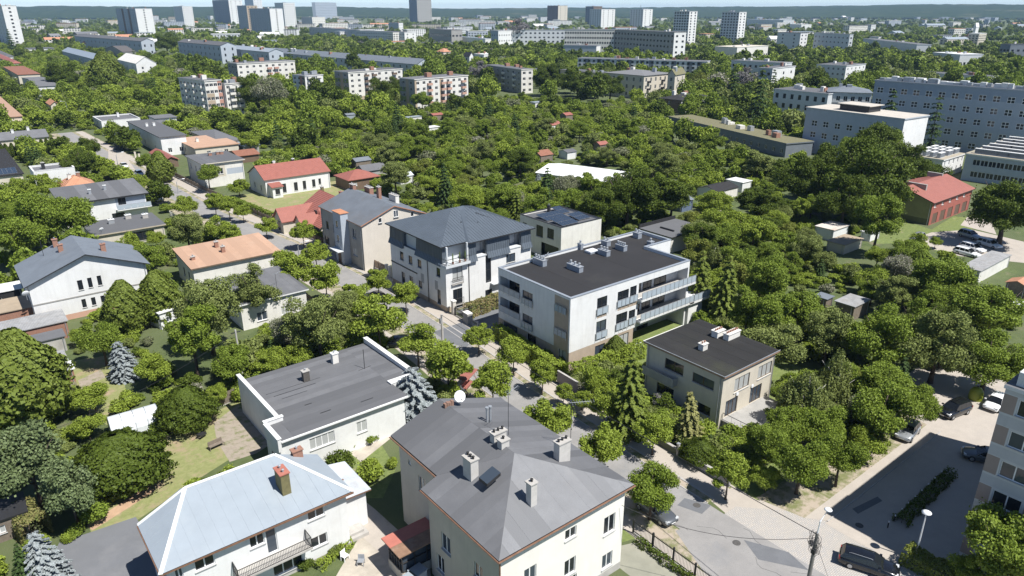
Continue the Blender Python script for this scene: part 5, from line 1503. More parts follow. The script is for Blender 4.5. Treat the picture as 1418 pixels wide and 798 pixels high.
# beige tenement row and the long block behind it
h = blk('tenement_house', 'old beige tenement row with white-framed windows and balconies', 'tenement', (892, 105), 138, (931, 101.5), 837, wall=[CREAM, BEIGE], rmat=FELT2, cols=6, lcols=6, floors=3, style='holes', ww=1.3, wh=2.0, roof='hip', rise=1.8)
balconies(h, 'F', [h.W * .12, h.W * .62], [4.6, 8.4], DARKM, 2.0)
h = blk('tenement_house', 'taller pale end house of the beige tenement row', 'tenement', (935, 103), 139, 949, 926, 18, [CREAM, BEIGE], M('mossy_felt', (1, 1, 1)), 2, 1, 3, 'holes', 1.2, 1.9, roof='gable', rise=2.5)
h = blk('tenement_house', 'low flat-roofed left part of the beige tenement row', 'tenement', (776, 97), 118, (838, 103), 0, wall=[BEIGE], cols=9, lcols=0, floors=2, style='holes', ww=1.3, wh=1.8, Dm=11)
h = blk('apartment_block', 'long blue-grey four-storey block with recessed balconies behind the tenement row', 'apartment block', (800, 81), 104, (979, 86), 0, wall=[LGREY, SLATE, WHITE], cols=26, lcols=0, floors=4, ww=1.7, wh=1.5, pf=lambda W, D, H: [('F', W * t, W * (t + .035), 1, H, 1) for t in (.06, .16, .23, .33, .4, .5, .57, .67, .74, .86, .93)] + [('R', 0, D, 0, H, 2)], plant=10, Dm=12)  # balcony recesses are only flat slate strips of wall colour
h = blk('house', 'white two-storey house with a dark roof below the beige tenement row', 'house', (944, 139), 158, 983, 912, 6, [WHITE, BROWNP], FELTD, 4, 1, 2, 'holes', 1.2, 1.3, roof='hip', rise=1.6, pf=lambda W, D, H: [('L', 0, D, 0, H, 1)])
h = blk('school', 'long low building with a flat olive roof and dark front beside the gardens', 'school', (926, 162), 177, (1089, 200), 0, wall=[SLATE, OLIVE], rmat=M('mossy_felt', (1, 1, 1)), cols=18, lcols=2, floors=1, style='holes', ww=1.3, wh=1.4, plant=8, Dm=11)
# hospital group on the right
h = blk('clinic_building', 'white three-storey villa clinic left of the long hospital slab', 'clinic', (1072, 124), 164, (1147, 131), 0, wall=[LGREY], cols=7, lcols=0, floors=3, style='holes', ww=1.4, wh=2.0, frame=DFRAME, plant=5, Dm=16)
h = blk('clinic_building', 'clinic wing with a slate hipped roof beside the hospital slab', 'clinic', (1147, 127), 172, (1208, 129), 0, wall=[LGREY, SLATE], rmat=SLATE, cols=6, lcols=0, floors=3, style='holes', ww=1.5, wh=2.0, roof='hip', rise=2.0, plant=2, Dm=15, pf=lambda W, D, H: [('F', 0, W, H * .55, H * .68, 1)])
h = blk('hospital', 'long blue-grey hospital slab with rows of white-framed four-pane windows', 'hospital', (1212, 112), 194, (1440, 128), 0, wall=[GREYBLUE], style='x', plant=0, Dm=14)
for o in [o for o in kids(h.root) if o.name.split('.')[0] == 'wall']: bpy.data.objects.remove(o)
fh = h.H / 5.4
for k in range(int(h.W / 4.1)):
    for j in range(5): h.win('F', 1.2 + 4.1 * k, 1.4 + fh * j, 2.2, 2.0, cols=2, rows=(1.0,), far=True, fr=.14)
h.patch += [('F', 0, h.W, h.H - fh * .95, h.H, 1)]
h.walls([GREYBLUE, M('blue_grey_band', (.30, .35, .42), .85, .06, .6)])
rnd = random.Random(4)
for k in range(24):
    b = MB(); x = h.W * (.02 + .04 * k); w_ = rnd.uniform(1.2, 3.2); z_ = rnd.uniform(.7, 1.6)
    b.box(x, 1.0, h.H + .35, x + w_, 1 + w_ * .8, h.H + .35 + z_); b.build('roof_plant', rnd.choice([METW, ZINC, LGREY]), h.root)
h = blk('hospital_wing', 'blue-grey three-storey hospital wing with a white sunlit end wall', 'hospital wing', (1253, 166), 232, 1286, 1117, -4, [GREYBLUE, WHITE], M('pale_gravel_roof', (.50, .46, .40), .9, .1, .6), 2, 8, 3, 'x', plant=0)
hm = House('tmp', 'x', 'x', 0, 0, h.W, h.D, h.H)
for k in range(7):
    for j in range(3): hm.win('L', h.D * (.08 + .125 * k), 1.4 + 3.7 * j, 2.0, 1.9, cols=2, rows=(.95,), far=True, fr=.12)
hm.patch += [('F', 0, 60, -.3, 40, 1)]  # white end against blue-grey sides: sun and shade painted as wall colour
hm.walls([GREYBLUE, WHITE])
for o in kids(h.root):
    if o.name.split('.')[0] == 'wall': bpy.data.objects.remove(o)
for o in kids(hm.root): o.parent = h.root
bpy.data.objects.remove(hm.root)
b = MB(); b.box(3, h.D * .4, h.H + .35, h.W - 4, h.D * .7, h.H + 2.2); pt = h.part(b, 'penthouse', DARKM)
b = MB(); b.box(2.3, h.D * .38, h.H + 2.202, h.W - 3.3, h.D * .72, h.H + 2.4); b.build('penthouse_roof', M('pale_gravel_roof', (1, 1, 1)), pt)
PAVR = M('tan_gravel_roof', (.36, .32, .25), .9, .15, .5, dirt=(.2, .2, .12), dirt_amt=.5)
h = blk('pavilion', 'low hospital pavilion whose flat tan roof is crowded with grey skylights', 'hospital pavilion', (1306, 223), 248, (1336, 214), 1256, wall=[WHITE, GREYBLUE], rmat=PAVR, cols=5, lcols=0, floors=2, style='holes', ww=.7, wh=1.8, plant=0, rim=METW)
px_ = h
def skylights(h, nx, ny, x0=1.5, y0=1.5):
    key = 'skyl'
    if key not in WC:
        b = MB(); b.box(0, 0, 0, 3.2, .9, 1.3); b.box(.1, -.06, .25, 3.1, -.002, 1.15, 1); b.box(-.1, -.1, 1.302, 3.3, 1.0, 1.4, 2)
        WC[key] = b.mesh('skylight', [GREYBLUE, SLATE, METW])
    for i in range(nx):
        for j in range(ny):
            x, y = x0 + i * (h.W - 4) / max(1, nx - 1) * .98, y0 + j * (h.D - 4) / max(1, ny - 1)
            put('skylight', WC[key], h.root, (min(x, h.W - 3.6), y, h.H + .35), R(90) if (i + j) % 3 == 9 else 0)
skylights(h, 3, 4)
h = blk('pavilion', 'blue-grey two-storey pavilion with skylights at the right edge behind the red garage', 'hospital pavilion', (1338, 214), 249, (1440, 227), 0, wall=[GREYBLUE, WHITE], rmat=PAVR, cols=9, lcols=0, floors=2, style='holes', ww=1.8, wh=1.6, plant=0, rim=METW, Dm=34)
skylights(h, 6, 6)
h = blk('apartment_block', 'cream flats with orange roof patches behind the white clinic', 'apartment block', (1172, 92), 122, (1199, 89), 1131, wall=[LGREY, WHITE], cols=5, lcols=6, floors=4, style='holes', ww=1.2, wh=1.3, pf=lambda W, D, H: [('F', 0, W, 0, H, 1)])
h = blk('apartment_block', 'white three-storey house with a blue-grey side right of the grey leafless tree', 'apartment block', (1070, 95.6), 130, (1101.6, 92), 1051, wall=[WHITE, GREYBLUE], cols=3, lcols=2, floors=3, style='holes', ww=1.6, wh=1.6, frame=DFRAME, pf=lambda W, D, H: [('L', 0, D, 0, H, 1)])
h = blk('apartment_block', 'grey flats behind the grey leafless tree', 'apartment block', (1013, 84), 112, (1084, 88), 0, wall=[LGREY], cols=9, lcols=2, floors=3, ww=1.6, wh=1.5, Dm=12)
h = blk('institute', 'long low institute with a flat roof left of the hospital slab, behind the trees', 'institute', (1278, 101), 116, (1371, 107), 0, wall=[LGREY, WHITE], cols=12, lcols=0, floors=1, ww=2.2, wh=1.8, Dm=12, pf=lambda W, D, H: [('R', 0, D, 0, H, 1)])
h = blk('office_building', 'pale seven-storey cube with a dark roof rim in front of the stepped offices', 'office building', (1109, 46), 72, 1119, 1077, -8, [LGREY, WHITE], FELT, 2, 2, 5, 'far', 1.8, 1.5, rim=DARKM, pf=lambda W, D, H: [('F', 0, W, 0, H, 1)])
h = blk('office_building', 'stepped grey offices with a white round tank, right of the pale cube', 'office building', (1177, 48), 76, 1182, 1128, -25, [LGREY], FELT, 1, 9, 4, 'far', 1.8, 1.5)
h = blk('hall', 'long cream hall with sawtooth front below the rightmost tower block', 'hall', (1021, 66), 82, 1064, 990, 0, [OFFWHITE, BEIGE], CREAM, 14, 10, 1, 'far', 2, 2.4)
h = blk('hall', 'white stepped workshop roofs right of the stepped offices', 'hall', (1270, 62), 78, 1290, 1180, -45, [LGREY], FELT, 3, 14, 1, 'far', 2, 2)
h = blk('hall', 'pale factory hall among trees at the upper right', 'hall', (1330, 76), 92, 1362, 1292, -30, [LGREY, WHITE], METW, 6, 6, 1, 'far', 2, 2, plant=5)
h = blk('office_building', 'dark flat-roofed offices at the right edge above the trees', 'office building', (1400, 62), 84, 1440, 1386, -30, [SLATE], FELTD, 5, 3, 2, 'far', 2.6, 1.8)
h = blk('church', 'pale modern church tower with a round window far off at the right', 'church', (1352, 37), 52, 1356, 1349, 0, [WHITE], METW, 0, 1, 1, 'far', 2, 4, roof='gable', rise=6, plant=0)
# office slab in the middle distance
h = blk('office_building', 'long four-storey office slab with bright window bands in front of the tower blocks', 'office building', (782, 41), 75, (851, 41.5), 0, wall=[OFFWHITE], cols=20, lcols=0, floors=5, ww=2.6, wh=1.9, plant=6, Dm=14)
h = blk('office_building', 'shaded grey right wing of the long office slab', 'office building', (851.5, 41.5), 76, (934, 45), 0, wall=[GREYR, WHITE], cols=18, lcols=0, floors=5, ww=2.4, wh=1.8, plant=4, Dm=14, pf=lambda W, D, H: [('R', 0, D, 0, H, 1)])  # same slab in grey: the wing's shade is put into its wall colour
h = blk('office_building', 'pale left wing of the long office slab', 'office building', (694, 42), 66, (782, 42), 0, wall=[LGREY], cols=14, lcols=0, floors=4, ww=2.4, wh=1.8, plant=6, Dm=14)
h = blk('office_building', 'low blue-grey annexe with a white stair block before the office slab', 'office building', (780, 63), 80, (826, 64), 0, wall=[GREYBLUE, WHITE], cols=0, lcols=0, floors=1, plant=2, Dm=12, pf=lambda W, D, H: [('R', 0, D, 0, H, 1)])
h = blk('school', 'long white school with a projecting strip of dark windows above the slate terrace', 'school', (494, 43), 56, (560, 45), 0, wall=[LGREY, WHITE], cols=20, lcols=0, floors=3, ww=2, wh=1.6, Dm=22, pf=lambda W, D, H: [('R', 0, D, 0, H, 1)])  # lit end painted white, shaded front light grey
h = blk('school', 'low grey school wing to the left of the long white school', 'school', (428, 38), 48, (494, 42), 0, wall=[GREYBLUE], cols=14, lcols=0, floors=2, ww=2, wh=1.6, Dm=14)
h = blk('office_building', 'glass and beige sports hall in the middle distance', 'hall', (625, 42), 62, 640, 594, -10, [GREYR, CREAM], FELT, 3, 9, 2, 'far', 3, 2.2)
h = blk('hall', 'long white colonnaded gallery beside the sports hall', 'hall', (672, 54), 64, 680, 630, -10, [WHITE], METB, 2, 16, 1, 'far', 1.6, 3)
h = blk('house', 'white pillared house with a dark side, left of the silvery tree', 'house', (690, 43), 67, 713, 680, 6, [WHITE, GREYBLUE], FELT, 7, 3, 3, 'far', 1.3, 1.6, pf=lambda W, D, H: [('L', 0, D, 0, H, 1)])
h = blk('villa', 'pale villa with an orange pyramid roof among trees in the middle distance', 'house', (614, 72), 86, 624, 605, 6, [CREAM], TILE_O, 2, 2, 2, 'far', roof='hip', rise=3, plant=1)
h = blk('house', 'white modern house right of the villa with the orange roof', 'house', (670, 76), 90, 684, 656, 6, [WHITE], METW, 2, 2, 2, 'far', 2, 1.6)
h = blk('house', 'white gabled house with a dark roof beside the white modern house', 'house', (650, 78), 92, 656, 642, 6, [WHITE], DARKM, 1, 1, 2, 'far', roof='gable', rise=3, plant=0)
h = blk('house', 'pale bungalow with a blue-grey roof left of the silvery tree', 'house', (706, 84), 94, 720, 684, 6, [LGREY], METB, 3, 3, 1, 'far')
h = blk('house', 'grey end of a long low building at the right of the white modern house', 'house', (760, 98), 110, 776, 736, 6, [GREYR], SLATE, 2, 3, 1, 'far')
# tower blocks
TB = 'tower blocks'
def tower(label, A, vb, uB, uC, fl, c1, c2, walls=None, ang=0, pf=None, **k):
    return blk('tower_block', label, 'tower block', A, vb, uB, uC, ang, walls or [LGREY, WHITE], FELT, c1, c2, fl, 'far', 2.5, 1.9, pf=pf or (lambda W, D, H: [('F', 0, W, 0, H, 1)]), plant=4, **k)  # default walls paint the light: sun-facing side white, the others grey
tower('tall white tower block at the left edge with a stack of dark balconies', (2, 8), 66, 22, -30, 11, 1, 5, [LGREY, WHITE])
tower('eleven-storey slab with brown striped front and white end wall, upper left', (187, 12), 50, 210, 134, 11, 1, 11, [GREYBLUE, WHITE, BROWNP], pf=lambda W, D, H: [('F', 0, W, 0, H, 1)] + [('L', D * t, D * (t + .1), 0, H, 2) for t in (.3, .62)])
tower('white tower block right of the brown-striped slab', (252, 9), 38, 266, 240, 9, 4, 2)
tower('dark blue-grey tower slab in the left group of towers', (316, 0), 34, 335, 270, 11, 3, 8, [SLATE, WHITE])
tower('tower with an ochre stair strip in the left group of towers', (341, 8), 44, 356, 328, 11, 3, 4, [GREYBLUE, TAN])
tower('tower with a pale end wall and orange windows, nearest of the left group', (373, 12), 50, 391, 345, 11, 1, 8, [GREYBLUE, WHITE])
tower('white tower behind the one with orange windows', (392, 4), 38, 408, 380, 11, 5, 3)
tower('white tower rising behind the blue-grey slabs on the left', (350, -4), 26, 362, 338, 11, 3, 3)
blk('tower_block', 'long eleven-storey slab with a white end, left of the glass tower', 'tower block', (436, 3.5), 27, (531, 5.5), 0, wall=[GREYBLUE, WHITE], cols=30, lcols=0, floors=10, ww=3, wh=1.9, plant=12, Dm=16, pf=lambda W, D, H: [('R', 0, D, 0, H, 1)])
tower('dark glass office tower with a plain blue side', (577, -2), 32, 597, 566, 9, 6, 1, [SLATE, GREYR])
tower('brown and cream tower, leftmost of the row on the skyline', (773, 8), 32, 786, 758, 10, 2, 4, [BROWNP, CREAM])
tower('dark-topped tower half hidden behind a white tower', (822, 9), 34, 834, 811, 10, 3, 4, [SLATE, BROWNP])
tower('white tower with pale panels, second visible in the skyline row', (833, 13), 40, 852, 817, 10, 3, 5)
h = tower('white tower carrying an aerial mast', (891, 13), 40, 904, 873, 10, 2, 5)
b = MB(); b.tube([(h.W * .4, h.D * .5, h.H), (h.W * .4, h.D * .5, h.H + 11)], [.5, .2], 6); h.part(b, 'aerial_mast', DARKM)
tower('tall white tower right of the one with the mast', (955, 16), 62, 966, 934, 12, 2, 6)
tower('tall white tower, rightmost of the skyline row', (1024, 17), 60, 1034, 1000, 11, 2, 6)
blk('apartment_block', 'cream five-storey block in front of the white tower on the left', 'apartment block', (432, 24), 38, 450, 417, 0, [OFFWHITE, GREYBLUE], FELT, 6, 5, 4, 'far', 1.6, 1.4, pf=lambda W, D, H: [('L', 0, D, 0, H, 1)])
blk('apartment_block', 'small white block between the school and the glass tower', 'apartment block', (552, 32), 44, 558, 538, 0, [GREYBLUE, WHITE], FELT, 2, 4, 3, 'far', pf=lambda W, D, H: [('F', 0, W, 0, H, 1)])
blk('office_building', 'blue-grey factory with white stacks behind the rightmost tower', 'factory', (1085, 28), 38, 1100, 1034, -20, [LGREY], METB, 4, 12, 2, 'far', plant=8)
blk('warehouse', 'white warehouse with many stacks behind the pale cube', 'warehouse', (1110, 34), 42, 1124, 1094, -20, [WHITE], METW, 4, 8, 1, 'far', plant=9)
# small far-off roofs: one thing each
rnd = random.Random(21)
fw_ = [WHITE, OFFWHITE, LGREY, CREAM, GREYBLUE, OFFWHITE]
fr_ = [FELT, FELT2, TILE_O, METB, FELT, METW]
FWN = ['white', 'off-white', 'light grey', 'cream', 'blue-grey', 'off-white']
FRN = {FELT: 'grey', FELT2: 'pale grey', TILE_O: 'orange', METB: 'blue-grey', METW: 'white'}
def far_house(u, v, w_, d_, hh, group, label, cat='house'):
    x, y = XY(u, v)
    k = rnd.randrange(6)
    rm = rnd.choice(fr_)
    label = label.replace('pale ', f'{FWN[k]}, {FRN[rm]}-roofed ', 1)
    b = MB(); b.box(0, 0, -1, w_, d_, hh)
    n = max(2, int(w_ / 4)); m_ = max(2, int(d_ / 4))
    a_ = R(rnd.choice([0, 0, -20, 15, -35])); t = thing('building', label, cat, (x, y, 0), a_, group); FOOT.append((x, y, w_, d_, a_))
    b.build('wall', fw_[k], t)
    g = MB()
    for j in range(max(1, int(hh / 3))):
        for i in range(n): g.box(w_ * (i + .25) / n, -.06, 1 + 3 * j, w_ * (i + .75) / n, -.01, 2.5 + 3 * j)
        for i in range(m_): g.box(-.06, d_ * (i + .25) / m_, 1 + 3 * j, -.01, d_ * (i + .75) / m_, 2.5 + 3 * j)
    g.build('window', G_DARK, t, kind='stuff')
    b = MB()
    if hh > 9 or rnd.random() < .4: b.box(-.3, -.3, hh, w_ + .3, d_ + .3, hh + .4)
    else:
        z = hh; q = d_ * .22
        b.poly([(-.3, -.3, z), (w_ + .3, -.3, z), (w_ + .3, d_ / 2, z + q), (-.3, d_ / 2, z + q)]); b.poly([(w_ + .3, d_ + .3, z), (-.3, d_ + .3, z), (-.3, d_ / 2, z + q), (w_ + .3, d_ / 2, z + q)])
        b.poly([(-.0, d_, z), (-.0, 0, z), (-.0, d_ / 2, z + q)]); b.poly([(w_, 0, z), (w_, d_, z), (w_, d_ / 2, z + q)])
    b.build('roof', rm, t)
for i in range(46):
    u = rnd.uniform(560, 800); v = 14.6 + 12 * rnd.random() ** 1.4 + 1.0
    far_house(u, v, rnd.uniform(14, 50), rnd.uniform(12, 30), rnd.choice([6, 9, 12, 15, 18]), 'far pale buildings below the skyline left of the tower row', 'pale building below the skyline left of the tower row', 'building')
for i in range(34):
    u = rnd.uniform(1040, 1418); v = 18 + 14 * rnd.random() ** 1.3
    far_house(u, v, rnd.uniform(14, 46), rnd.uniform(12, 30), rnd.choice([5, 6, 8, 9, 12]), 'far pale buildings on the plain at the right', 'pale building below the right-hand hills', 'building')
for i in range(30):
    u = rnd.uniform(0, 560); v = 17 + 16 * rnd.random() ** 1.2
    far_house(u, v, rnd.uniform(14, 46), rnd.uniform(12, 26), rnd.choice([6, 9, 12, 18, 24]), 'far pale buildings at the upper left', 'pale building far off at the upper left', 'building')
for (u, v, w_) in ((60, 30, 26), (75, 24, 30), (84, 48, 22), (110, 44, 26), (150, 52, 20), (225, 28, 20), (290, 34, 30), (305, 40, 26), (360, 54, 30), (510, 46, 20), (740, 40, 40), (730, 30, 40), (1240, 52, 30), (1300, 56, 36), (1330, 46, 30), (1385, 44, 30), (1410, 40, 30), (1280, 40, 40), (640, 38, 30), (700, 34, 40), (760, 44, 30)):
    far_house(u, v, w_, w_ * .5, 7, 'low pale buildings between distant tree belts', 'pale low building between distant tree belts', 'building')
for i in range(230):
    u = rnd.uniform(-20, 1430); v = 20 + 48 * rnd.random() ** 1.6
    x, y = XY(u, v)
    w_ = rnd.uniform(12, 46); d_ = rnd.uniform(10, 18)
    if any((x - a) ** 2 + (y - c) ** 2 < (22 + w_ * .55) ** 2 for a, c, *_ in FOOT): continue
    sd = 'between upper left trees' if u < 420 else 'in the middle far town' if u < 900 else 'between upper right trees'
    far_house(u, v, w_, d_, rnd.choice([5, 6, 7, 9, 10, 12, 14]), 'pale blocks and houses ' + sd, 'pale building ' + sd, 'building')
for i in range(70):
    u = rnd.choice([rnd.uniform(60, 560), rnd.uniform(560, 780), rnd.uniform(980, 1430)]); v = rnd.uniform(23, 52)
    x, y = XY(u, v); w_ = rnd.uniform(36, 85)
    if any((x - a) ** 2 + (y - c) ** 2 < (26 + w_ * .5) ** 2 for a, c, *_ in FOOT): continue
    sd = 'left of the glass tower' if u < 560 else 'right of the glass tower' if u < 800 else 'right of the tower row'
    far_house(u, v, w_, 12, rnd.choice([9, 12, 15, 15, 18]), 'long pale slabs of flats ' + sd, 'pale slab of flats ' + sd, 'apartment block')
# hills on the horizon: rolling wooded ridges
def hill_mat():
    m, t, b = new_mat('wooded_hills')
    o = mix(t, (.022, .040, .018), (.05, .072, .032), ramp(t, noise(t, .02, 6, .7), .35, .65))
    o = mix(t, o, (.10, .105, .06), ramp(t, noise(t, .0016, 4, .6), .62, .68))
    t.links.new(o, b.inputs['Base Color']); b.inputs['Roughness'].default_value = 1
    b.inputs['Specular IOR Level'].default_value = 0
    return m
def hills(name, d0, d1, hts, seed, n=240, m_=14):
    b = MB(); idx = []
    for i in range(n + 1):
        a = R(-52 + 104 * i / n)
        for j in range(m_ + 1):
            t = j / m_
            d = d0 + (d1 - d0) * t
            x_, y_ = math.sin(a) * d, math.cos(a) * d
            env = math.sin(math.pi * min(1, t * .75 + .02)) ** .8
            base = np.interp(math.degrees(a), [-52, -30, -15, -6, 0, 4, 10, 18, 26, 36, 52], hts)
            z = env * (base + 12 * pnoise(Vector((x_ / 900, y_ / 900, seed))) + 5 * pnoise(Vector((x_ / 250, y_ / 250, seed))))
            z += random.uniform(0, 5) * env
            b.v.append((x_ * cS + y_ * sS, -x_ * sS + y_ * cS, z - 2))
    for i in range(n):
        for j in range(m_):
            k = i * (m_ + 1) + j
            b.f.append((k, k + m_ + 1, k + m_ + 2, k + 1)); b.m.append(0)
    b.build(name, hill_mat(), kind='structure')
hills('hills', 4200, 7000, [60, 62, 60, 52, 48, 50, 52, 62, 72, 74, 70], 3)
# ------------------------------------------------------------------ foliage
def leaf_mat(name, c1, c2, c3, trans=.25, spec=.15):
    """c1..c2 per-leaf range, c3 = tint of the whole plant (object random)"""
    m, t, b = new_mat(name)
    at = t.nodes.new('ShaderNodeAttribute'); at.attribute_name = 'rnd'
    oi = t.nodes.new('ShaderNodeObjectInfo')
    o = mix(t, c1, c2, at.outputs['Fac'])
    mm = N(t, 'ShaderNodeMath', op='MULTIPLY'); mm.inputs[1].default_value = .75
    t.links.new(oi.outputs['Random'], mm.inputs[0])
    o = mix(t, o, c3, mm.outputs[0])
    o = mix(t, o, tuple(x * .72 for x in c1), ramp(t, noise(t, .9, 3, .6), .55, .75))
    t.links.new(o, b.inputs['Base Color'])
    b.inputs['Roughness'].default_value = .55
    b.inputs['Specular IOR Level'].default_value = spec
    tr = t.nodes.new('ShaderNodeBsdfTranslucent')
    t.links.new(o, tr.inputs['Color'])
    ms = t.nodes.new('ShaderNodeMixShader'); ms.inputs[0].default_value = trans
    t.links.new(b.outputs[0], ms.inputs[1]); t.links.new(tr.outputs[0], ms.inputs[2])
    out = t.nodes['Material Output']
    t.links.new(ms.outputs[0], out.inputs['Surface'])
    MATS[name] = m
    return m
L_MID = leaf_mat('leaf_mid_green', (.138, .195, .026), (.255, .335, .05), (.19, .255, .036))
L_FRESH = leaf_mat('leaf_fresh_green', (.19, .25, .03), (.325, .405, .065), (.255, .325, .046))
L_DARK = leaf_mat('leaf_dark_green', (.072, .108, .016), (.150, .198, .030), (.10, .14, .022))
L_OLIVE = leaf_mat('leaf_grey_green', (.168, .205, .058), (.275, .32, .10), (.21, .25, .072))
L_YEL = leaf_mat('leaf_yellow_green', (.17, .20, .035), (.27, .30, .07), (.20, .235, .045))
L_BLUE = leaf_mat('needle_blue', (.20, .235, .235), (.40, .43, .44), (.28, .315, .32), .12)
L_SPR = leaf_mat('needle_dark', (.038, .07, .020), (.085, .13, .035), (.05, .085, .025), .12)
L_THU = leaf_mat('scale_leaf_green', (.115, .155, .024), (.21, .26, .05), (.145, .185, .035), .15)
L_GOLD = leaf_mat('golden_conifer', (.20, .21, .06), (.36, .34, .15), (.26, .26, .09), .15)
L_PINE = leaf_mat('needle_pine', (.10, .14, .055), (.21, .26, .12), (.14, .18, .075), .15)
L_DRY = leaf_mat('bare_twig_grey', (.16, .15, .15), (.29, .275, .27), (.22, .21, .20), .1)
L_BLOS = leaf_mat('leaf_with_blossom', (.12, .16, .045), (.46, .42, .38), (.17, .20, .075))
L_RED = leaf_mat('reddish_hedge_leaf', (.15, .21, .05), (.42, .28, .17), (.22, .23, .075))

def cards(name, pos, nor, size, mat, aspect=.75, fold=.25, rng=None):
    """many small leaf sprays: pos/nor (n,3), size (n,); each one a bent pair of quads"""
    n = len(pos)
    nor = nor / np.maximum(1e-6, np.linalg.norm(nor, axis=1, keepdims=True))
    t = rng.normal(size=(n, 3))
    t -= nor * np.sum(t * nor, axis=1, keepdims=True)
    t /= np.maximum(1e-6, np.linalg.norm(t, axis=1, keepdims=True))
    bt = np.cross(nor, t)
    s = size[:, None]
    a = t * s * .5
    w_ = bt * s * .5 * aspect
    up = nor * s * fold * .5
    V = np.empty((n, 4, 3))
    V[:, 0] = pos - a * 1.1 - up; V[:, 1] = pos + a * .15 - w_ * 1.25 + up
    V[:, 2] = pos + a * 1.25 - up; V[:, 3] = pos - a * .1 + w_ * 1.25 + up
    me = bpy.data.meshes.new(name)
    me.vertices.add(n * 4); me.loops.add(n * 4); me.polygons.add(n)
    me.vertices.foreach_set('co', V.reshape(-1))
    me.loops.foreach_set('vertex_index', np.arange(n * 4, dtype=np.int32))
    me.polygons.foreach_set('loop_start', (np.arange(n) * 4).astype(np.int32))
    me.polygons.foreach_set('loop_total', np.full(n, 4, np.int32))
    me.update(calc_edges=True)
    at = me.attributes.new('rnd', 'FLOAT', 'FACE')
    at.data.foreach_set('value', rng.random(n).astype(np.float32))
    me.materials.append(mat)
    return me
def crown_pts(seed, n, rz=1.0, lobes=18, lr=(.28, .46), spread=.72, low=.35, droop=0):
    """points and normals over a crown of radius 1 (half height rz), centred at the origin"""
    g = np.random.default_rng(seed)
    c = []
    for k in range(lobes):
        d = g.normal(size=3); d /= np.linalg.norm(d)
        if d[2] < -low: d[2] *= .4
        r = spread * g.random() ** .35
        c.append(np.array([d[0] * r, d[1] * r, d[2] * r * rz]))
    c = np.array(c)
    rad = g.uniform(*lr, size=lobes)
    k = g.integers(0, lobes, n * 3)
    d = g.normal(size=(n * 3, 3)); d /= np.linalg.norm(d, axis=1, keepdims=True)
    rr = rad[k] * (g.uniform(.55, 1.0, n * 3) + np.abs(g.normal(size=n * 3)) * .22)
    p = c[k] + d * rr[:, None] * np.array([1, 1, .85])
    # drop what lies deep inside other lobes
    keep = np.ones(n * 3, bool)
    for j in range(lobes):
        q = (p - c[j]) / np.array([1, 1, .85])
        keep &= ~((np.linalg.norm(q, axis=1) < rad[j] * .5) & (k != j))
    keep &= (d[:, 2] > -.55) | (g.random(n * 3) < .35)
    p, d = p[keep][:n], d[keep][:n]
    nor = d + g.normal(size=d.shape) * .95 + np.array([0, 0, .35])
    return p, nor, g
def trunk_mesh(name, h, r, seed, mat, limbs=5, top=.85, lean=.03, spread=.45):
    rg = random.Random(seed)
    b = MB()
    n = 5
    pts = [(rg.uniform(-lean, lean) * h * k / n, rg.uniform(-lean, lean) * h * k / n, h * top * k / n) for k in range(n + 1)]
    pts[0] = (0, 0, -.3)
    b.tube(pts, [r * (1.25 if k == 0 else 1 - .8 * k / n) for k in range(n + 1)], 7)
    for k in range(limbs):
        a = k * 2.4 + rg.uniform(-.4, .4); z = h * rg.uniform(.3, .6); L = h * spread * rg.uniform(.7, 1.1)
        j = min(n, int(z / (h * top) * n)); p0 = pts[j]
        p0 = (p0[0], p0[1], z)
        p1 = (p0[0] + math.cos(a) * L * .5, p0[1] + math.sin(a) * L * .5, z + L * .45)
        p2 = (p0[0] + math.cos(a) * L * .85, p0[1] + math.sin(a) * L * .85, z + L * .95)
        b.tube([p0, p1, p2], [r * .45, r * .3, r * .08], 5)
    return b.mesh(name, mat, True)
KINDS = {}
def kind(name, variants): KINDS[name] = variants
def broad(seed, n, size, h, R_, rz, lobes, mat, bark=BARK, tr=.16, cz=None, lr=(.28, .46), spread=.72, limbs=5):
    p, nor, g = crown_pts(seed, n, rz, lobes, lr, spread)
    cz = h - rz * R_ * .98 if cz is None else cz
    p = p * R_ + np.array([0, 0, cz])
    p[:, 2] = np.maximum(p[:, 2], .12 * h)
    me = cards('crown', p, nor, g.uniform(.65, 1.3, len(p)) * size, mat, rng=g)
    return me, trunk_mesh('trunk', h, tr, seed, bark, limbs, spread=.4 * R_ / h * 2)
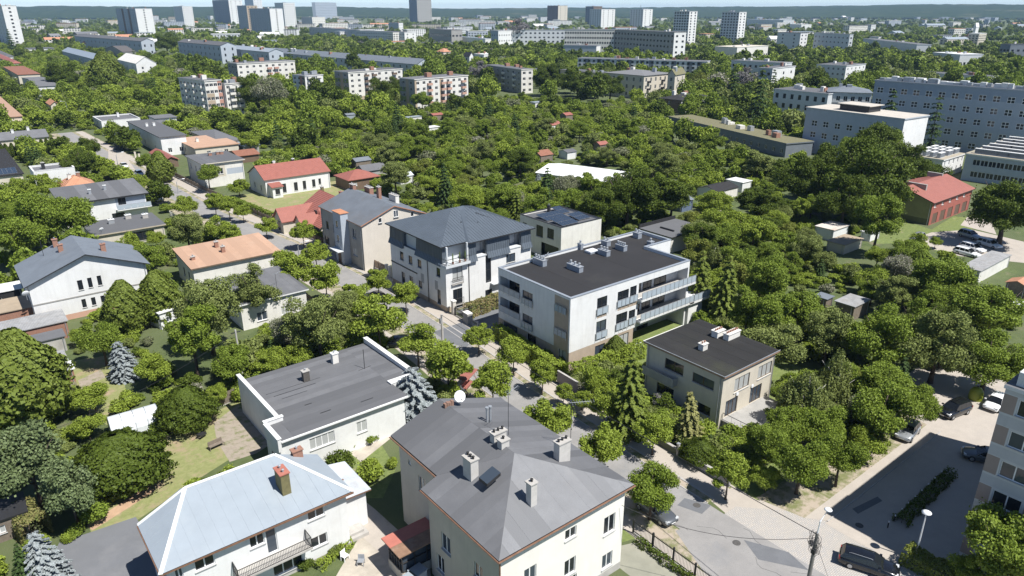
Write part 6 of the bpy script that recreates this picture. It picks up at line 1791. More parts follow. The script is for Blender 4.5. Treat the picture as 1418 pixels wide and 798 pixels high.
def conifer(seed, n, size, h, R_, mat, layers=13, pw=.9, droop=.22, tr=.14, base=.06, flat=.35):
    g = np.random.default_rng(seed)
    P_, Nn = [], []
    for L in range(layers):
        t = (L + g.random() * .4) / layers
        z = h * (base + (1 - base) * t)
        r = R_ * (1 - t) ** pw + .05
        nb = max(4, int(11 * (1 - t) + 4))
        for k in range(nb):
            a = 2 * math.pi * (k + g.random() * .6) / nb
            m_ = max(3, int(n / layers / nb * (r / R_ + .25) * 1.6))
            s = g.random(m_) ** .65
            rr = r * s * g.uniform(.85, 1.1)
            lat = g.normal(size=m_) * .13 * r * (1.15 - s)
            ca, sa = math.cos(a), math.sin(a)
            zz = z - droop * rr - .10 * r * s ** 2 + g.normal(size=m_) * .05 * h / layers
            P_.append(np.stack([ca * rr - sa * lat, sa * rr + ca * lat, zz], 1))
            Nn.append(np.stack([ca * np.full(m_, .5), sa * np.full(m_, .5), np.full(m_, 1.0)], 1) + g.normal(size=(m_, 3)) * flat)
    p, nor = np.concatenate(P_), np.concatenate(Nn)
    me = cards('crown', p, nor, g.uniform(.6, 1.3, len(p)) * size, mat, .5, .35, rng=g)
    b = MB(); b.tube([(0, 0, -.3), (0, 0, h * .5), (0, 0, h * .98)], [tr, tr * .6, .02], 7)
    return me, b.mesh('trunk', BARK, True)
def egg(seed, n, size, h, R_, mat, shape=.5, tr=.1, z0=.05, rough=.10):
    """dense clipped or columnar body of revolution"""
    g = np.random.default_rng(seed)
    t = g.random(n) ** .85; a = g.random(n) * 2 * math.pi
    prof = np.sin(np.clip(t, 0, 1) ** shape * math.pi * .97 + .03) ** .75
    wob = 1 + rough * np.sin(a * 3 + t * 9 + seed) + rough * .7 * np.sin(a * 7 - t * 17) + rough * .6 * np.sin(a * 13 + t * 31 + 2) + rough * .5 * np.abs(g.normal(size=n))
    r = R_ * prof * wob * (1 - .22 * g.random(n) ** 2)
    p = np.stack([np.cos(a) * r, np.sin(a) * r, h * (z0 + (1 - z0) * t)], 1)
    nor = np.stack([np.cos(a), np.sin(a), (t - .35) * 1.6], 1) + g.normal(size=(n, 3)) * .5
    me = cards('crown', p, nor, g.uniform(.6, 1.3, n) * size, mat, .7, .3, rng=g)
    b = MB(); b.tube([(0, 0, -.3), (0, 0, h * .8)], [tr, tr * .4], 6)
    return me, b.mesh('trunk', BARK, True)
def willow(seed, n, size, h, R_, mat, bark):
    g = np.random.default_rng(seed)
    P_, Nn = [], []
    cs = [(R_ * .62 * g.random() ** .5, g.random() * 6.28, g.uniform(.55, 1.0)) for _ in range(11)] + [(0, 0, 1.0)]
    for k in range(int(n / 24)):
        c = cs[g.integers(0, len(cs))]
        rr, a = R_ * .42 * g.random() ** .6, g.random() * 6.28
        x0, y0 = c[0] * math.cos(c[1]) + rr * math.cos(a), c[0] * math.sin(c[1]) + rr * math.sin(a)
        z = h * c[2] * (1 - .22 * (rr / R_ / .42) ** 2) * g.uniform(.9, 1.02); L = h * g.uniform(.10, .42)
        s = np.linspace(0, 1, 24)
        P_.append(np.stack([x0 + .5 * math.cos(a) * s + g.normal(size=24) * .09, y0 + .5 * math.sin(a) * s + g.normal(size=24) * .09, np.maximum(.4, z - L * s)], 1))
        Nn.append(np.stack([np.full(24, math.cos(a)), np.full(24, math.sin(a)), np.full(24, .5)], 1) + g.normal(size=(24, 3)) * .7)
    p, nor = np.concatenate(P_), np.concatenate(Nn)
    me = cards('crown', p, nor, g.uniform(.6, 1.2, len(p)) * size, mat, .5, .3, rng=g)
    return me, trunk_mesh('trunk', h, .2, seed, bark, 8, .9, .04, .25)
# kinds: list of (crown mesh, trunk mesh, height, radius)
def K(name, lst): KINDS[name] = lst
K('street', [(*broad(10 + i, 13000, .165, 5.6, 2.3, 1.0, 30, L_FRESH, tr=.10, lr=(.14, .34), spread=.82), 5.4, 2.15) for i in range(4)])
K('round', [(*broad(20 + i, 24000, .185, 8.0, 3.5, .85, 44, L_MID, tr=.2, lr=(.12, .32), spread=.84), 8.0, 3.4) for i in range(4)])
K('fruit', [(*broad(30 + i, 16000, .18, 5.6, 3.0, .78, 34, L_FRESH, tr=.14, lr=(.12, .34), spread=.84), 5.6, 2.9) for i in range(4)])
K('big', [(*broad(40 + i, 40000, .23, 10.8, 5.4, .98, 60, L_DARK, tr=.36, lr=(.10, .28), spread=.86), 10.8, 5.3) for i in range(3)])
K('ash', [(*broad(50 + i, 22000, .20, 10.5, 4.1, 1.2, 40, L_OLIVE, tr=.26, lr=(.14, .28), spread=.88), 10.5, 4.1) for i in range(2)])
K('tall', [(*broad(60 + i, 24000, .19, 11.0, 3.1, 1.65, 44, L_MID, tr=.22, lr=(.14, .34), spread=.84), 11.0, 3.1) for i in range(3)])
K('spruce', [(*conifer(70 + i, 9500, .26, 9.0, 2.3, L_SPR, 15), 9.0, 2.3) for i in range(2)])
K('blue', [(*conifer(80 + i, 14000, .26, 7.0, 2.8, L_BLUE, 13, .62, .12), 7.0, 2.8) for i in range(2)])
K('larch', [(*conifer(84 + i, 10500, .28, 9.5, 2.5, L_THU, 14, .7), 9.5, 2.5) for i in range(2)])
K('gold', [(*conifer(88, 7000, .24, 6.5, 1.8, L_GOLD, 13, .75), 6.5, 1.8)])
K('pine', [(*broad(90 + i, 14000, .26, 9.0, 3.9, .8, 30, L_PINE, tr=.22, lr=(.18, .30), spread=.85), 9.0, 4.2) for i in range(2)])
K('egg', [(*egg(95 + i, 12000, .22, 5.6, 2.1, L_THU, rough=.13), 5.6, 2.1) for i in range(2)])
K('ball', [(*egg(98 + i, 15000, .2, 4.4, 2.9, L_DARK, .62, rough=.12), 4.4, 3.0) for i in range(2)])
K('thuja', [(*egg(100 + i, 2200, .24, 4.4, .85, L_DARK, .36, rough=.05), 4.4, .9) for i in range(2)])
K('birch', [(*willow(105, 17000, .26, 9.5, 3.4, L_OLIVE, BIRCH), 9.5, 3.6), (*willow(106, 17000, .26, 10.5, 3.2, L_OLIVE, BIRCH), 10.5, 3.4)])
K('willow', [(*willow(108, 14000, .28, 8.0, 4.0, L_YEL, BARK), 8.0, 4.2)])
K('dry', [(*broad(110, 3800, .26, 9.0, 3.6, .95, 26, L_DRY, tr=.22, lr=(.16, .30), spread=.85), 9.0, 3.8)])
K('bare', [(*conifer(112, 1100, .42, 13, 2.6, L_SPR, 12, .5, .1), 13.0, 2.6)])
K('blossom', [(*broad(115 + i, 15000, .20, 8.0, 3.4, .85, 22, L_BLOS, tr=.2), 8.0, 3.6) for i in range(2)])
K('shrub', [(*broad(120 + i, 2600, .17, 1.7, 1.3, .62, 10, (L_MID, L_FRESH, L_DARK)[i], tr=.05, cz=.85), 1.7, 1.4) for i in range(3)])
TONES = {'fresh': L_FRESH, 'mid': L_MID, 'dark': L_DARK, 'olive': L_OLIVE, 'yel': L_YEL, 'spr': L_SPR, 'thu': L_THU, 'red': L_RED, 'pine': L_PINE, 'blos': L_BLOS}
TREES = []      # (x, y, radius) of everything planted
tree_rng = random.Random(5)
RECOL = {}
def plant(kind_, x, y, r, label, h=None, tone=None, group=None, cat=None, name=None):
    rg = tree_rng
    cm, tm, H0, R0 = rg.choice(KINDS[kind_])
    if tone:
        pass
    s = r / R0
    sz = (h / H0) if h else s * rg.uniform(.92, 1.1)
    conif = kind_ in ('spruce', 'blue', 'larch', 'gold', 'pine', 'thuja', 'bare')
    nm = name or {'street': 'street_tree', 'fruit': 'fruit_tree', 'spruce': 'spruce_tree', 'blue': 'blue_spruce', 'larch': 'conifer_tree', 'gold': 'golden_conifer', 'pine': 'pine_tree', 'egg': 'thuja_tree', 'ball': 'round_bush', 'thuja': 'cypress_tree', 'birch': 'birch_tree', 'willow': 'willow_tree', 'dry': 'grey_tree', 'bare': 'bare_conifer', 'blossom': 'blossoming_tree', 'shrub': 'shrub'}.get(kind_, 'tree')
    r *= 1.0
    t = thing(nm, label, cat or ('shrub' if kind_ == 'shrub' else 'bush' if kind_ == 'ball' else 'tree'), (x, y, 0), rg.uniform(0, 6.28), group)
    t.scale = (s * rg.uniform(.9, 1.12), s * rg.uniform(.9, 1.12), sz)
    t.rotation_euler = (rg.uniform(-.05, .05), rg.uniform(-.05, .05), t.rotation_euler.z)
    put('trunk', tm, t); co = put('crown', cm, t)
    if tone:
        co.material_slots[0].link = 'OBJECT'
        co.material_slots[0].material = TONES[tone]
    TREES.append((x, y, r, t))
    return t
def tpx(kind_, u, v, rho, label, tone=None, hr=None, **kw):
    """tree whose crown centre shows at pixel u,v with radius rho pixels"""
    _, _, H0, R0 = KINDS[kind_][0]
    cz = .52 if kind_ == 'big' else .60 if kind_ not in ('spruce', 'blue', 'larch', 'gold', 'thuja', 'bare', 'egg', 'ball') else .45
    hr = hr or H0 / R0
    r = 3.0
    for _ in range(5):
        p = P(u, v, cz * hr * r)
        r = rho * Q(p)[2] / CF
    return plant(kind_, p.x, p.y, r, label, h=hr * r, tone=tone, **kw)
def hedge(label, path, width, height, mat, dens=95, size=.2, group=None, z0=.05):
    g = np.random.default_rng(abs(hash(label)) % 9999)
    g = np.random.default_rng(sum(map(ord, label)))
    Pn, Nn = [], []
    for (x0, y0), (x1, y1) in zip(path, path[1:]):
        L = math.hypot(x1 - x0, y1 - y0); n = int(L * (width + 2 * height) * dens)
        t = g.random(n); a = g.random(n) * (width + 2 * height)
        side = np.where(a < height, -1, np.where(a > height + width, 1, 0))
        off = np.where(side == 0, (a - height) - width / 2, side * width / 2)
        z = np.where(side == -1, a, np.where(side == 1, a - height - width, height))
        bump = .11 * np.sin(t * L * 2.1 + 1) + .07 * np.sin(t * L * 5.3) + g.normal(size=n) * .08
        off = off + np.where(side != 0, side * bump, 0) * 1.0
        z = z + np.where(side == 0, bump + .08, 0)
        dx, dy = (x1 - x0) / L, (y1 - y0) / L
        Pn.append(np.stack([x0 + dx * t * L + dy * off, y0 + dy * t * L - dx * off, np.maximum(z, z0)], 1))
        Nn.append(np.stack([dy * side, -dx * side, np.where(side == 0, 1.0, .25)], 1) + g.normal(size=(n, 3)) * .5)
    p, nor = np.concatenate(Pn), np.concatenate(Nn)
    o0 = p[:, :2].mean(0)
    p = p - np.array([o0[0], o0[1], 0])
    me = cards('foliage', p, nor, g.uniform(.6, 1.3, len(p)) * size, mat, .75, .3, rng=g)
    t = thing('hedge', label, 'hedge', (o0[0], o0[1], 0), 0, group)
    put('foliage', me, t)
    b = MB()
    for (x0, y0), (x1, y1) in zip(path, path[1:]):
        L = math.hypot(x1 - x0, y1 - y0)
        for k in range(max(1, int(L / .8))):
            q = (k + .5) / max(1, int(L / .8)); x, y = x0 + (x1 - x0) * q - o0[0], y0 + (y1 - y0) * q - o0[1]
            b.tube([(x, y, -.1), (x, y, height * .7)], [.04, .015], 5)
    b.build('stem', BARK, t)
    for k in range(len(path) - 1): TREES.append(((path[k][0] + path[k + 1][0]) / 2, (path[k][1] + path[k + 1][1]) / 2, .6, t))
    return t
# ------------------------------------------------------------------ street furniture
def lamp_post(label, x, y, hgt, az, arm=1.6, mat=ZINC, head=WHITEP):
    t = thing('street_lamp', label, 'street lamp', (x, y, 0), az)
    b = MB(); b.tube([(0, 0, -.2), (0, 0, hgt - .7), (arm * .2, 0, hgt - .15), (arm, 0, hgt)], [.11, .07, .05, .04], 8); b.build('post', mat, t)
    b = MB(); b.lathe([(.02, .12), (.2, .1), (.26, 0), (.2, -.06), (.02, -.07)], 12); o = b.build('lamp_head', head, t, (arm + .25, 0, hgt + .02), smooth=True); o.scale = (1.6, .8, 1)
    return t
p0, p1 = P(1283, 711, 5.0), P(1271, 757, 0)
t = thing('street_lamp', 'white post-top street lamp rising from the clipped hedge by the car park', 'street lamp', (p0.x, p0.y, 0))
b = MB(); b.tube([(0, 0, -.2), (0, 0, 4.95)], [.09, .05], 8); b.build('post', WHITEP, t)
b = MB(); b.lathe([(.04, -.1), (.18, -.05), (.38, .04), (.40, .1), (.2, .22), (.02, .26)], 16, (0, 0, 5)); b.build('lamp_head', WHITEP, t, smooth=True)
pt = P(1132, 738, 8.4)
t = thing('utility_pole', 'concrete utility pole with a white lamp arm at the street corner', 'utility pole', (pt.x, pt.y, 0))
b = MB(); b.tube([(0, 0, -.3), (0, 0, 8.4)], [.21, .12], 10); b.build('pole', M('pole_concrete', (.20, .19, .175), .9, .15, 2), t)
a = P(1147, 706, 10.3) - Vector((pt.x, pt.y, 0)); m_ = P(1136, 722, 9.5) - Vector((pt.x, pt.y, 0))
b = MB(); b.tube([(0, 0, 8.2), tuple(m_), tuple(a)], [.06, .05, .045], 7); b.build('lamp_arm', WHITEP, t)
b = MB(); b.lathe([(.02, .1), (.22, .08), (.3, 0), (.2, -.07), (.02, -.08)], 12); b.build('lamp_head', WHITEP, t, tuple(a), smooth=True)
b = MB()
rg = random.Random(3)
for k in range(9):
    c = Vector((rg.uniform(-.5, .2), rg.uniform(-.3, .4), 6.9 + .14 * k)); pts = []
    for q in range(6): pts.append((c.x * .4 + .55 * math.cos(q + k) * rg.uniform(.4, 1), c.y * .4 + .5 * math.sin(q * 1.3 + k), c.z + .4 * math.sin(q * 1.7 + k)))
    b.tube(pts, .018, 4)
b.box(-.7, -.06, 7.5, .3, .06, 7.62); b.box(-.3, -.2, 6.6, .0, .1, 7.0)
b.build('cable_bundle', DARKM, t)
top1 = Vector((pt.x, pt.y, 8.25))
q2 = P(613, 476, 0)
t2 = thing('utility_pole', 'slim concrete utility pole by the gate of the mansard house', 'utility pole', (q2.x, q2.y, 0))
b = MB(); b.tube([(0, 0, -.3), (0, 0, 4.6)], [.2, .15], 8); b.build('pole', CONC, t2)
b = MB(); b.box(-.3, -.1, 3.2, .1, .25, 4.0); b.build('switch_box', ZINC, t2)
q3 = P(337, 530, 0)
t3 = thing('utility_pole', 'concrete utility pole behind the white bungalow with parapets', 'utility pole', (q3.x, q3.y, 0))
b = MB(); b.tube([(0, 0, -.3), (0, 0, 7.5)], [.17, .11], 8); b.build('pole', CONC, t3)
b = MB(); b.box(-.6, -.05, 7.1, .6, .05, 7.2); b.build('crossarm', DARKM, t3)
def cable(label, p, q, sag, r=.022):
    p, q = Vector(p), Vector(q)
    t = thing('cable', label, 'cable', tuple(p))
    b = MB(); n = 14
    b.tube([(q - p) * (k / n) - Vector((0, 0, 4 * sag * (k / n) * (1 - k / n))) for k in range(n + 1)], r, 5)
    b.build('wire', DARKM, t)
cable('black overhead cable running up the street from the corner utility pole', top1, (q2.x, q2.y, 4.5), .5, .03)
cable('thin sagging cable from the corner utility pole to the grey-roofed villa', top1 - Vector((0, 0, .3)), P(861, 700, 7.0), 1.3, .02)
cable('stay cable leaning from the corner utility pole to the paving', top1 - Vector((0, 0, .6)), P(1152, 815, 0), .05, .015)
cable('overhead cable from the left pole across the bungalow garden', (q3.x, q3.y, 7.2), P(60, 600, 3.2), 1.0, .018)
def pl(u0, v0, u1, v1, label, mat, r0=.13, head=True, az=0):
    b_ = P(u0, v0, 0)
    # height from the row of the top
    y_ = b_.x * sS + b_.y * cS
    hgt = CH - y_ * math.tan(math.atan((v1 - 399) / CF) + TH)
    return lamp_post(label, b_.x, b_.y, hgt, az, 1.5, mat)
pl(416, 372, 410, 336, 'street lamp with a bent arm among trees in front of the grey tenement', ZINC, az=R(-10))
pl(168, 252, 161, 212, 'tall street lamp at the bend of the street behind the balcony house', ZINC, az=R(0))
pl(247, 268, 245, 249, 'street lamp below the pale blue-grey cube house', ZINC, az=R(-10))
pl(96, 165, 93, 140, 'thin street lamp on the left among the far houses', ZINC, az=R(180))
pl(20, 120, 10, 108, 'small street lamp at the far left edge', ZINC, az=R(0))
pl(640, 152, 639, 126, 'thin lamp post in front of the green-ended flats', ZINC)
# fences and walls along the street
def picket(label, x0, y0, x1, y1, hgt, mat, post=2.0, gap=.16, pw=.09, base=.3, posts=None, cat='fence', solid=False, slat=True, postmat=None, pr=.07):
    t = thing('fence', label, cat, (x0, y0, 0), math.atan2(y1 - y0, x1 - x0))
    L = math.hypot(x1 - x0, y1 - y0); n = max(1, round(L / post))
    b = MB()
    if base: b.box(0, -.1, -.2, L, .1, base); b.build('plinth', CONC, t)
    pm = MB(); pm.box(-pr, -pr, -.2, pr, pr, hgt + .12); pm = pm.mesh('post', postmat or mat)
    for k in range(n + 1): put('post', pm, t, (L * k / n, 0, 0))
    sw = L / n - 2 * pr - .04
    if solid:
        for k in range(n):
            b = MB(); b.box(0, -.03, base + .02, sw, .03, hgt); b.build('panel', mat, t, (L * k / n + pr + .02, 0, 0))
    else:
        b = MB()
        for k in range(n):
            x = L * k / n + pr + .02
            b.box(x, -.025, base + .12, x + sw, .025, base + .2); b.box(x, -.025, hgt - .2, x + sw, .025, hgt - .12)
        b.build('rail', mat, t)
        b = MB(); m_ = int(L / gap)
        for k in range(m_): x = L * (k + .5) / m_; b.box(x - pw / 2, -.045, base + .05, x + pw / 2, -.026, hgt)
        b.build('picket', mat, t, kind='stuff')
    return t
def wall(label, x0, y0, x1, y1, hgt, th, mat, cap=None, name='garden_wall'):
    t = thing(name, label, 'wall', (x0, y0, 0), math.atan2(y1 - y0, x1 - x0))
    L = math.hypot(x1 - x0, y1 - y0)
    b = MB(); b.box(0, -th / 2, -.2, L, th / 2, hgt); b.build('wall', mat, t)
    b = MB(); b.box(-.03, -th / 2 - .04, hgt + .002, L + .03, th / 2 + .04, hgt + .07); b.build('coping', cap or CONC, t)
    return t
def seg(f, v0, v1, *a, **k): return f(a[0], fx(v0), v0, fx(v1), v1, *a[1:], **k)
seg(wall, 33.2, 38.6, 'low dark wall in front of the dark-roofed house by the corner thicket', .9, .25, GREYR)
seg(wall, 40.2, 50.5, 'low mossy street wall in front of the golden conifer', .8, .25, M('mossy_concrete', (.12, .13, .08), .9, .2, 1), CONC)
seg(wall, 56.4, 60.2, 'bare grey wall panel at the end of the flats hedge', 1.7, .2, M('grey_wall_panel', (.24, .22, .22), .85, .06, 1))
for v, lab in ((40.0, 'grey gate post beside the low mossy wall'),):
    t = thing('gate_post', lab, 'gate post', (fx(v), v, 0)); b = MB(); b.box(-.13, -.13, -.2, .13, .13, 1.5); b.build('post', CONC, t); b = MB(); b.box(-.17, -.17, 1.502, .17, .17, 1.58); b.build('cap', ZINC, t)
GP = M('pale_gate_pillar', (.60, .56, .50), .85, .06, 1)
for v, lab in ((88.8, 'left one of two pale gate pillars of the mansard house'), (87.0, 'right one of two pale gate pillars of the mansard house')):
    t = thing('gate_pillar', lab, 'gate pillar', (fx(v), v, 0)); b = MB(); b.box(-.28, -.28, -.2, .28, .28, 2.2); b.build('pillar', GP, t); b = MB(); b.box(-.36, -.36, 2.202, .36, .36, 2.38); b.build('cap', OFFWHITE, t)
seg(wall, 89.3, 97.5, 'pale low street wall left of the mansard gate pillars', 1.0, .25, GP, OFFWHITE)
seg(wall, 82.2, 83.6, 'pale bin enclosure wall right of the mansard gate', 1.7, .9, GREYR, OFFWHITE)
seg(picket, 76.0, 82, 'low grey metal fence between the mansard gate and the flats hedge', 1.2, ZINC, 1.8, .14, .03)
seg(picket, 84, 86.5, 'dark metal gate of the mansard house', 1.4, DARKM, 2.4, .13, .03, .05, cat='gate')
seg(picket, 98, 106, 'white-topped fence with a hedge at the left of the mansard house', 1.1, OFFWHITE, 2, .2, .1)
for v, lab in ((108.2, 'pale twin pillar at the right end of the wooden street fence'), (109.4, 'pale pillar beside the twin one at the wooden street fence'), (117.2, 'small white post at the middle of the wooden street fence')):
    t = thing('gate_pillar', lab, 'gate pillar', (fx(v), v, 0)); b = MB(); b.box(-.22, -.22, -.2, .22, .22, 2.0 if v < 115 else 1.3); b.build('pillar', OFFWHITE, t); b = MB(); b.box(-.28, -.28, 2.002 if v < 115 else 1.302, .28, .28, 2.1 if v < 115 else 1.4); b.build('cap', OFFWHITE, t)
seg(picket, 110.0, 116.6, 'brown wooden slatted street fence in front of the grey tenement', 1.8, M('brown_fence_wood', (.30, .22, .16), .85, .15, 2), 2.2, .2, .16, .3)
seg(picket, 118.0, 123, 'dark open gate and fence at the grey tenement', 1.6, DARKM, 2.4, .14, .03, .2)
seg(picket, 124, 146, 'dark street fence with a hedge in front of the red-tiled house', 1.5, BROWNP, 2.4, .18, .14, .3)
BP = M('orange_brick_pillar', (.42, .17, .10), .85, .15, 4)
for v, lab, w_ in ((147.5, 'orange brick gate pillar nearer the grey tenement', .35), (154.0, 'broader orange brick gate pillar by the long white house', .7)):
    t = thing('gate_pillar', lab, 'gate pillar', (fx(v), v, 0)); b = MB(); b.box(-.3, -w_, -.2, .3, w_, 2.0); b.build('pillar', BP, t); b = MB(); b.box(-.36, -w_ - .06, 2.002, .36, w_ + .06, 2.12); b.build('cap', TILE_O, t)
seg(picket, 148.2, 153, 'dark gate between the two orange brick pillars', 1.6, DARKM, 2.4, .14, .03, .1, cat='gate')
seg(picket, 155, 200, 'long dark street fence in front of the long white house', 1.4, WOOD, 2.5, .18, .14, .3)
seg(picket, 200, 236, 'dark street fence below the cube house', 1.5, WOOD, 2.5, .18, .14, .3)
for k in range(5):
    v = 240 + 4.5 * k; t = thing('gate_pillar', 'cream fence pillar in the row at the far bend of the street', 'fence pillar', (fx(v), v, 0), 0, 'cream fence pillars at the far bend'); b = MB(); b.box(-.25, -.25, -.2, .25, .25, 1.9); b.build('pillar', CREAM, t)
# left bank fences
picket('black metal fence with wire mesh beside the grey-roofed villa', 41.7, 20.5, 41.9, 34.6, 1.5, DARKM, 2.2, .15, .025, .12)
picket('grey metal fence between the villa and the street trees', 43.2, 52, 44.4, 74, 1.3, ZINC, 2.2, .16, .03, .25)
picket('weathered grey board fence behind the round bush in the left garden', *XY(262, 583), *XY(338, 548), 1.6, WOOD, 2.2, .16, .14, .05)
picket('grey picket fence below the small polytunnel', *XY(172, 608), *XY(222, 588), 1.2, WOOD, 2.0, .2, .12, .02)
picket('fence of pale boards along the lane by the orange-roofed house', 41.5, 100, 42.5, 121, 1.4, WOOD, 2.5, .2, .15, .2)
picket('pale fence along the verge in front of the annexe', 39.5, 158, 38.5, 176, 1.2, OFFWHITE, 2.4, .2, .1, .2)
# bollards along the planted strip in the shade
for k in range(9):
    u, v = 1229 + (1302 - 1229) * k / 8, 731 + (661 - 731) * k / 8
    x, y = XY(u, v)
    t = thing('bollard', 'short white-topped bollard in the row edging the shaded car park', 'bollard', (x, y, 0), 0, 'bollards edging the shaded car park')
    b = MB(); b.tube([(0, 0, -.1), (0, 0, .62)], .06, 8); b.build('post', DARKM, t)
    b = MB(); b.tube([(0, 0, .622), (0, 0, .76)], .062, 8); b.build('white_band', WHITEP, t)
# bins, tanks, red frame
x, y = XY(1350, 553); t = thing('recycling_bin', 'yellow-green bell-shaped recycling bin at the back of the car park', 'bin', (x, y, 0))
b = MB(); b.lathe([(.75, 0), (.8, .5), (.75, 1.1), (.5, 1.55), (.15, 1.7), (.01, 1.72)], 16); b.build('body', M('bin_green', (.22, .26, .03), .5, .08, 2), t, smooth=True)
b = MB(); b.tube([(0, 0, 1.7), (0, 0, 1.85)], .1, 8); b.build('lifting_eye', DARKM, t)
for u, v, lab in ((566, 795, 'white-lidded grey tank by the villa wall, nearer the camera'), (579, 783, 'white-lidded grey tank by the villa wall, farther from the camera')):
    x, y = XY(u, v + 22); t = thing('water_tank', lab, 'water tank', (x, y, 0), R(8))
    b = MB(); b.box(-.6, -.5, .12, .6, .5, 1.15); b.build('tank', LGREY, t)
    b = MB(); b.box(-.66, -.56, 1.152, .66, .56, 1.26); b.build('lid', METB, t)
    b = MB(); b.box(-.62, -.52, 0, .62, .52, .118); b.build('pallet', WOOD, t)
x, y = XY(648, 538); t = thing('garden_swing', 'red-painted timber swing frame under the street trees behind the villa', 'swing', (x, y, 0), R(30))
RP = M('red_timber_paint', (.30, .115, .09), .7, .1, 2)
b = MB(); b.box(-1.6, -.7, .0, -1.45, .7, .15); b.box(1.45, -.7, 0, 1.6, .7, .15); b.tube([(-1.5, -.7, 0), (-1.5, 0, 2.0), (-1.5, .7, 0)], .06, 5); b.tube([(1.5, -.7, 0), (1.5, 0, 2.0), (1.5, .7, 0)], .06, 5); b.tube([(-1.6, 0, 2), (1.6, 0, 2)], .06, 5); b.build('frame', RP, t)
b = MB(); b.box(-1.1, -.3, .5, 1.1, .3, .56); b.box(-1.1, .3, .5, 1.1, .36, 1.05); b.build('seat', RP, t)
b = MB(); b.slab([(-1.7, -.7, 2.05), (1.7, -.7, 2.05), (1.7, .7, 2.15), (-1.7, .7, 2.15)], .06); b.build('canopy', RP, t)

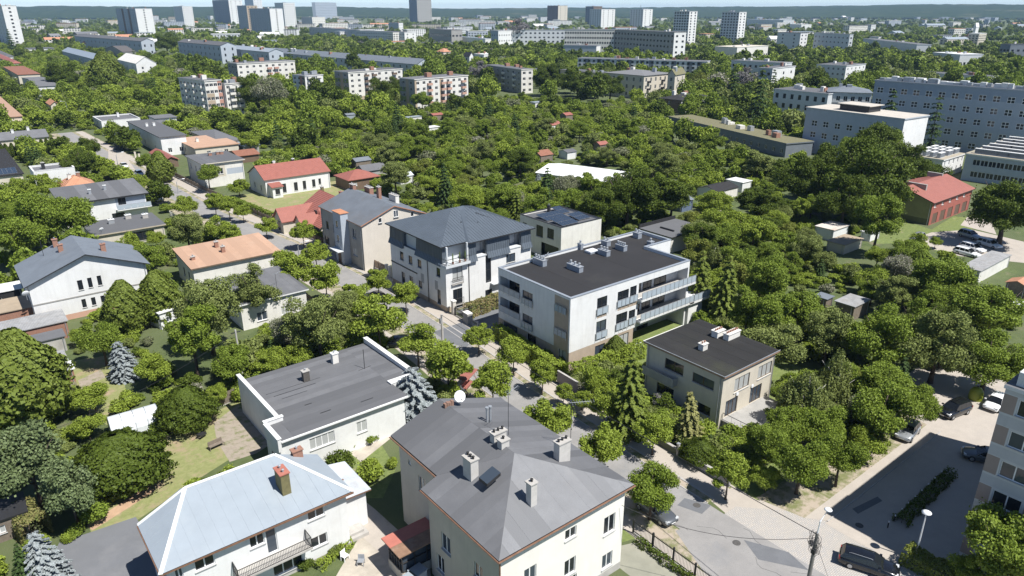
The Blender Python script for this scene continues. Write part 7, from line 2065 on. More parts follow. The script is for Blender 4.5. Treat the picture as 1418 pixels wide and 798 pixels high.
# ------------------------------------------------------------------ vehicles
CP = {}
def paint(name, col, rough=.28, metal=.0):
    if name not in CP:
        m, t, b = new_mat('car_paint_' + name)
        b.inputs['Base Color'].default_value = (*col, 1); b.inputs['Roughness'].default_value = rough
        b.inputs['Metallic'].default_value = metal; b.inputs['Coat Weight'].default_value = .6; b.inputs['Coat Roughness'].default_value = .06
        CP[name] = m
    return CP[name]
TYRE = M('tyre_rubber', (.02, .02, .02), .9, .1, 4)
RIM = M('alloy_rim', (.45, .46, .47), .3, .05, 4, metal=.7)
LAMPW = glass_mat('headlamp_glass', (.55, .57, .58), .1)
LAMPR = glass_mat('tail_lamp_red', (.30, .02, .02), .2)
PLATE = M('number_plate_white', (.75, .75, .72), .5, .03, 4)
CARM = {}
def car_meshes(style):
    if style in CARM: return CARM[style]
    L, Wd, Hh = {'estate': (4.8, 1.86, 1.46), 'suv': (4.5, 1.86, 1.66), 'hatch': (4.1, 1.76, 1.48), 'sedan': (4.6, 1.8, 1.44)}[style]
    # profile stations: x, half width, low z, belt z
    st = [(-.50, .80, .42, .62), (-.485, .90, .30, .80), (-.40, .97, .22, .90), (-.20, 1, .2, .93), (.05, 1, .2, .92), (.22, .99, .2, .88), (.34, .96, .22, .80), (.45, .90, .28, .70), (.49, .80, .36, .58), (.50, .70, .42, .52)]
    if style in ('suv',): st = [(a, w_, z0 + .08, z1 + .12) for a, w_, z0, z1 in st]
    b = MB(); rows = []
    for a, w_, z0, z1 in st:
        x, w_ = a * L, w_ * Wd / 2
        zm = z0 + (z1 - z0) * .55
        i = len(b.v)
        b.v += [(x, -w_ * .93, z0), (x, -w_, z0 + .12), (x, -w_ * .99, zm), (x, -w_ * .92, z1 - .02), (x, -w_ * .72, z1 + .03), (x, 0, z1 + .05), (x, w_ * .72, z1 + .03), (x, w_ * .92, z1 - .02), (x, w_ * .99, zm), (x, w_, z0 + .12), (x, w_ * .93, z0)]
        rows.append(i)
    for r0, r1 in zip(rows, rows[1:]):
        for k in range(10): b.f.append((r0 + k, r1 + k, r1 + k + 1, r0 + k + 1)); b.m.append(0)
        b.f.append((r0 + 10, r1 + 10, r1, r0)); b.m.append(0)
    b.f.append(tuple(rows[0] + k for k in range(11))); b.m.append(0); b.f.append(tuple(rows[-1] + k for k in range(10, -1, -1))); b.m.append(0)
    rear = {'estate': (-.47, -.40), 'suv': (-.46, -.39), 'hatch': (-.46, -.36), 'sedan': (-.36, -.20)}[style]
    zb = (.93 if style != 'suv' else 1.05)
    xb0, xt0, xt1, xb1 = rear[0] * L, rear[1] * L, .06 * L, .24 * L
    wb, wt = Wd / 2 * .90, Wd / 2 * .70
    gl = MB()
    B_ = [(xb0, -wb, zb), (xb1, -wb, zb - .05), (xb1, wb, zb - .05), (xb0, wb, zb)]
    T_ = [(xt0, -wt, Hh - .05), (xt1, -wt, Hh - .04), (xt1, wt, Hh - .04), (xt0, wt, Hh - .05)]
    for k in range(4):
        j = (k + 1) % 4; gl.poly([B_[k], B_[j], T_[j], T_[k]])
    i = len(b.v)          # roof skin and pillars in body colour
    n_ = 5
    ro = []
    for k in range(n_ + 1):
        x = xt0 - .06 + (xt1 + .04 - xt0 + .06) * k / n_; z = Hh - .03 + .045 * math.sin(math.pi * k / n_)
        ro.append([(x, -wt - .03, z - .04), (x, -wt * .6, z + .015), (x, 0, z + .03), (x, wt * .6, z + .015), (x, wt + .03, z - .04)])
    for r0, r1 in zip(ro, ro[1:]):
        for k in range(4): b.poly([r0[k], r1[k], r1[k + 1], r0[k + 1]])
    for sgn in (-1, 1):
        for (x0, x1) in ((xb0, xt0), (xb1, xt1), (-.03 * L, -.04 * L), (-.24 * L, -.23 * L)):
            o_ = .012
            w0, w1 = sgn * (wb + o_), sgn * (wt + o_)
            if x0 < xb0 + .4 * (xb1 - xb0) and x0 > xb0 and style == 'sedan': continue
            q = [(x0 - .05, w0, zb - .03), (x0 + .05, w0, zb - .03), (x1 + .05, w1, Hh - .05), (x1 - .05, w1, Hh - .05)]
            b.poly(q if sgn < 0 else q[::-1])
    wh = MB()
    wh.lathe([(.2, -.1), (.30, -.11), (.325, -.07), (.325, .07), (.30, .11), (.2, .1)], 18)
    for k, v in enumerate(wh.v): wh.v[k] = (v[0], v[2], v[1])
    ri = MB()
    ri.lathe([(.01, .105), (.06, .115), (.2, .10), (.215, .09)], 10)
    for k, v in enumerate(ri.v): ri.v[k] = (v[0], v[2], v[1])
    hl = MB(); hl.box(-.14, -.2, -.07, .1, .2, .07)
    tl = MB(); tl.box(-.05, -.14, -.12, .06, .14, .12)
    mi = MB(); mi.box(-.1, -.1, -.06, .1, .1, .07)
    CARM[style] = dict(L=L, W=Wd, b=b, g=gl.mesh('car_window', G_CAR), wh=wh.mesh('tyre', TYRE, True), ri=ri.mesh('rim', RIM, True), hl=hl.mesh('headlight', LAMPW), tl=tl.mesh('tail_light', LAMPR), mi=mi, zb=zb, pl=None, col={})
    return CARM[style]
def car(label, style, color, x, y, az, group=None, rails=False):
    c = car_meshes(style); m_ = CP[color]
    if color not in c['col']: c['col'][color] = (c['b'].mesh('body', m_, True), c['mi'].mesh('mirror', m_))
    t = thing('car', label, 'car', (x, y, 0), az, group)
    put('body', c['col'][color][0], t); put('window', c['g'], t)
    L, Wd = c['L'], c['W']
    for sx in (-.29, .31):
        for sy in (-1, 1):
            w_ = put('wheel', c['wh'], t, (sx * L, sy * (Wd / 2 - .10), .325)); put('rim', c['ri'], w_, (0, 0, 0), R(180) if sy < 0 else 0)
    for sy in (-1, 1):
        put('headlight', c['hl'], t, (.455 * L, sy * Wd * .34, c['zb'] - .27)); put('tail_light', c['tl'], t, (-.478 * L, sy * Wd * .38, c['zb'] - .14))
        put('mirror', c['col'][color][1], t, (.17 * L, sy * (Wd / 2 + .08), c['zb'] + .04))
    if rails:
        for sy in (-1, 1):
            b = MB(); b.tube([(-.34 * L, sy * .62, 1.46), (-.3 * L, sy * .64, 1.53), (.02 * L, sy * .64, 1.53), (.05 * L, sy * .62, 1.46)], .02, 5); b.build('roof_rail', ZINC, t)
    b = MB(); b.box(.497 * L, -.26, .42, .503 * L, .26, .53); b.build('number_plate', PLATE, t)
    return t
for n_, c_, r_, k_ in (('black', (.008, .009, .012), .2, 0), ('dark_blue', (.015, .022, .035), .22, .1), ('white', (.78, .79, .79), .3, 0), ('silver', (.42, .44, .46), .3, .5), ('grey', (.12, .13, .14), .3, .4), ('pale_blue', (.38, .48, .58), .3, .3)): paint(n_, c_, r_, k_)
def cpx(label, style, color, u0, v0, u1, v1, group=None, rails=False, z=0):
    """car from the photo pixels of its rear and its front on the ground"""
    a, c = P(u0, v0), P(u1, v1)
    return car(label, style, color, (a.x + c.x) / 2, (a.y + c.y) / 2, math.atan2(c.y - a.y, c.x - a.x), group, rails)
cpx('black estate car with roof rails parked at the street corner beside the clipped hedge', 'estate', 'black', 1168, 776, 1236, 798, rails=True)
cpx('black off-road car parked in the sun at the back of the car park', 'suv', 'black', 1337, 567, 1302, 580)
cpx('white car with its bonnet to the camera beside the block of flats', 'hatch', 'white', 1387, 554, 1367, 573)
cpx('grey car standing in the shadow of the block of flats', 'estate', 'grey', 1385, 642, 1347, 634)
cpx('silver car half under the thicket at the edge of the car park', 'hatch', 'silver', 1262, 596, 1250, 610)
cpx('dark car hidden under the big street tree beside the villa', 'sedan', 'grey', 894, 702, 921, 722)
cpx('dark car under street trees behind the white bungalow', 'hatch', 'black', 562, 478, 536, 480)
cpx('dark blue car parked in tree shade by the mansard house', 'hatch', 'dark_blue', 530, 419, 514, 410)
cpx('white off-road car on the verge near the balcony house', 'suv', 'white', 213, 273, 226, 283)
cpx('white car farther up the street beside the dark fence', 'sedan', 'white', 167, 228, 178, 236)
cpx('pale blue car on the street behind the fence tree', 'hatch', 'pale_blue', 188, 240, 199, 246)
cpx('silver car alone on the garage lawn', 'suv', 'silver', 1277, 330, 1262, 338)
cpx('silver-grey car in tree shade, rearmost of the cars by the garage', 'suv', 'silver', 1330, 326, 1354, 333)
cpx('white estate car at the right of the group by the garage', 'estate', 'white', 1355, 337, 1384, 346)
cpx('white car in the middle of the group by the garage', 'estate', 'white', 1333, 343, 1360, 351)
cpx('white car nearest the gardens in the group by the garage', 'estate', 'white', 1325, 350, 1352, 357)
cpx('white car on the far-left side road', 'hatch', 'white', 27, 147, 34, 150)
cpx('blue-grey car on the far-left side road', 'hatch', 'pale_blue', 36, 154, 42, 157)
cpx('dark car on the far-left side road, nearest the junction', 'hatch', 'black', 45, 160, 51, 163)
cpx('white car parked beside the white two-storey house far right', 'hatch', 'white', 993, 144, 1001, 146)
cpx('second white car beside the white two-storey house, farther right', 'hatch', 'white', 1004, 146, 1012, 148)
cpx('dark car in front of the green-ended flats', 'hatch', 'black', 602, 160, 610, 160)
cpx('white car at the right corner of the green-ended flats', 'hatch', 'white', 654, 155, 662, 155)

# ------------------------------------------------------------------ block of flats at the right edge
h = House('apartment_block', 'grey and brown striped block of flats at the right edge shading the car park', 'apartment block', 61.8, -3.5, 22.4, 18.1, 17.0)
st_n = 6
flr = 2.82
for k in range(st_n):
    z = .9 + flr * k
    for u in (1.1, 4.4, 7.9, 11.2, 14.6):
        h.win('L', u, z, 2.1 if u != 4.4 else 1.2, 1.45, cols=2, glass=G_MID if (k + int(u)) % 3 else G_DARK)
    h.patch.append(('L', 0, 18.1, z + 1.62, z + flr - .28, 2))
    h.patch.append(('L', 0, .95, z - .1, z + 1.55, 1)); h.patch.append(('L', 3.4, 4.3, z - .1, z + 1.55, 1))
BGR = M('brown_grey_panel', (.30, .25, .22), .85, .06, 1)
h.walls([M('pale_grey_block_render', (.50, .52, .52), .85, .06, .6, streak=.06), BGR, M('mid_grey_band', (.43, .45, .46), .85, .06, .6, streak=.06)])
h.flat(FELT, .12, .3, LGREY)
b = MB(); b.box(.3, 6.0, 17.32, 6.5, 12.2, 19.6); rb = h.part(b, 'roof_house', LGREY)
b = MB(); b.box(.2, 5.9, 19.602, 6.6, 12.3, 19.75); rb = b.build('cap', LGREY, rb)
b = MB(); b.box(.4, 12.6, 17.32, 4.4, 17.6, 18.5); h.part(b, 'roof_house', LGREY)
# ------------------------------------------------------------------ hedges
hedge('dense green hedge along the pavement in front of the new flats', [(fx(60) + .7, 60.2), (fx(70) + .7, 70), (fx(76) + .7, 76)], 1.3, 2.1, L_FRESH)
hedge('tall hedge between the new flats and the dark-roofed house', [(57.0, 59.4), (63, 58.9), (70, 58.6)], 1.4, 2.2, L_FRESH)
hedge('reddish-tipped hedge beside the mansard house', [(fx(84) + 1.0, 84.6), (64, 85.2), (68, 85.6)], 1.6, 2.0, L_RED)
hedge('garden hedge behind the pale low wall of the mansard house', [(fx(90) + .9, 89.6), (fx(97) + .9, 97.5)], .9, 1.5, L_MID)
hedge('hedge inside the dark fence of the red-tiled house', [(fx(126) + 1.0, 126), (fx(145) + 1.0, 145)], 1.0, 1.8, L_MID)
hedge('hedge inside the street fence of the long white house', [(fx(157) + 1, 157), (fx(178) + 1, 178)], 1.1, 1.7, L_MID)
hedge('bright clipped hedge by the white street lamp at the corner', [(58.0, 17.5), (57.9, 13.4)], 1.7, 1.35, L_YEL, 170, .16)
hedge('orange-leaved rounded hedge at the left bottom corner', [XY(30, 722), XY(55, 748)], 2.2, 2.0, L_RED, 130, .18)
hedge('low dark hedge behind the bollards in the shaded car park', [(x + 1.3, y - .5) for x, y in (XY(1229, 731), XY(1302, 661))], 1.0, .55, L_DARK, 110, .16)
hedge('low green hedge along the wall of the blue-roofed house', [XY(440, 790), XY(486, 752)], .7, .5, L_FRESH, 130, .15)
hedge('trimmed hedge in front of the green-ended flats', [XY(590, 159), XY(650, 152)], 2, 1.6, L_FRESH, 20, .45)
hedge('low hedge along the fence in front of the black mesh fence', [(41.2, 24), (41.3, 33.5)], .6, .5, L_DARK, 110, .15)

# ------------------------------------------------------------------ trees one by one
S = 'small round street tree '
for q in ((663, 466, 17, S + 'on the pavement edge by the mansard gate'), (711, 490, 20, S + 'on the pavement edge, second from the mansard gate'), (751, 519, 20, S + 'before the middle of the flats hedge'),
          (838, 563, 21, S + 'in front of the tall dark conifer'), (906, 596, 25, S + 'in front of the golden conifer'), (1009, 657, 26, S + 'on the grassy island at the junction'),
          (562, 410, 18, S + 'in front of the mansard house corner'), (523, 390, 17, S + 'between the tenement and the mansard house'), (438, 352, 17, S + 'in front of the grey tenement door'),
          (419, 322, 15, S + 'before the red-tiled house gable'), (368, 313, 12, S + 'by the dark fence of the red-tiled house'), (297, 281, 13, S + 'left of three at the long white house lawn'), (316, 286, 13, S + 'middle one of three at the long white house lawn'), (336, 293, 10, S + 'right of three at the long white house lawn')):
    tpx('street', q[0], q[1], q[2] * 1.08, q[3])
S = 'leafy street tree on the near verge '
for q in ((578, 474, 24, S + 'right behind the blue spruce'), (620, 506, 29, S + 'between the blue spruce and the satellite dish'), (682, 532, 26, S + 'behind the villa roof peak'), (760, 579, 26, S + 'behind the villa roof edge'), (830, 619, 28, S + 'beside the pale chimney at the villa edge'), (903, 676, 34, S + 'at the right corner of the villa, the largest'),
          (450, 388, 22, S + 'right of the grey flat roof'), (492, 416, 20, S + 'above the olive-green bush'), (524, 443, 30, S + 'over the dark parked car, broad'), (395, 367, 17, S + 'right of the orange roof'), (410, 378, 21, S + 'beside the bent-arm street lamp'), (302, 317, 15, S + 'above the orange roof, left'), (321, 325, 15, S + 'above the orange roof, right'), (354, 338, 11, S + 'at the right corner of the orange roof')):
    tpx('street' if q[2] < 33 else 'round', q[0], q[1], q[2] * 1.12, q[3])
for q in (('fruit', 195, 253, 14, 'leafy tree behind the grey roof of the balcony house'), ('fruit', 254, 285, 17, 'leafy tree right of the white off-road car'), ('ash', 258, 317, 26, 'large loose tree right of the annexe'), ('fruit', 300, 277, 11, 'small tree below the cube house lawn'),
          ('egg', 221, 233, 16, 'dark rounded tree between the street and the cube house'), ('round', 202, 226, 14, 'green tree left of the dark rounded tree'), ('big', 112, 226, 24, 'dark tree behind the staggered-roof house'), ('big', 125, 204, 17, 'dark tree at the top of the street on the left'), ('fruit', 150, 238, 11, 'small tree by the street bend'), ('blue', 165, 196, 10, 'dusty blue spruce at the street bend'),
          ('round', 288, 243, 17, 'rounded bush in front of the cube house'), ('fruit', 330, 258, 14, 'tree left of the long white house'), ('fruit', 345, 195, 16, 'fruit tree behind the grey sheet shed'),
          ('round', 55, 300, 38, 'broad bright tree behind the white gabled house'), ('round', 98, 305, 34, 'broad bright tree left of the annexe'), ('round', 25, 330, 34, 'bright tree above the roof of the white gabled house, far left'), ('fruit', 30, 262, 22, 'light green tree behind the solar-roofed house'), ('fruit', 62, 258, 22, 'light green tree left of the orange hipped roof'), ('round', 8, 300, 26, 'tree cut by the left edge above the gabled house'),
          ('fruit', 178, 340, 22, 'tree below the annexe wall'), ('round', 205, 362, 26, 'dark leafy tree right of the white gabled house'), ('round', 222, 395, 22, 'leafy tree behind the egg-shaped thuja pair'), ('fruit', 215, 330, 14, 'small tree at the annexe corner'),
          ('egg', 172, 428, 28, 'left one of the egg-shaped thuja pair by the gabled house'), ('egg', 221, 413, 28, 'right one of the egg-shaped thuja pair by the gabled house'), ('round', 140, 470, 29, 'dark bushy tree below the white gabled house'), ('fruit', 112, 465, 14, 'low light bush beside the corrugated shed'), ('fruit', 214, 508, 28, 'apple tree right of the slim blue spruce'),
          ('blue', 170, 500, 24, 'slim blue spruce in the left garden'), ('ball', 256, 567, 42, 'big round dark bush beside the polytunnel'), ('egg', 26, 530, 52, 'broad bright conifer at the left edge by the shed row'), ('fruit', 128, 548, 25, 'low fruit tree left of the polytunnel'), ('fruit', 120, 588, 22, 'low bush between polytunnel and big pine'),
          ('pine', 40, 640, 58, 'large grey-green pine at the left edge'), ('pine', 95, 680, 48, 'grey-green pine leaning over the drive'), ('ball', 166, 640, 57, 'wide round green bush on the left lawn'), ('blue', 58, 776, 36, 'grey-blue conifer at the bottom left beside the drive'), ('spruce', 30, 790, 22, 'dark conifer in the bottom left corner'),
          ('ash', 285, 425, 48, 'tall open tree in front of the small pale house'), ('tall', 262, 460, 36, 'dark tall tree right of the white canopy roof'), ('ash', 352, 400, 34, 'thin reddish tree before the orange-roofed house'), ('ash', 440, 445, 44, 'feathery grey-green tree behind the white bungalow'), ('ash', 475, 425, 28, 'olive-green bush beside the street trees'), ('blossom', 395, 462, 27, 'blossoming bush behind the white bungalow'), ('fruit', 370, 500, 24, 'bush touching the bungalow roof, left'), ('fruit', 415, 492, 22, 'bush touching the bungalow roof, middle'), ('fruit', 490, 468, 16, 'bush at the back corner of the bungalow'), ('round', 318, 505, 30, 'shaded tree behind the grey board fence'), ('fruit', 300, 545, 16, 'shaded shrub by the grey board fence'),
          ('blue', 575, 546, 43, 'large silver-blue spruce between the bungalow and the villa', None, 1.95),
          ('larch', 873, 548, 34, 'tall dark green conifer between the flats and the dark-roofed house'), ('gold', 957, 582, 24, 'golden-tipped slim conifer in front of the dark-roofed house'), ('ball', 968, 625, 24, 'spreading green juniper at the foot of the golden conifer'), ('dry', 913, 556, 12, 'purple-grey shrub by the dark-roofed house'), ('street', 780, 545, 14, 'bushy tree over the end of the flats hedge'), ('street', 822, 530, 22, 'light bushy tree left of the tall dark conifer'), ('fruit', 806, 552, 16, 'small leafy tree at the grey wall panel'),
          ('egg', 853, 484, 15, 'dark clipped ball shrub at the flats ground floor'),
          ('larch', 972, 395, 26, 'dark conifer at the terrace end of the new flats'), ('larch', 1003, 405, 28, 'conifer right of the terrace of the new flats'), ('tall', 1035, 425, 28, 'tall tree behind the dark-roofed house'), ('tall', 1075, 440, 32, 'tall tree above the right roof corner of the dark-roofed house'), ('round', 1020, 365, 28, 'bright tree right of the low grey building'), ('tall', 1062, 385, 28, 'ash-like tree in the dense gardens behind the dark roof'),
          ('birch', 1118, 550, 40, 'weeping birch right of the dark-roofed house'), ('birch', 1158, 515, 36, 'second weeping birch, behind the first'), ('big', 1225, 470, 52, 'very large green tree in the middle of the right thicket', 'mid'), ('big', 1300, 480, 54, 'very large feathery tree above the car park', 'olive'), ('big', 1370, 500, 46, 'large green tree behind the striped block of flats', 'mid'), ('ash', 1150, 455, 38, 'tall feathery tree above the weeping birches'), ('round', 1225, 572, 44, 'bright yellow-green round tree above the car park verge'), ('round', 1270, 560, 30, 'yellow-green tree over the silver car'),
          ('round', 1165, 632, 36, 'dense leafy tree nearest the car park pavement'), ('round', 1110, 640, 38, 'dense leafy tree at the street corner'), ('round', 1062, 612, 32, 'dense leafy tree right of the terrace'), ('fruit', 1205, 610, 28, 'leafy tree over the car park verge'), ('fruit', 1062, 660, 22, 'leafy bush by the low dark wall'), ('round', 1095, 590, 34, 'dark tree behind the corner trees'), ('round', 1140, 590, 34, 'dark tree behind the corner trees, right'),
          ('round', 1392, 758, 62, 'bright tree in the bottom right corner before the striped flats'), ('fruit', 1350, 785, 30, 'lower bright tree at the bottom right edge'), ('fruit', 1418, 700, 26, 'branch-tip tree at the right edge before the striped flats'),
          ('big', 1395, 290, 50, 'huge chestnut at the right edge shading the parked cars'), ('big', 1195, 245, 58, 'huge dark tree left of the red garage'), ('big', 1145, 240, 42, 'dark tree at the left of the huge one'), ('big', 1250, 222, 30, 'dark tree behind the red garage roof'), ('tall', 1220, 300, 28, 'dark tree left of the olive garage wall'), ('big', 1110, 250, 36, 'broad tree in the upper right gardens'), ('big', 1170, 280, 40, 'dark tree in front of the huge one'), ('big', 1215, 210, 40, 'dark tree top behind the huge one'), ('big', 1290, 245, 26, 'dark tree at the back of the red garage'),
          ('bare', 1292, 180, 18, 'half-bare old conifer in front of the hospital slab'), ('round', 1226, 200, 26, 'bright tree before the hospital wing'), ('round', 1180, 206, 20, 'bright tree left of the hospital wing'), ('fruit', 1296, 335, 9, 'small bush among the parked cars'),
          ('dry', 1031, 110, 18, 'grey leafless tree before the white three-storey house'), ('willow', 968, 112, 17, 'pale yellow-green willow right of the beige tenement'), ('dry', 718, 48, 16, 'silvery tree beside the white pillared house'), ('dry', 664, 100, 16, 'tree with a grey top between the flats'), ('blossom', 372, 130, 26, 'big blossoming chestnut right of the cream slab'), ('big', 348, 128, 26, 'dark tree in front of the blossoming chestnut'), ('big', 528, 128, 22, 'dark tree left of the green-ended flats'), ('big', 550, 120, 16, 'dark tree touching the green-ended flats'), ('round', 585, 140, 14, 'tree in front of the white wall of the green-ended flats'), ('spruce', 550, 165, 12, 'dark spruce in front of the green-ended flats'), ('spruce', 676, 156, 12, 'dark leaning spruce in the upper gardens'), ('spruce', 714, 172, 9, 'dusty spruce by the allotment huts'), ('spruce', 717, 190, 9, 'slim dark spruce below the allotment huts'), ('big', 800, 115, 22, 'large tree left of the beige tenement row'), ('big', 845, 120, 20, 'large tree right before the beige tenement row'), ('big', 760, 110, 22, 'large tree above the allotments, left of the tenement row'),
          ('big', 870, 270, 44, 'big round dark tree above the new flats roof'), ('big', 835, 285, 34, 'big round dark tree left of the roof plant of the flats'), ('spruce', 645, 272, 9, 'slim conifer behind the mansard roof'), ('gold', 637, 275, 8, 'pale conifer behind the mansard roof, left'), ('spruce', 688, 280, 9, 'slim conifer left of the solar roof'), ('spruce', 618, 258, 16, 'dark spruce behind the tenement gable'), ('blue', 746, 250, 7, 'small blue spruce behind the solar roof'),
          ('egg', 145, 103, 20, 'big rounded chestnut left of the white villa'), ('big', 85, 105, 22, 'dark conifer-like tree left of the blue metal villa'), ('spruce', 16, 60, 9, 'dark spruce below the white tower block'), ('big', 230, 60, 16, 'dark tree beside the brown-striped slab'), ('big', 160, 100, 18, 'dark tree in front of the blue metal villa')):
    tpx(*q)
for q in (('shrub', 470, 634, 22, 'dark green shrub left of the light one by the bungalow path', 'dark'), ('shrub', 506, 652, 27, 'light green shrub by the bungalow path', 'fresh'), ('shrub', 512, 604, 13, 'small shrub under the bungalow window', 'mid'), ('shrub', 490, 612, 10, 'smallest shrub under the bungalow window', 'mid'), ('shrub', 463, 759, 13, 'clipped shrub at the corner of the blue-roofed house', 'thu'), ('shrub', 422, 778, 13, 'dark shrub by the balcony of the blue-roofed house', 'dark'), ('shrub', 540, 640, 12, 'green shrub at the villa wall', 'fresh'), ('shrub', 1338, 345, 0.1, 'x', 'mid')):
    if q[3] > 1: tpx(*q)
for k in range(12):
    x, y = XY(4 + 8.0 * k, 220 - 1.2 * k)
    plant('thuja', x, y, 1.35, 'cypress in the clipped row before the cream hall', h=4.6, group='row of cypresses before the cream hall')
for k in range(5):
    x, y = fx(62 + k * 3.2) + 2.6, 62 + k * 3.2
    plant('shrub', x, y, 1.3, 'garden shrub between the flats hedge and the flats wall', h=1.9, group='shrubs behind the flats hedge')

# ------------------------------------------------------------------ the dense gardens: individuals first, then one mass
def pip(x, y, poly):
    c = False; n = len(poly)
    for i in range(n):
        (x0, y0), (x1, y1) = poly[i], poly[i - 1]
        if (y0 > y) != (y1 > y) and x < (x1 - x0) * (y - y0) / (y1 - y0) + x0: c = not c
    return c
def blocked(x, y, m):
    for (hx, hy, W, D, rz) in FOOT:
        dx, dy = x - hx, y - hy
        if dx * dx + dy * dy > (W + D + 40) ** 2: continue
        c, s = math.cos(-rz), math.sin(-rz)
        a, b_ = dx * c - dy * s, dx * s + dy * c
        if -m < a < W + m and -m < b_ < D + m: return True
    return False
OPEN = [pxs((920, 176), (1092, 205), (1105, 226), (1085, 230), (925, 192)), pxs((200, 618), (325, 556), (382, 604), (318, 648), (255, 684), (190, 735), (60, 800), (60, 770), (128, 740), (165, 690), (205, 660)), pxs((560, 575), (480, 640), (500, 690), (540, 760), (600, 800), (420, 800), (470, 640)), pxs((1185, 325), (1240, 300), (1290, 300), (1330, 296), (1385, 300), (1418, 320), (1418, 368), (1330, 358), (1262, 340), (1210, 340)),
        [(-60, -60), (41, -60), (41, 36), (36, 36), (36, 62), (24, 62), (-4, 62), (-30, 60)], [(fx(30) - 13.5, -40), (fx(30) - 13.5, 35), (fx(60) - 13.3, 60), (fx(100) - 13.4, 100), (fx(150) - 13.3, 150), (fx(220) - 13, 220), (fx(330) - 13, 330), (fx(330) + .6, 330), (fx(220) + .6, 220), (fx(150) + .6, 150), (fx(100) + .6, 100), (fx(60) + .6, 60), (fx(34) + .6, 34), (56, 29.8), (120, 29.5), (120, -40)],
        pxs((300, 268), (345, 262), (400, 285), (365, 290), (330, 278)), pxs((975, 305), (985, 280), (1040, 275), (1040, 300)), pxs((720, 360), (780, 345), (690, 330), (680, 345)),
        pxs((100, 545), (100, 500), (165, 488), (170, 540)), pxs((790, 262), (795, 225), (880, 240), (885, 262))]
def is_open(x, y): return any(pip(x, y, q) for q in OPEN)
GARD = pxs((420, 232), (450, 165), (560, 158), (700, 140), (900, 150), (935, 205), (1100, 222), (1190, 290), (1250, 350), (1418, 372), (1418, 560), (1290, 590), (1190, 640), (1090, 672), (1030, 640), (1080, 560), (1010, 470), (965, 425), (960, 350), (905, 340), (830, 325), (760, 330), (690, 330), (640, 300), (590, 300), (520, 262))
rg = random.Random(11)
cand = []
grid = {}
def near(x, y, r):
    for i in range(int((x - 8) // 8), int((x + 8) // 8) + 1):
        for j in range(int((y - 8) // 8), int((y + 8) // 8) + 1):
            for (a, b_, q) in grid.get((i, j), ()):
                if (x - a) ** 2 + (y - b_) ** 2 < ((r + q) * .72) ** 2: return True
    return False
def occupy(x, y, r): grid.setdefault((int(x // 8), int(y // 8)), []).append((x, y, r))
for x, y, r, t in TREES: occupy(x, y, r)
xs = [p[0] for p in GARD]; ys = [p[1] for p in GARD]
for _ in range(26000):
    x, y = rg.uniform(min(xs), max(xs)), rg.uniform(min(ys), max(ys))
    if not pip(x, y, GARD) or is_open(x, y): continue
    dd = math.hypot(x, y); r = rg.choice([1.8, 2.3, 2.8, 3.2, 3.6, 4.2, 4.8] if dd < 160 else [1.6, 2.0, 2.4, 2.8, 3.2, 4.0])
    if dd > 105 and pnoise(Vector((x * .045, y * .045, 9))) < -.24: continue
    if any(((x - ax * .965) ** 2 + (y - ay * .965) ** 2) < (aw * .5 + r + 1.6) ** 2 for ax, ay, aw in APRON): continue
    if blocked(x, y, .5 + r * .7) or near(x, y, r): continue
    occupy(x, y, r); cand.append((x, y, r))
def vis(c):
    u, v, Z = Q((c[0], c[1], 2))
    return c[2] / Z if (Z > 0 and -60 < u < 1480 and v < 860) else 0
cand.sort(key=vis, reverse=True)
LM = [((56, 95), 'behind the mansard house'), ((75, 120), 'behind the grey tenement'), ((90, 100), 'behind the solar-roofed white house'), ((88, 68), 'right of the new flats'), ((80, 45), 'behind the dark-roofed beige house'), ((117, 140), 'around the long white shelter'), ((85, 30), 'in the thicket above the car park'), ((110, 60), 'in the right-hand allotments'), ((140, 60), 'below the garage lawn'), ((120, 95), 'by the low grey garden building'), ((90, 185), 'behind the long white house'), ((105, 230), 'in the upper allotments'), ((150, 190), 'in the far allotments'), ((140, 30), 'near the right edge of the gardens'), ((180, 130), 'below the olive-roofed school'), ((75, 60), 'between the flats and the dark roof')]
def lm(x, y): return min(LM, key=lambda q: (q[0][0] - x) ** 2 + (q[0][1] - y) ** 2)[1]
n_ind = max(0, 296 - sum(1 for q in TREES if q[3].get('category') == 'tree'))
mass = []
pick = ['fruit'] * 6 + ['round'] * 4 + ['tall', 'tall', 'ash', 'ash', 'blossom', 'egg', 'larch', 'spruce', 'birch', 'street', 'street']
tn = {'fruit': ['fresh', 'mid', 'olive', 'yel', 'fresh'], 'round': ['mid', 'fresh', 'mid', 'olive'], 'tall': ['mid', 'dark', 'olive'], 'ash': ['olive', 'mid'], 'blossom': [None], 'egg': ['mid', 'dark', 'thu'], 'larch': ['spr', 'thu'], 'spruce': [None], 'birch': ['olive', 'fresh'], 'street': ['yel', 'fresh']}
words = {'fruit': 'fruit tree', 'round': 'rounded leafy tree', 'tall': 'tall leafy tree', 'ash': 'feathery tree', 'blossom': 'blossoming tree', 'egg': 'dense rounded tree', 'larch': 'conifer', 'spruce': 'spruce tree', 'birch': 'drooping birch', 'street': 'small round tree'}
tw = {'fresh': 'bright green', 'mid': 'mid-green', 'olive': 'grey-green', 'yel': 'yellow-green', 'dark': 'dark green', None: 'pale', 'thu': 'green', 'spr': 'dark'}
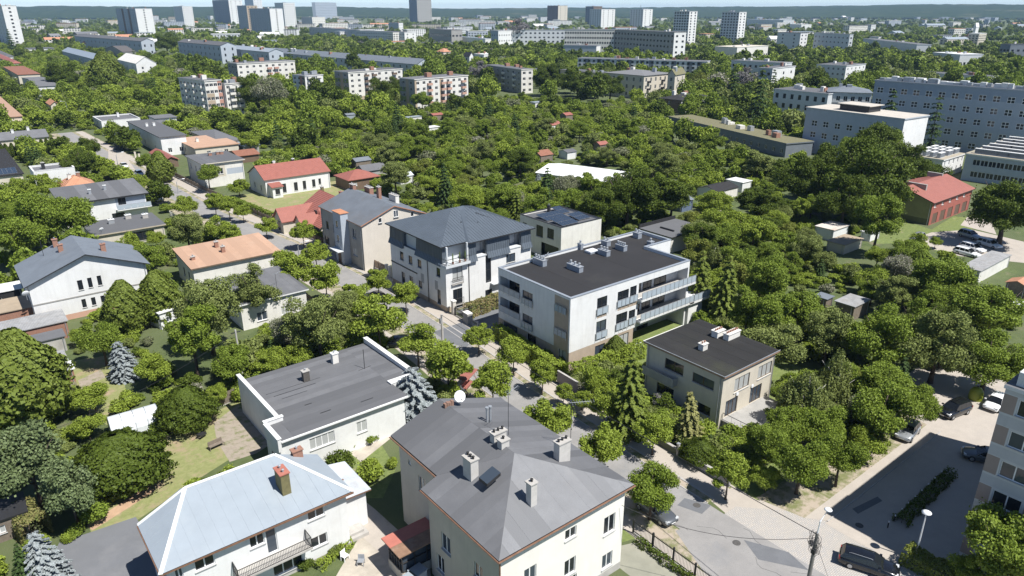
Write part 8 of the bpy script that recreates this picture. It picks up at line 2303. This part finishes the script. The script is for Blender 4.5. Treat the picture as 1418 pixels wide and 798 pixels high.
for i, (x, y, r) in enumerate(cand):
    k = rg.choice(pick)
    if k in ('egg', 'larch', 'spruce', 'street') and r > 2.9: k = 'round'
    if r > 3.4 and k == 'fruit': k = rg.choice(['round', 'ash', 'tall'])
    to = rg.choice(tn[k])
    if i < n_ind and vis((x, y, r)) > 0:
        lab = f"{'dark' if k == 'spruce' else tw[to]} {words[k]} {lm(x, y)}"
        plant(k, x, y, r, lab, h=r * {'fruit': 1.7, 'round': 1.95, 'tall': 2.5, 'ash': 2.2, 'blossom': 2.0, 'egg': 2.3, 'larch': 3.2, 'spruce': 3.6, 'birch': 2.5, 'street': 2.4}[k], tone=to, group=lab.replace(' tree ', ' trees '))
    else: mass.append((x, y, r))
# left bank gardens and the town between the houses
LEFT = pxs((0, 460), (0, 60), (240, 85), (250, 150), (420, 160), (420, 232), (380, 250), (340, 215), (250, 235), (160, 190), (150, 215), (230, 290), (330, 360), (420, 420), (500, 465), (420, 480), (330, 540), (230, 480), (140, 460))
xs = [p[0] for p in LEFT]; ys = [p[1] for p in LEFT]
for _ in range(16000):
    x, y = rg.uniform(min(xs), max(xs)), rg.uniform(min(ys), max(ys))
    if not pip(x, y, LEFT) or is_open(x, y): continue
    d = math.hypot(x, y)
    r = rg.choice([1.6, 2.2, 2.8, 3.4]) * (1 if d < 260 else 1.35)
    if blocked(x, y, 1.0 + r * .9) or near(x, y, r): continue
    if blocked(x * 1.06, y * 1.06, 2): continue
    if rg.random() < .25: continue
    occupy(x, y, r); mass.append((x, y, r))

# ------------------------------------------------------------------ masses of trees (geometry nodes)
def proto(seed, n, size, mat, rz, R_=1.0):
    p, nor, g = crown_pts(seed, n, rz, 16, (.28, .46), .75)
    p = p * R_ + np.array([0, 0, rz * .95])
    p[:, 2] = np.maximum(p[:, 2], .1)
    b = MB()
    me = cards('crown', p, nor, g.uniform(.65, 1.3, len(p)) * size, mat, rng=g)
    o = bpy.data.objects.new('crown', me)
    return o
def proto_conifer(seed, n, size, mat):
    me, tm = conifer(seed, n, size, 3.2, 1.0, mat, 11)
    return bpy.data.objects.new('crown', me)
def scatter(name, pts, scl, idx, coll, label, cat):
    me = bpy.data.meshes.new(name)
    me.vertices.add(len(pts)); me.vertices.foreach_set('co', np.array(pts, dtype=np.float32).reshape(-1))
    a = me.attributes.new('scl', 'FLOAT_VECTOR', 'POINT'); a.data.foreach_set('vector', np.array(scl, dtype=np.float32).reshape(-1))
    a = me.attributes.new('idx', 'INT', 'POINT'); a.data.foreach_set('value', np.array(idx, dtype=np.int32))
    a = me.attributes.new('rot', 'FLOAT_VECTOR', 'POINT'); rr = np.zeros((len(pts), 3), np.float32); rr[:, 2] = np.random.default_rng(len(pts)).random(len(pts)) * 6.28; a.data.foreach_set('vector', rr.reshape(-1))
    o = put(name, me, None, label=label, cat=cat, kind='stuff')
    ng = bpy.data.node_groups.new(name, 'GeometryNodeTree')
    ng.interface.new_socket('Geometry', in_out='INPUT', socket_type='NodeSocketGeometry'); ng.interface.new_socket('Geometry', in_out='OUTPUT', socket_type='NodeSocketGeometry')
    n = ng.nodes; l = ng.links
    gi, go = n.new('NodeGroupInput'), n.new('NodeGroupOutput')
    ci = n.new('GeometryNodeCollectionInfo'); ci.inputs['Collection'].default_value = coll; ci.inputs['Separate Children'].default_value = True; ci.inputs['Reset Children'].default_value = True
    ip = n.new('GeometryNodeInstanceOnPoints'); ip.inputs['Pick Instance'].default_value = True
    def na(nm, ty):
        x = n.new('GeometryNodeInputNamedAttribute'); x.data_type = ty; x.inputs['Name'].default_value = nm; return x.outputs['Attribute']
    l.new(gi.outputs[0], ip.inputs['Points']); l.new(ci.outputs[0], ip.inputs['Instance']); l.new(na('idx', 'INT'), ip.inputs['Instance Index']); l.new(na('rot', 'FLOAT_VECTOR'), ip.inputs['Rotation']); l.new(na('scl', 'FLOAT_VECTOR'), ip.inputs['Scale']); l.new(ip.outputs[0], go.inputs[0])
    md = o.modifiers.new('scatter', 'NODES'); md.node_group = ng
    return o
def coll(name, objs):
    c = bpy.data.collections.new(name)
    for o in objs: c.objects.link(o)
    return c
C_MID = coll('mid_crowns', [proto(200, 2600, .14, L_FRESH, .9), proto(201, 2600, .14, L_MID, .95), proto(202, 2600, .14, L_OLIVE, .9), proto(203, 2800, .14, L_DARK, 1.05), proto(204, 2600, .14, L_MID, 1.25), proto_conifer(205, 2200, .13, L_SPR), proto(206, 2600, .14, L_FRESH, .8), proto(207, 2600, .14, L_BLOS, .9)])
C_FAR = coll('far_crowns', [proto(210, 420, .34, L_MID, .95), proto(211, 420, .34, L_DARK, 1.0), proto(212, 420, .34, L_OLIVE, .95), proto(213, 420, .34, L_FRESH, .9), proto(214, 420, .34, L_DARK, 1.2), proto(215, 420, .34, L_DRY, .9)])
def mixidx(ws): return rg.choices(range(len(ws)), ws)[0]
pts = [(x, y, 0) for x, y, r in mass]; scl = [(r, r, r * rg.uniform(.7, 1.15)) for x, y, r in mass]; idx = [mixidx((6, 5, 3.5, 2, 2, .6, 6, .6)) for _ in mass]
scatter('garden_trees', pts, scl, idx, C_MID, 'mass of fruit and garden trees filling the allotments and back gardens', 'trees')
# undergrowth that closes the ground between the trees
pts, scl, idx = [], [], []
for poly, n in ((GARD, 5200), (LEFT, 3000), ([(56.5, 26.6), (86, 29), (100, 60), (84, 62), (74, 52), (62, 38)], 260), ([(-40, 60), (18, 63), (19, 120), (-20, 121), (-60, 110)], 420), ([(22, 81), (42, 81), (43, 100), (22, 100)], 320), ([(56.2, 40), (61.8, 40), (61.8, 58), (56.2, 58)], 130), ([(56, 31), (72, 30.5), (72, 37), (56, 40)], 120), ([(84, 52), (100, 60), (100, 86), (84, 84)], 200), ([(62, 53), (84, 53), (84, 58), (62, 58)], 120), ([(40.6, 60), (44, 60), (45, 100), (41, 100)], 60)):
    xs = [p[0] for p in poly]; ys = [p[1] for p in poly]
    k = 0; tries = 0
    while k < n and tries < n * 12:
        tries += 1
        x, y = rg.uniform(min(xs), max(xs)), rg.uniform(min(ys), max(ys))
        if not pip(x, y, poly) or is_open(x, y): continue
        r = rg.uniform(.5, 1.5)
        if blocked(x, y, .5 + r): continue
        if pnoise(Vector((x * .06, y * .06, 2))) < -.12: continue
        if any(((x - ax * .975) ** 2 + (y - ay * .975) ** 2) < (aw * .5 + r) ** 2 for ax, ay, aw in APRON): continue
        k += 1; pts.append((x, y, -.1)); scl.append((r, r, r * rg.uniform(.55, 1.0))); idx.append(mixidx((5, 4, 4, 2, .5, .1, 5, .6)))
scatter('undergrowth', pts, scl, idx, C_MID, 'low bushes and undergrowth between the garden trees', 'undergrowth')
# tree belts between the mid-distance blocks and out to the hills, thinning with distance
pts, scl, idx = [], [], []
pf, sf, xf = [], [], []
rows = 0
for _ in range(60000):
    u = rg.uniform(-120, 1540); v = 13.6 + 200 * rg.random() ** 1.9
    p = P(u, v)
    d = math.hypot(p.x, p.y)
    if d > 5200 or d < 190: continue
    if pip(p.x, p.y, GARD) or pip(p.x, p.y, LEFT) or is_open(p.x, p.y): continue
    r = rg.choice([2.6, 3.4, 4.2, 5.2, 6.2]) if d < 650 else rg.uniform(3.2, 5)
    if blocked(p.x, p.y, r + 1.5): continue
    # keep a clear apron on the camera side of buildings
    if any(blocked(p.x * (1 + f), p.y * (1 + f), 1) and rg.random() < q for f, q in ((.015, .95), (.03, .9), (.055, .85), (.085, .7), (.12, .4))): continue
    if near(p.x, p.y, r * (.95 if d < 620 else 1.25)): continue
    m_ = pnoise(Vector((p.x * .006, p.y * .006, 5)))
    if m_ < (-.18 if d < 500 else -.02) and rg.random() < .85: continue
    occupy(p.x, p.y, r)
    h_ = r * rg.uniform(.85, 1.3)
    if d < 620: pts.append((p.x, p.y, 0)); scl.append((r, r, h_)); idx.append(mixidx((4, 5, 3, 5, 3, .5, 2, .3)))
    else: pf.append((p.x, p.y, 0)); sf.append((r * 1.1, r * 1.1, h_)); xf.append(mixidx((5, 4, 3, 3, 3, .3)))
scatter('tree_belt', pts, scl, idx, C_MID, 'tree belts standing between the apartment blocks and the hospital', 'trees')
scatter('far_wood', pf, sf, xf, C_FAR, 'far woods and street trees running out to the hills', 'trees')
print('individual trees', sum(1 for q in TREES if q[3].get('category') == 'tree'), 'mass', len(mass), 'belt', len(pts), 'far', len(pf), 'objects', len(bpy.data.objects))

# ------------------------------------------------------------------ air: pale haze in one closed box round the whole place
m = bpy.data.materials.new('haze')
m.use_nodes = True
t = m.node_tree
t.nodes.clear()
pv = t.nodes.new('ShaderNodeVolumePrincipled')
pv.inputs['Color'].default_value = (.46, .68, 1.0, 1)
pv.inputs['Density'].default_value = .00007
pv.inputs['Anisotropy'].default_value = 0.0
o_ = t.nodes.new('ShaderNodeOutputMaterial')
t.links.new(pv.outputs[0], o_.inputs['Volume'])
b = MB()
b.box(-9500, -9500, -1.5, 9500, 9500, 110)
hz = b.build('haze', m, kind='stuff', label='thin summer haze over the town and the far hills', cat='haze')

# small things on the ground
IRON = M('cast_iron', (.09, .085, .08), .7, .2, 6)
for u, v, lab in ((1020, 752, 'round manhole cover in the road at the junction'), (965, 700, 'round manhole cover in the road beside the villa tree'), (1125, 752, 'round manhole cover in the paving by the utility pole'), (1190, 728, 'round manhole cover at the edge of the car park shadow'), (640, 468, 'round manhole cover on the pavement by the mansard gate')):
    x, y = XY(u, v)
    b = MB(); b.lathe([(.36, .0), (.36, .035), (.31, .04), (.30, .03), (.01, .03)], 18)
    props(b.build('manhole_cover', IRON, None, (x, y, .006)), lab, 'manhole cover')
for u, v, a, lab, mt in ((478, 775, 20, 'white plastic garden chair on the yard of the blue-roofed house', WHITEP), (500, 782, -40, 'grey garden chair on the yard beside the white one', ZINC), (300, 620, 10, 'wooden bench on the bare soil by the bungalow', WOOD)):
    x, y = XY(u, v)
    t_ = thing('garden_chair' if 'bench' not in lab else 'garden_bench', lab, 'chair' if 'bench' not in lab else 'bench', (x, y, .012), R(a))
    w_ = .28 if 'bench' not in lab else .8
    b = MB(); b.box(-w_, -.26, .42, w_, .26, .46); b.build('seat', mt, t_)
    b = MB(); b.box(-w_, .22, .462, w_, .27, .9); b.build('backrest', mt, t_)
    for sx in (-1, 1):
        for sy in (-1, 1):
            b = MB(); b.box(sx * w_ - .03, sy * .22 - .03, 0, sx * w_ + .03, sy * .22 + .03, .418); b.build('leg', mt, t_)
x, y = XY(280, 606); t_ = thing('wheelbarrow', 'dark wheelbarrow left on the dry lawn', 'wheelbarrow', (x, y, .01), R(35))
b = MB(); b.slab([(-.5, -.3, .6), (.4, -.35, .5), (.4, .35, .5), (-.5, .3, .6)], .25); b.build('tray', DARKM, t_)
b = MB(); b.tube([(.5, -.04, .2), (.5, .04, .2)], .2, 12); b.build('wheel', BLACKP, t_)
b = MB(); b.tube([(.5, -.1, .2), (-.4, -.28, .4), (-1.1, -.28, .55)], .025, 5); b.tube([(.5, .1, .2), (-.4, .28, .4), (-1.1, .28, .55)], .025, 5); b.build('handle', WOOD, t_)

# things that look alike are told apart by their place in the picture
same = {}
for o in COL.objects:
    if o.parent is None and o.get('label') and o.get('category'): same.setdefault(o['label'], []).append(o)
ORD = ['leftmost', 'second', 'third', 'fourth', 'fifth', 'sixth', 'seventh', 'eighth', 'ninth', 'tenth', 'eleventh', 'twelfth']
for lab, os_ in same.items():
    n = len(os_)
    if n < 2 or n > 12: continue
    os_.sort(key=lambda o: Q(o.location)[0])
    for i, o in enumerate(os_):
        if n == 2: e = ('left', 'right')[i] + ' one of two'
        elif n == 3: e = ('leftmost', 'middle one', 'rightmost')[i] + ' of three'
        else: e = 'leftmost of ' + str(n) if i == 0 else 'rightmost of ' + str(n) if i == n - 1 else ORD[i] + ' from left'
        o['label'] = lab + ', ' + e
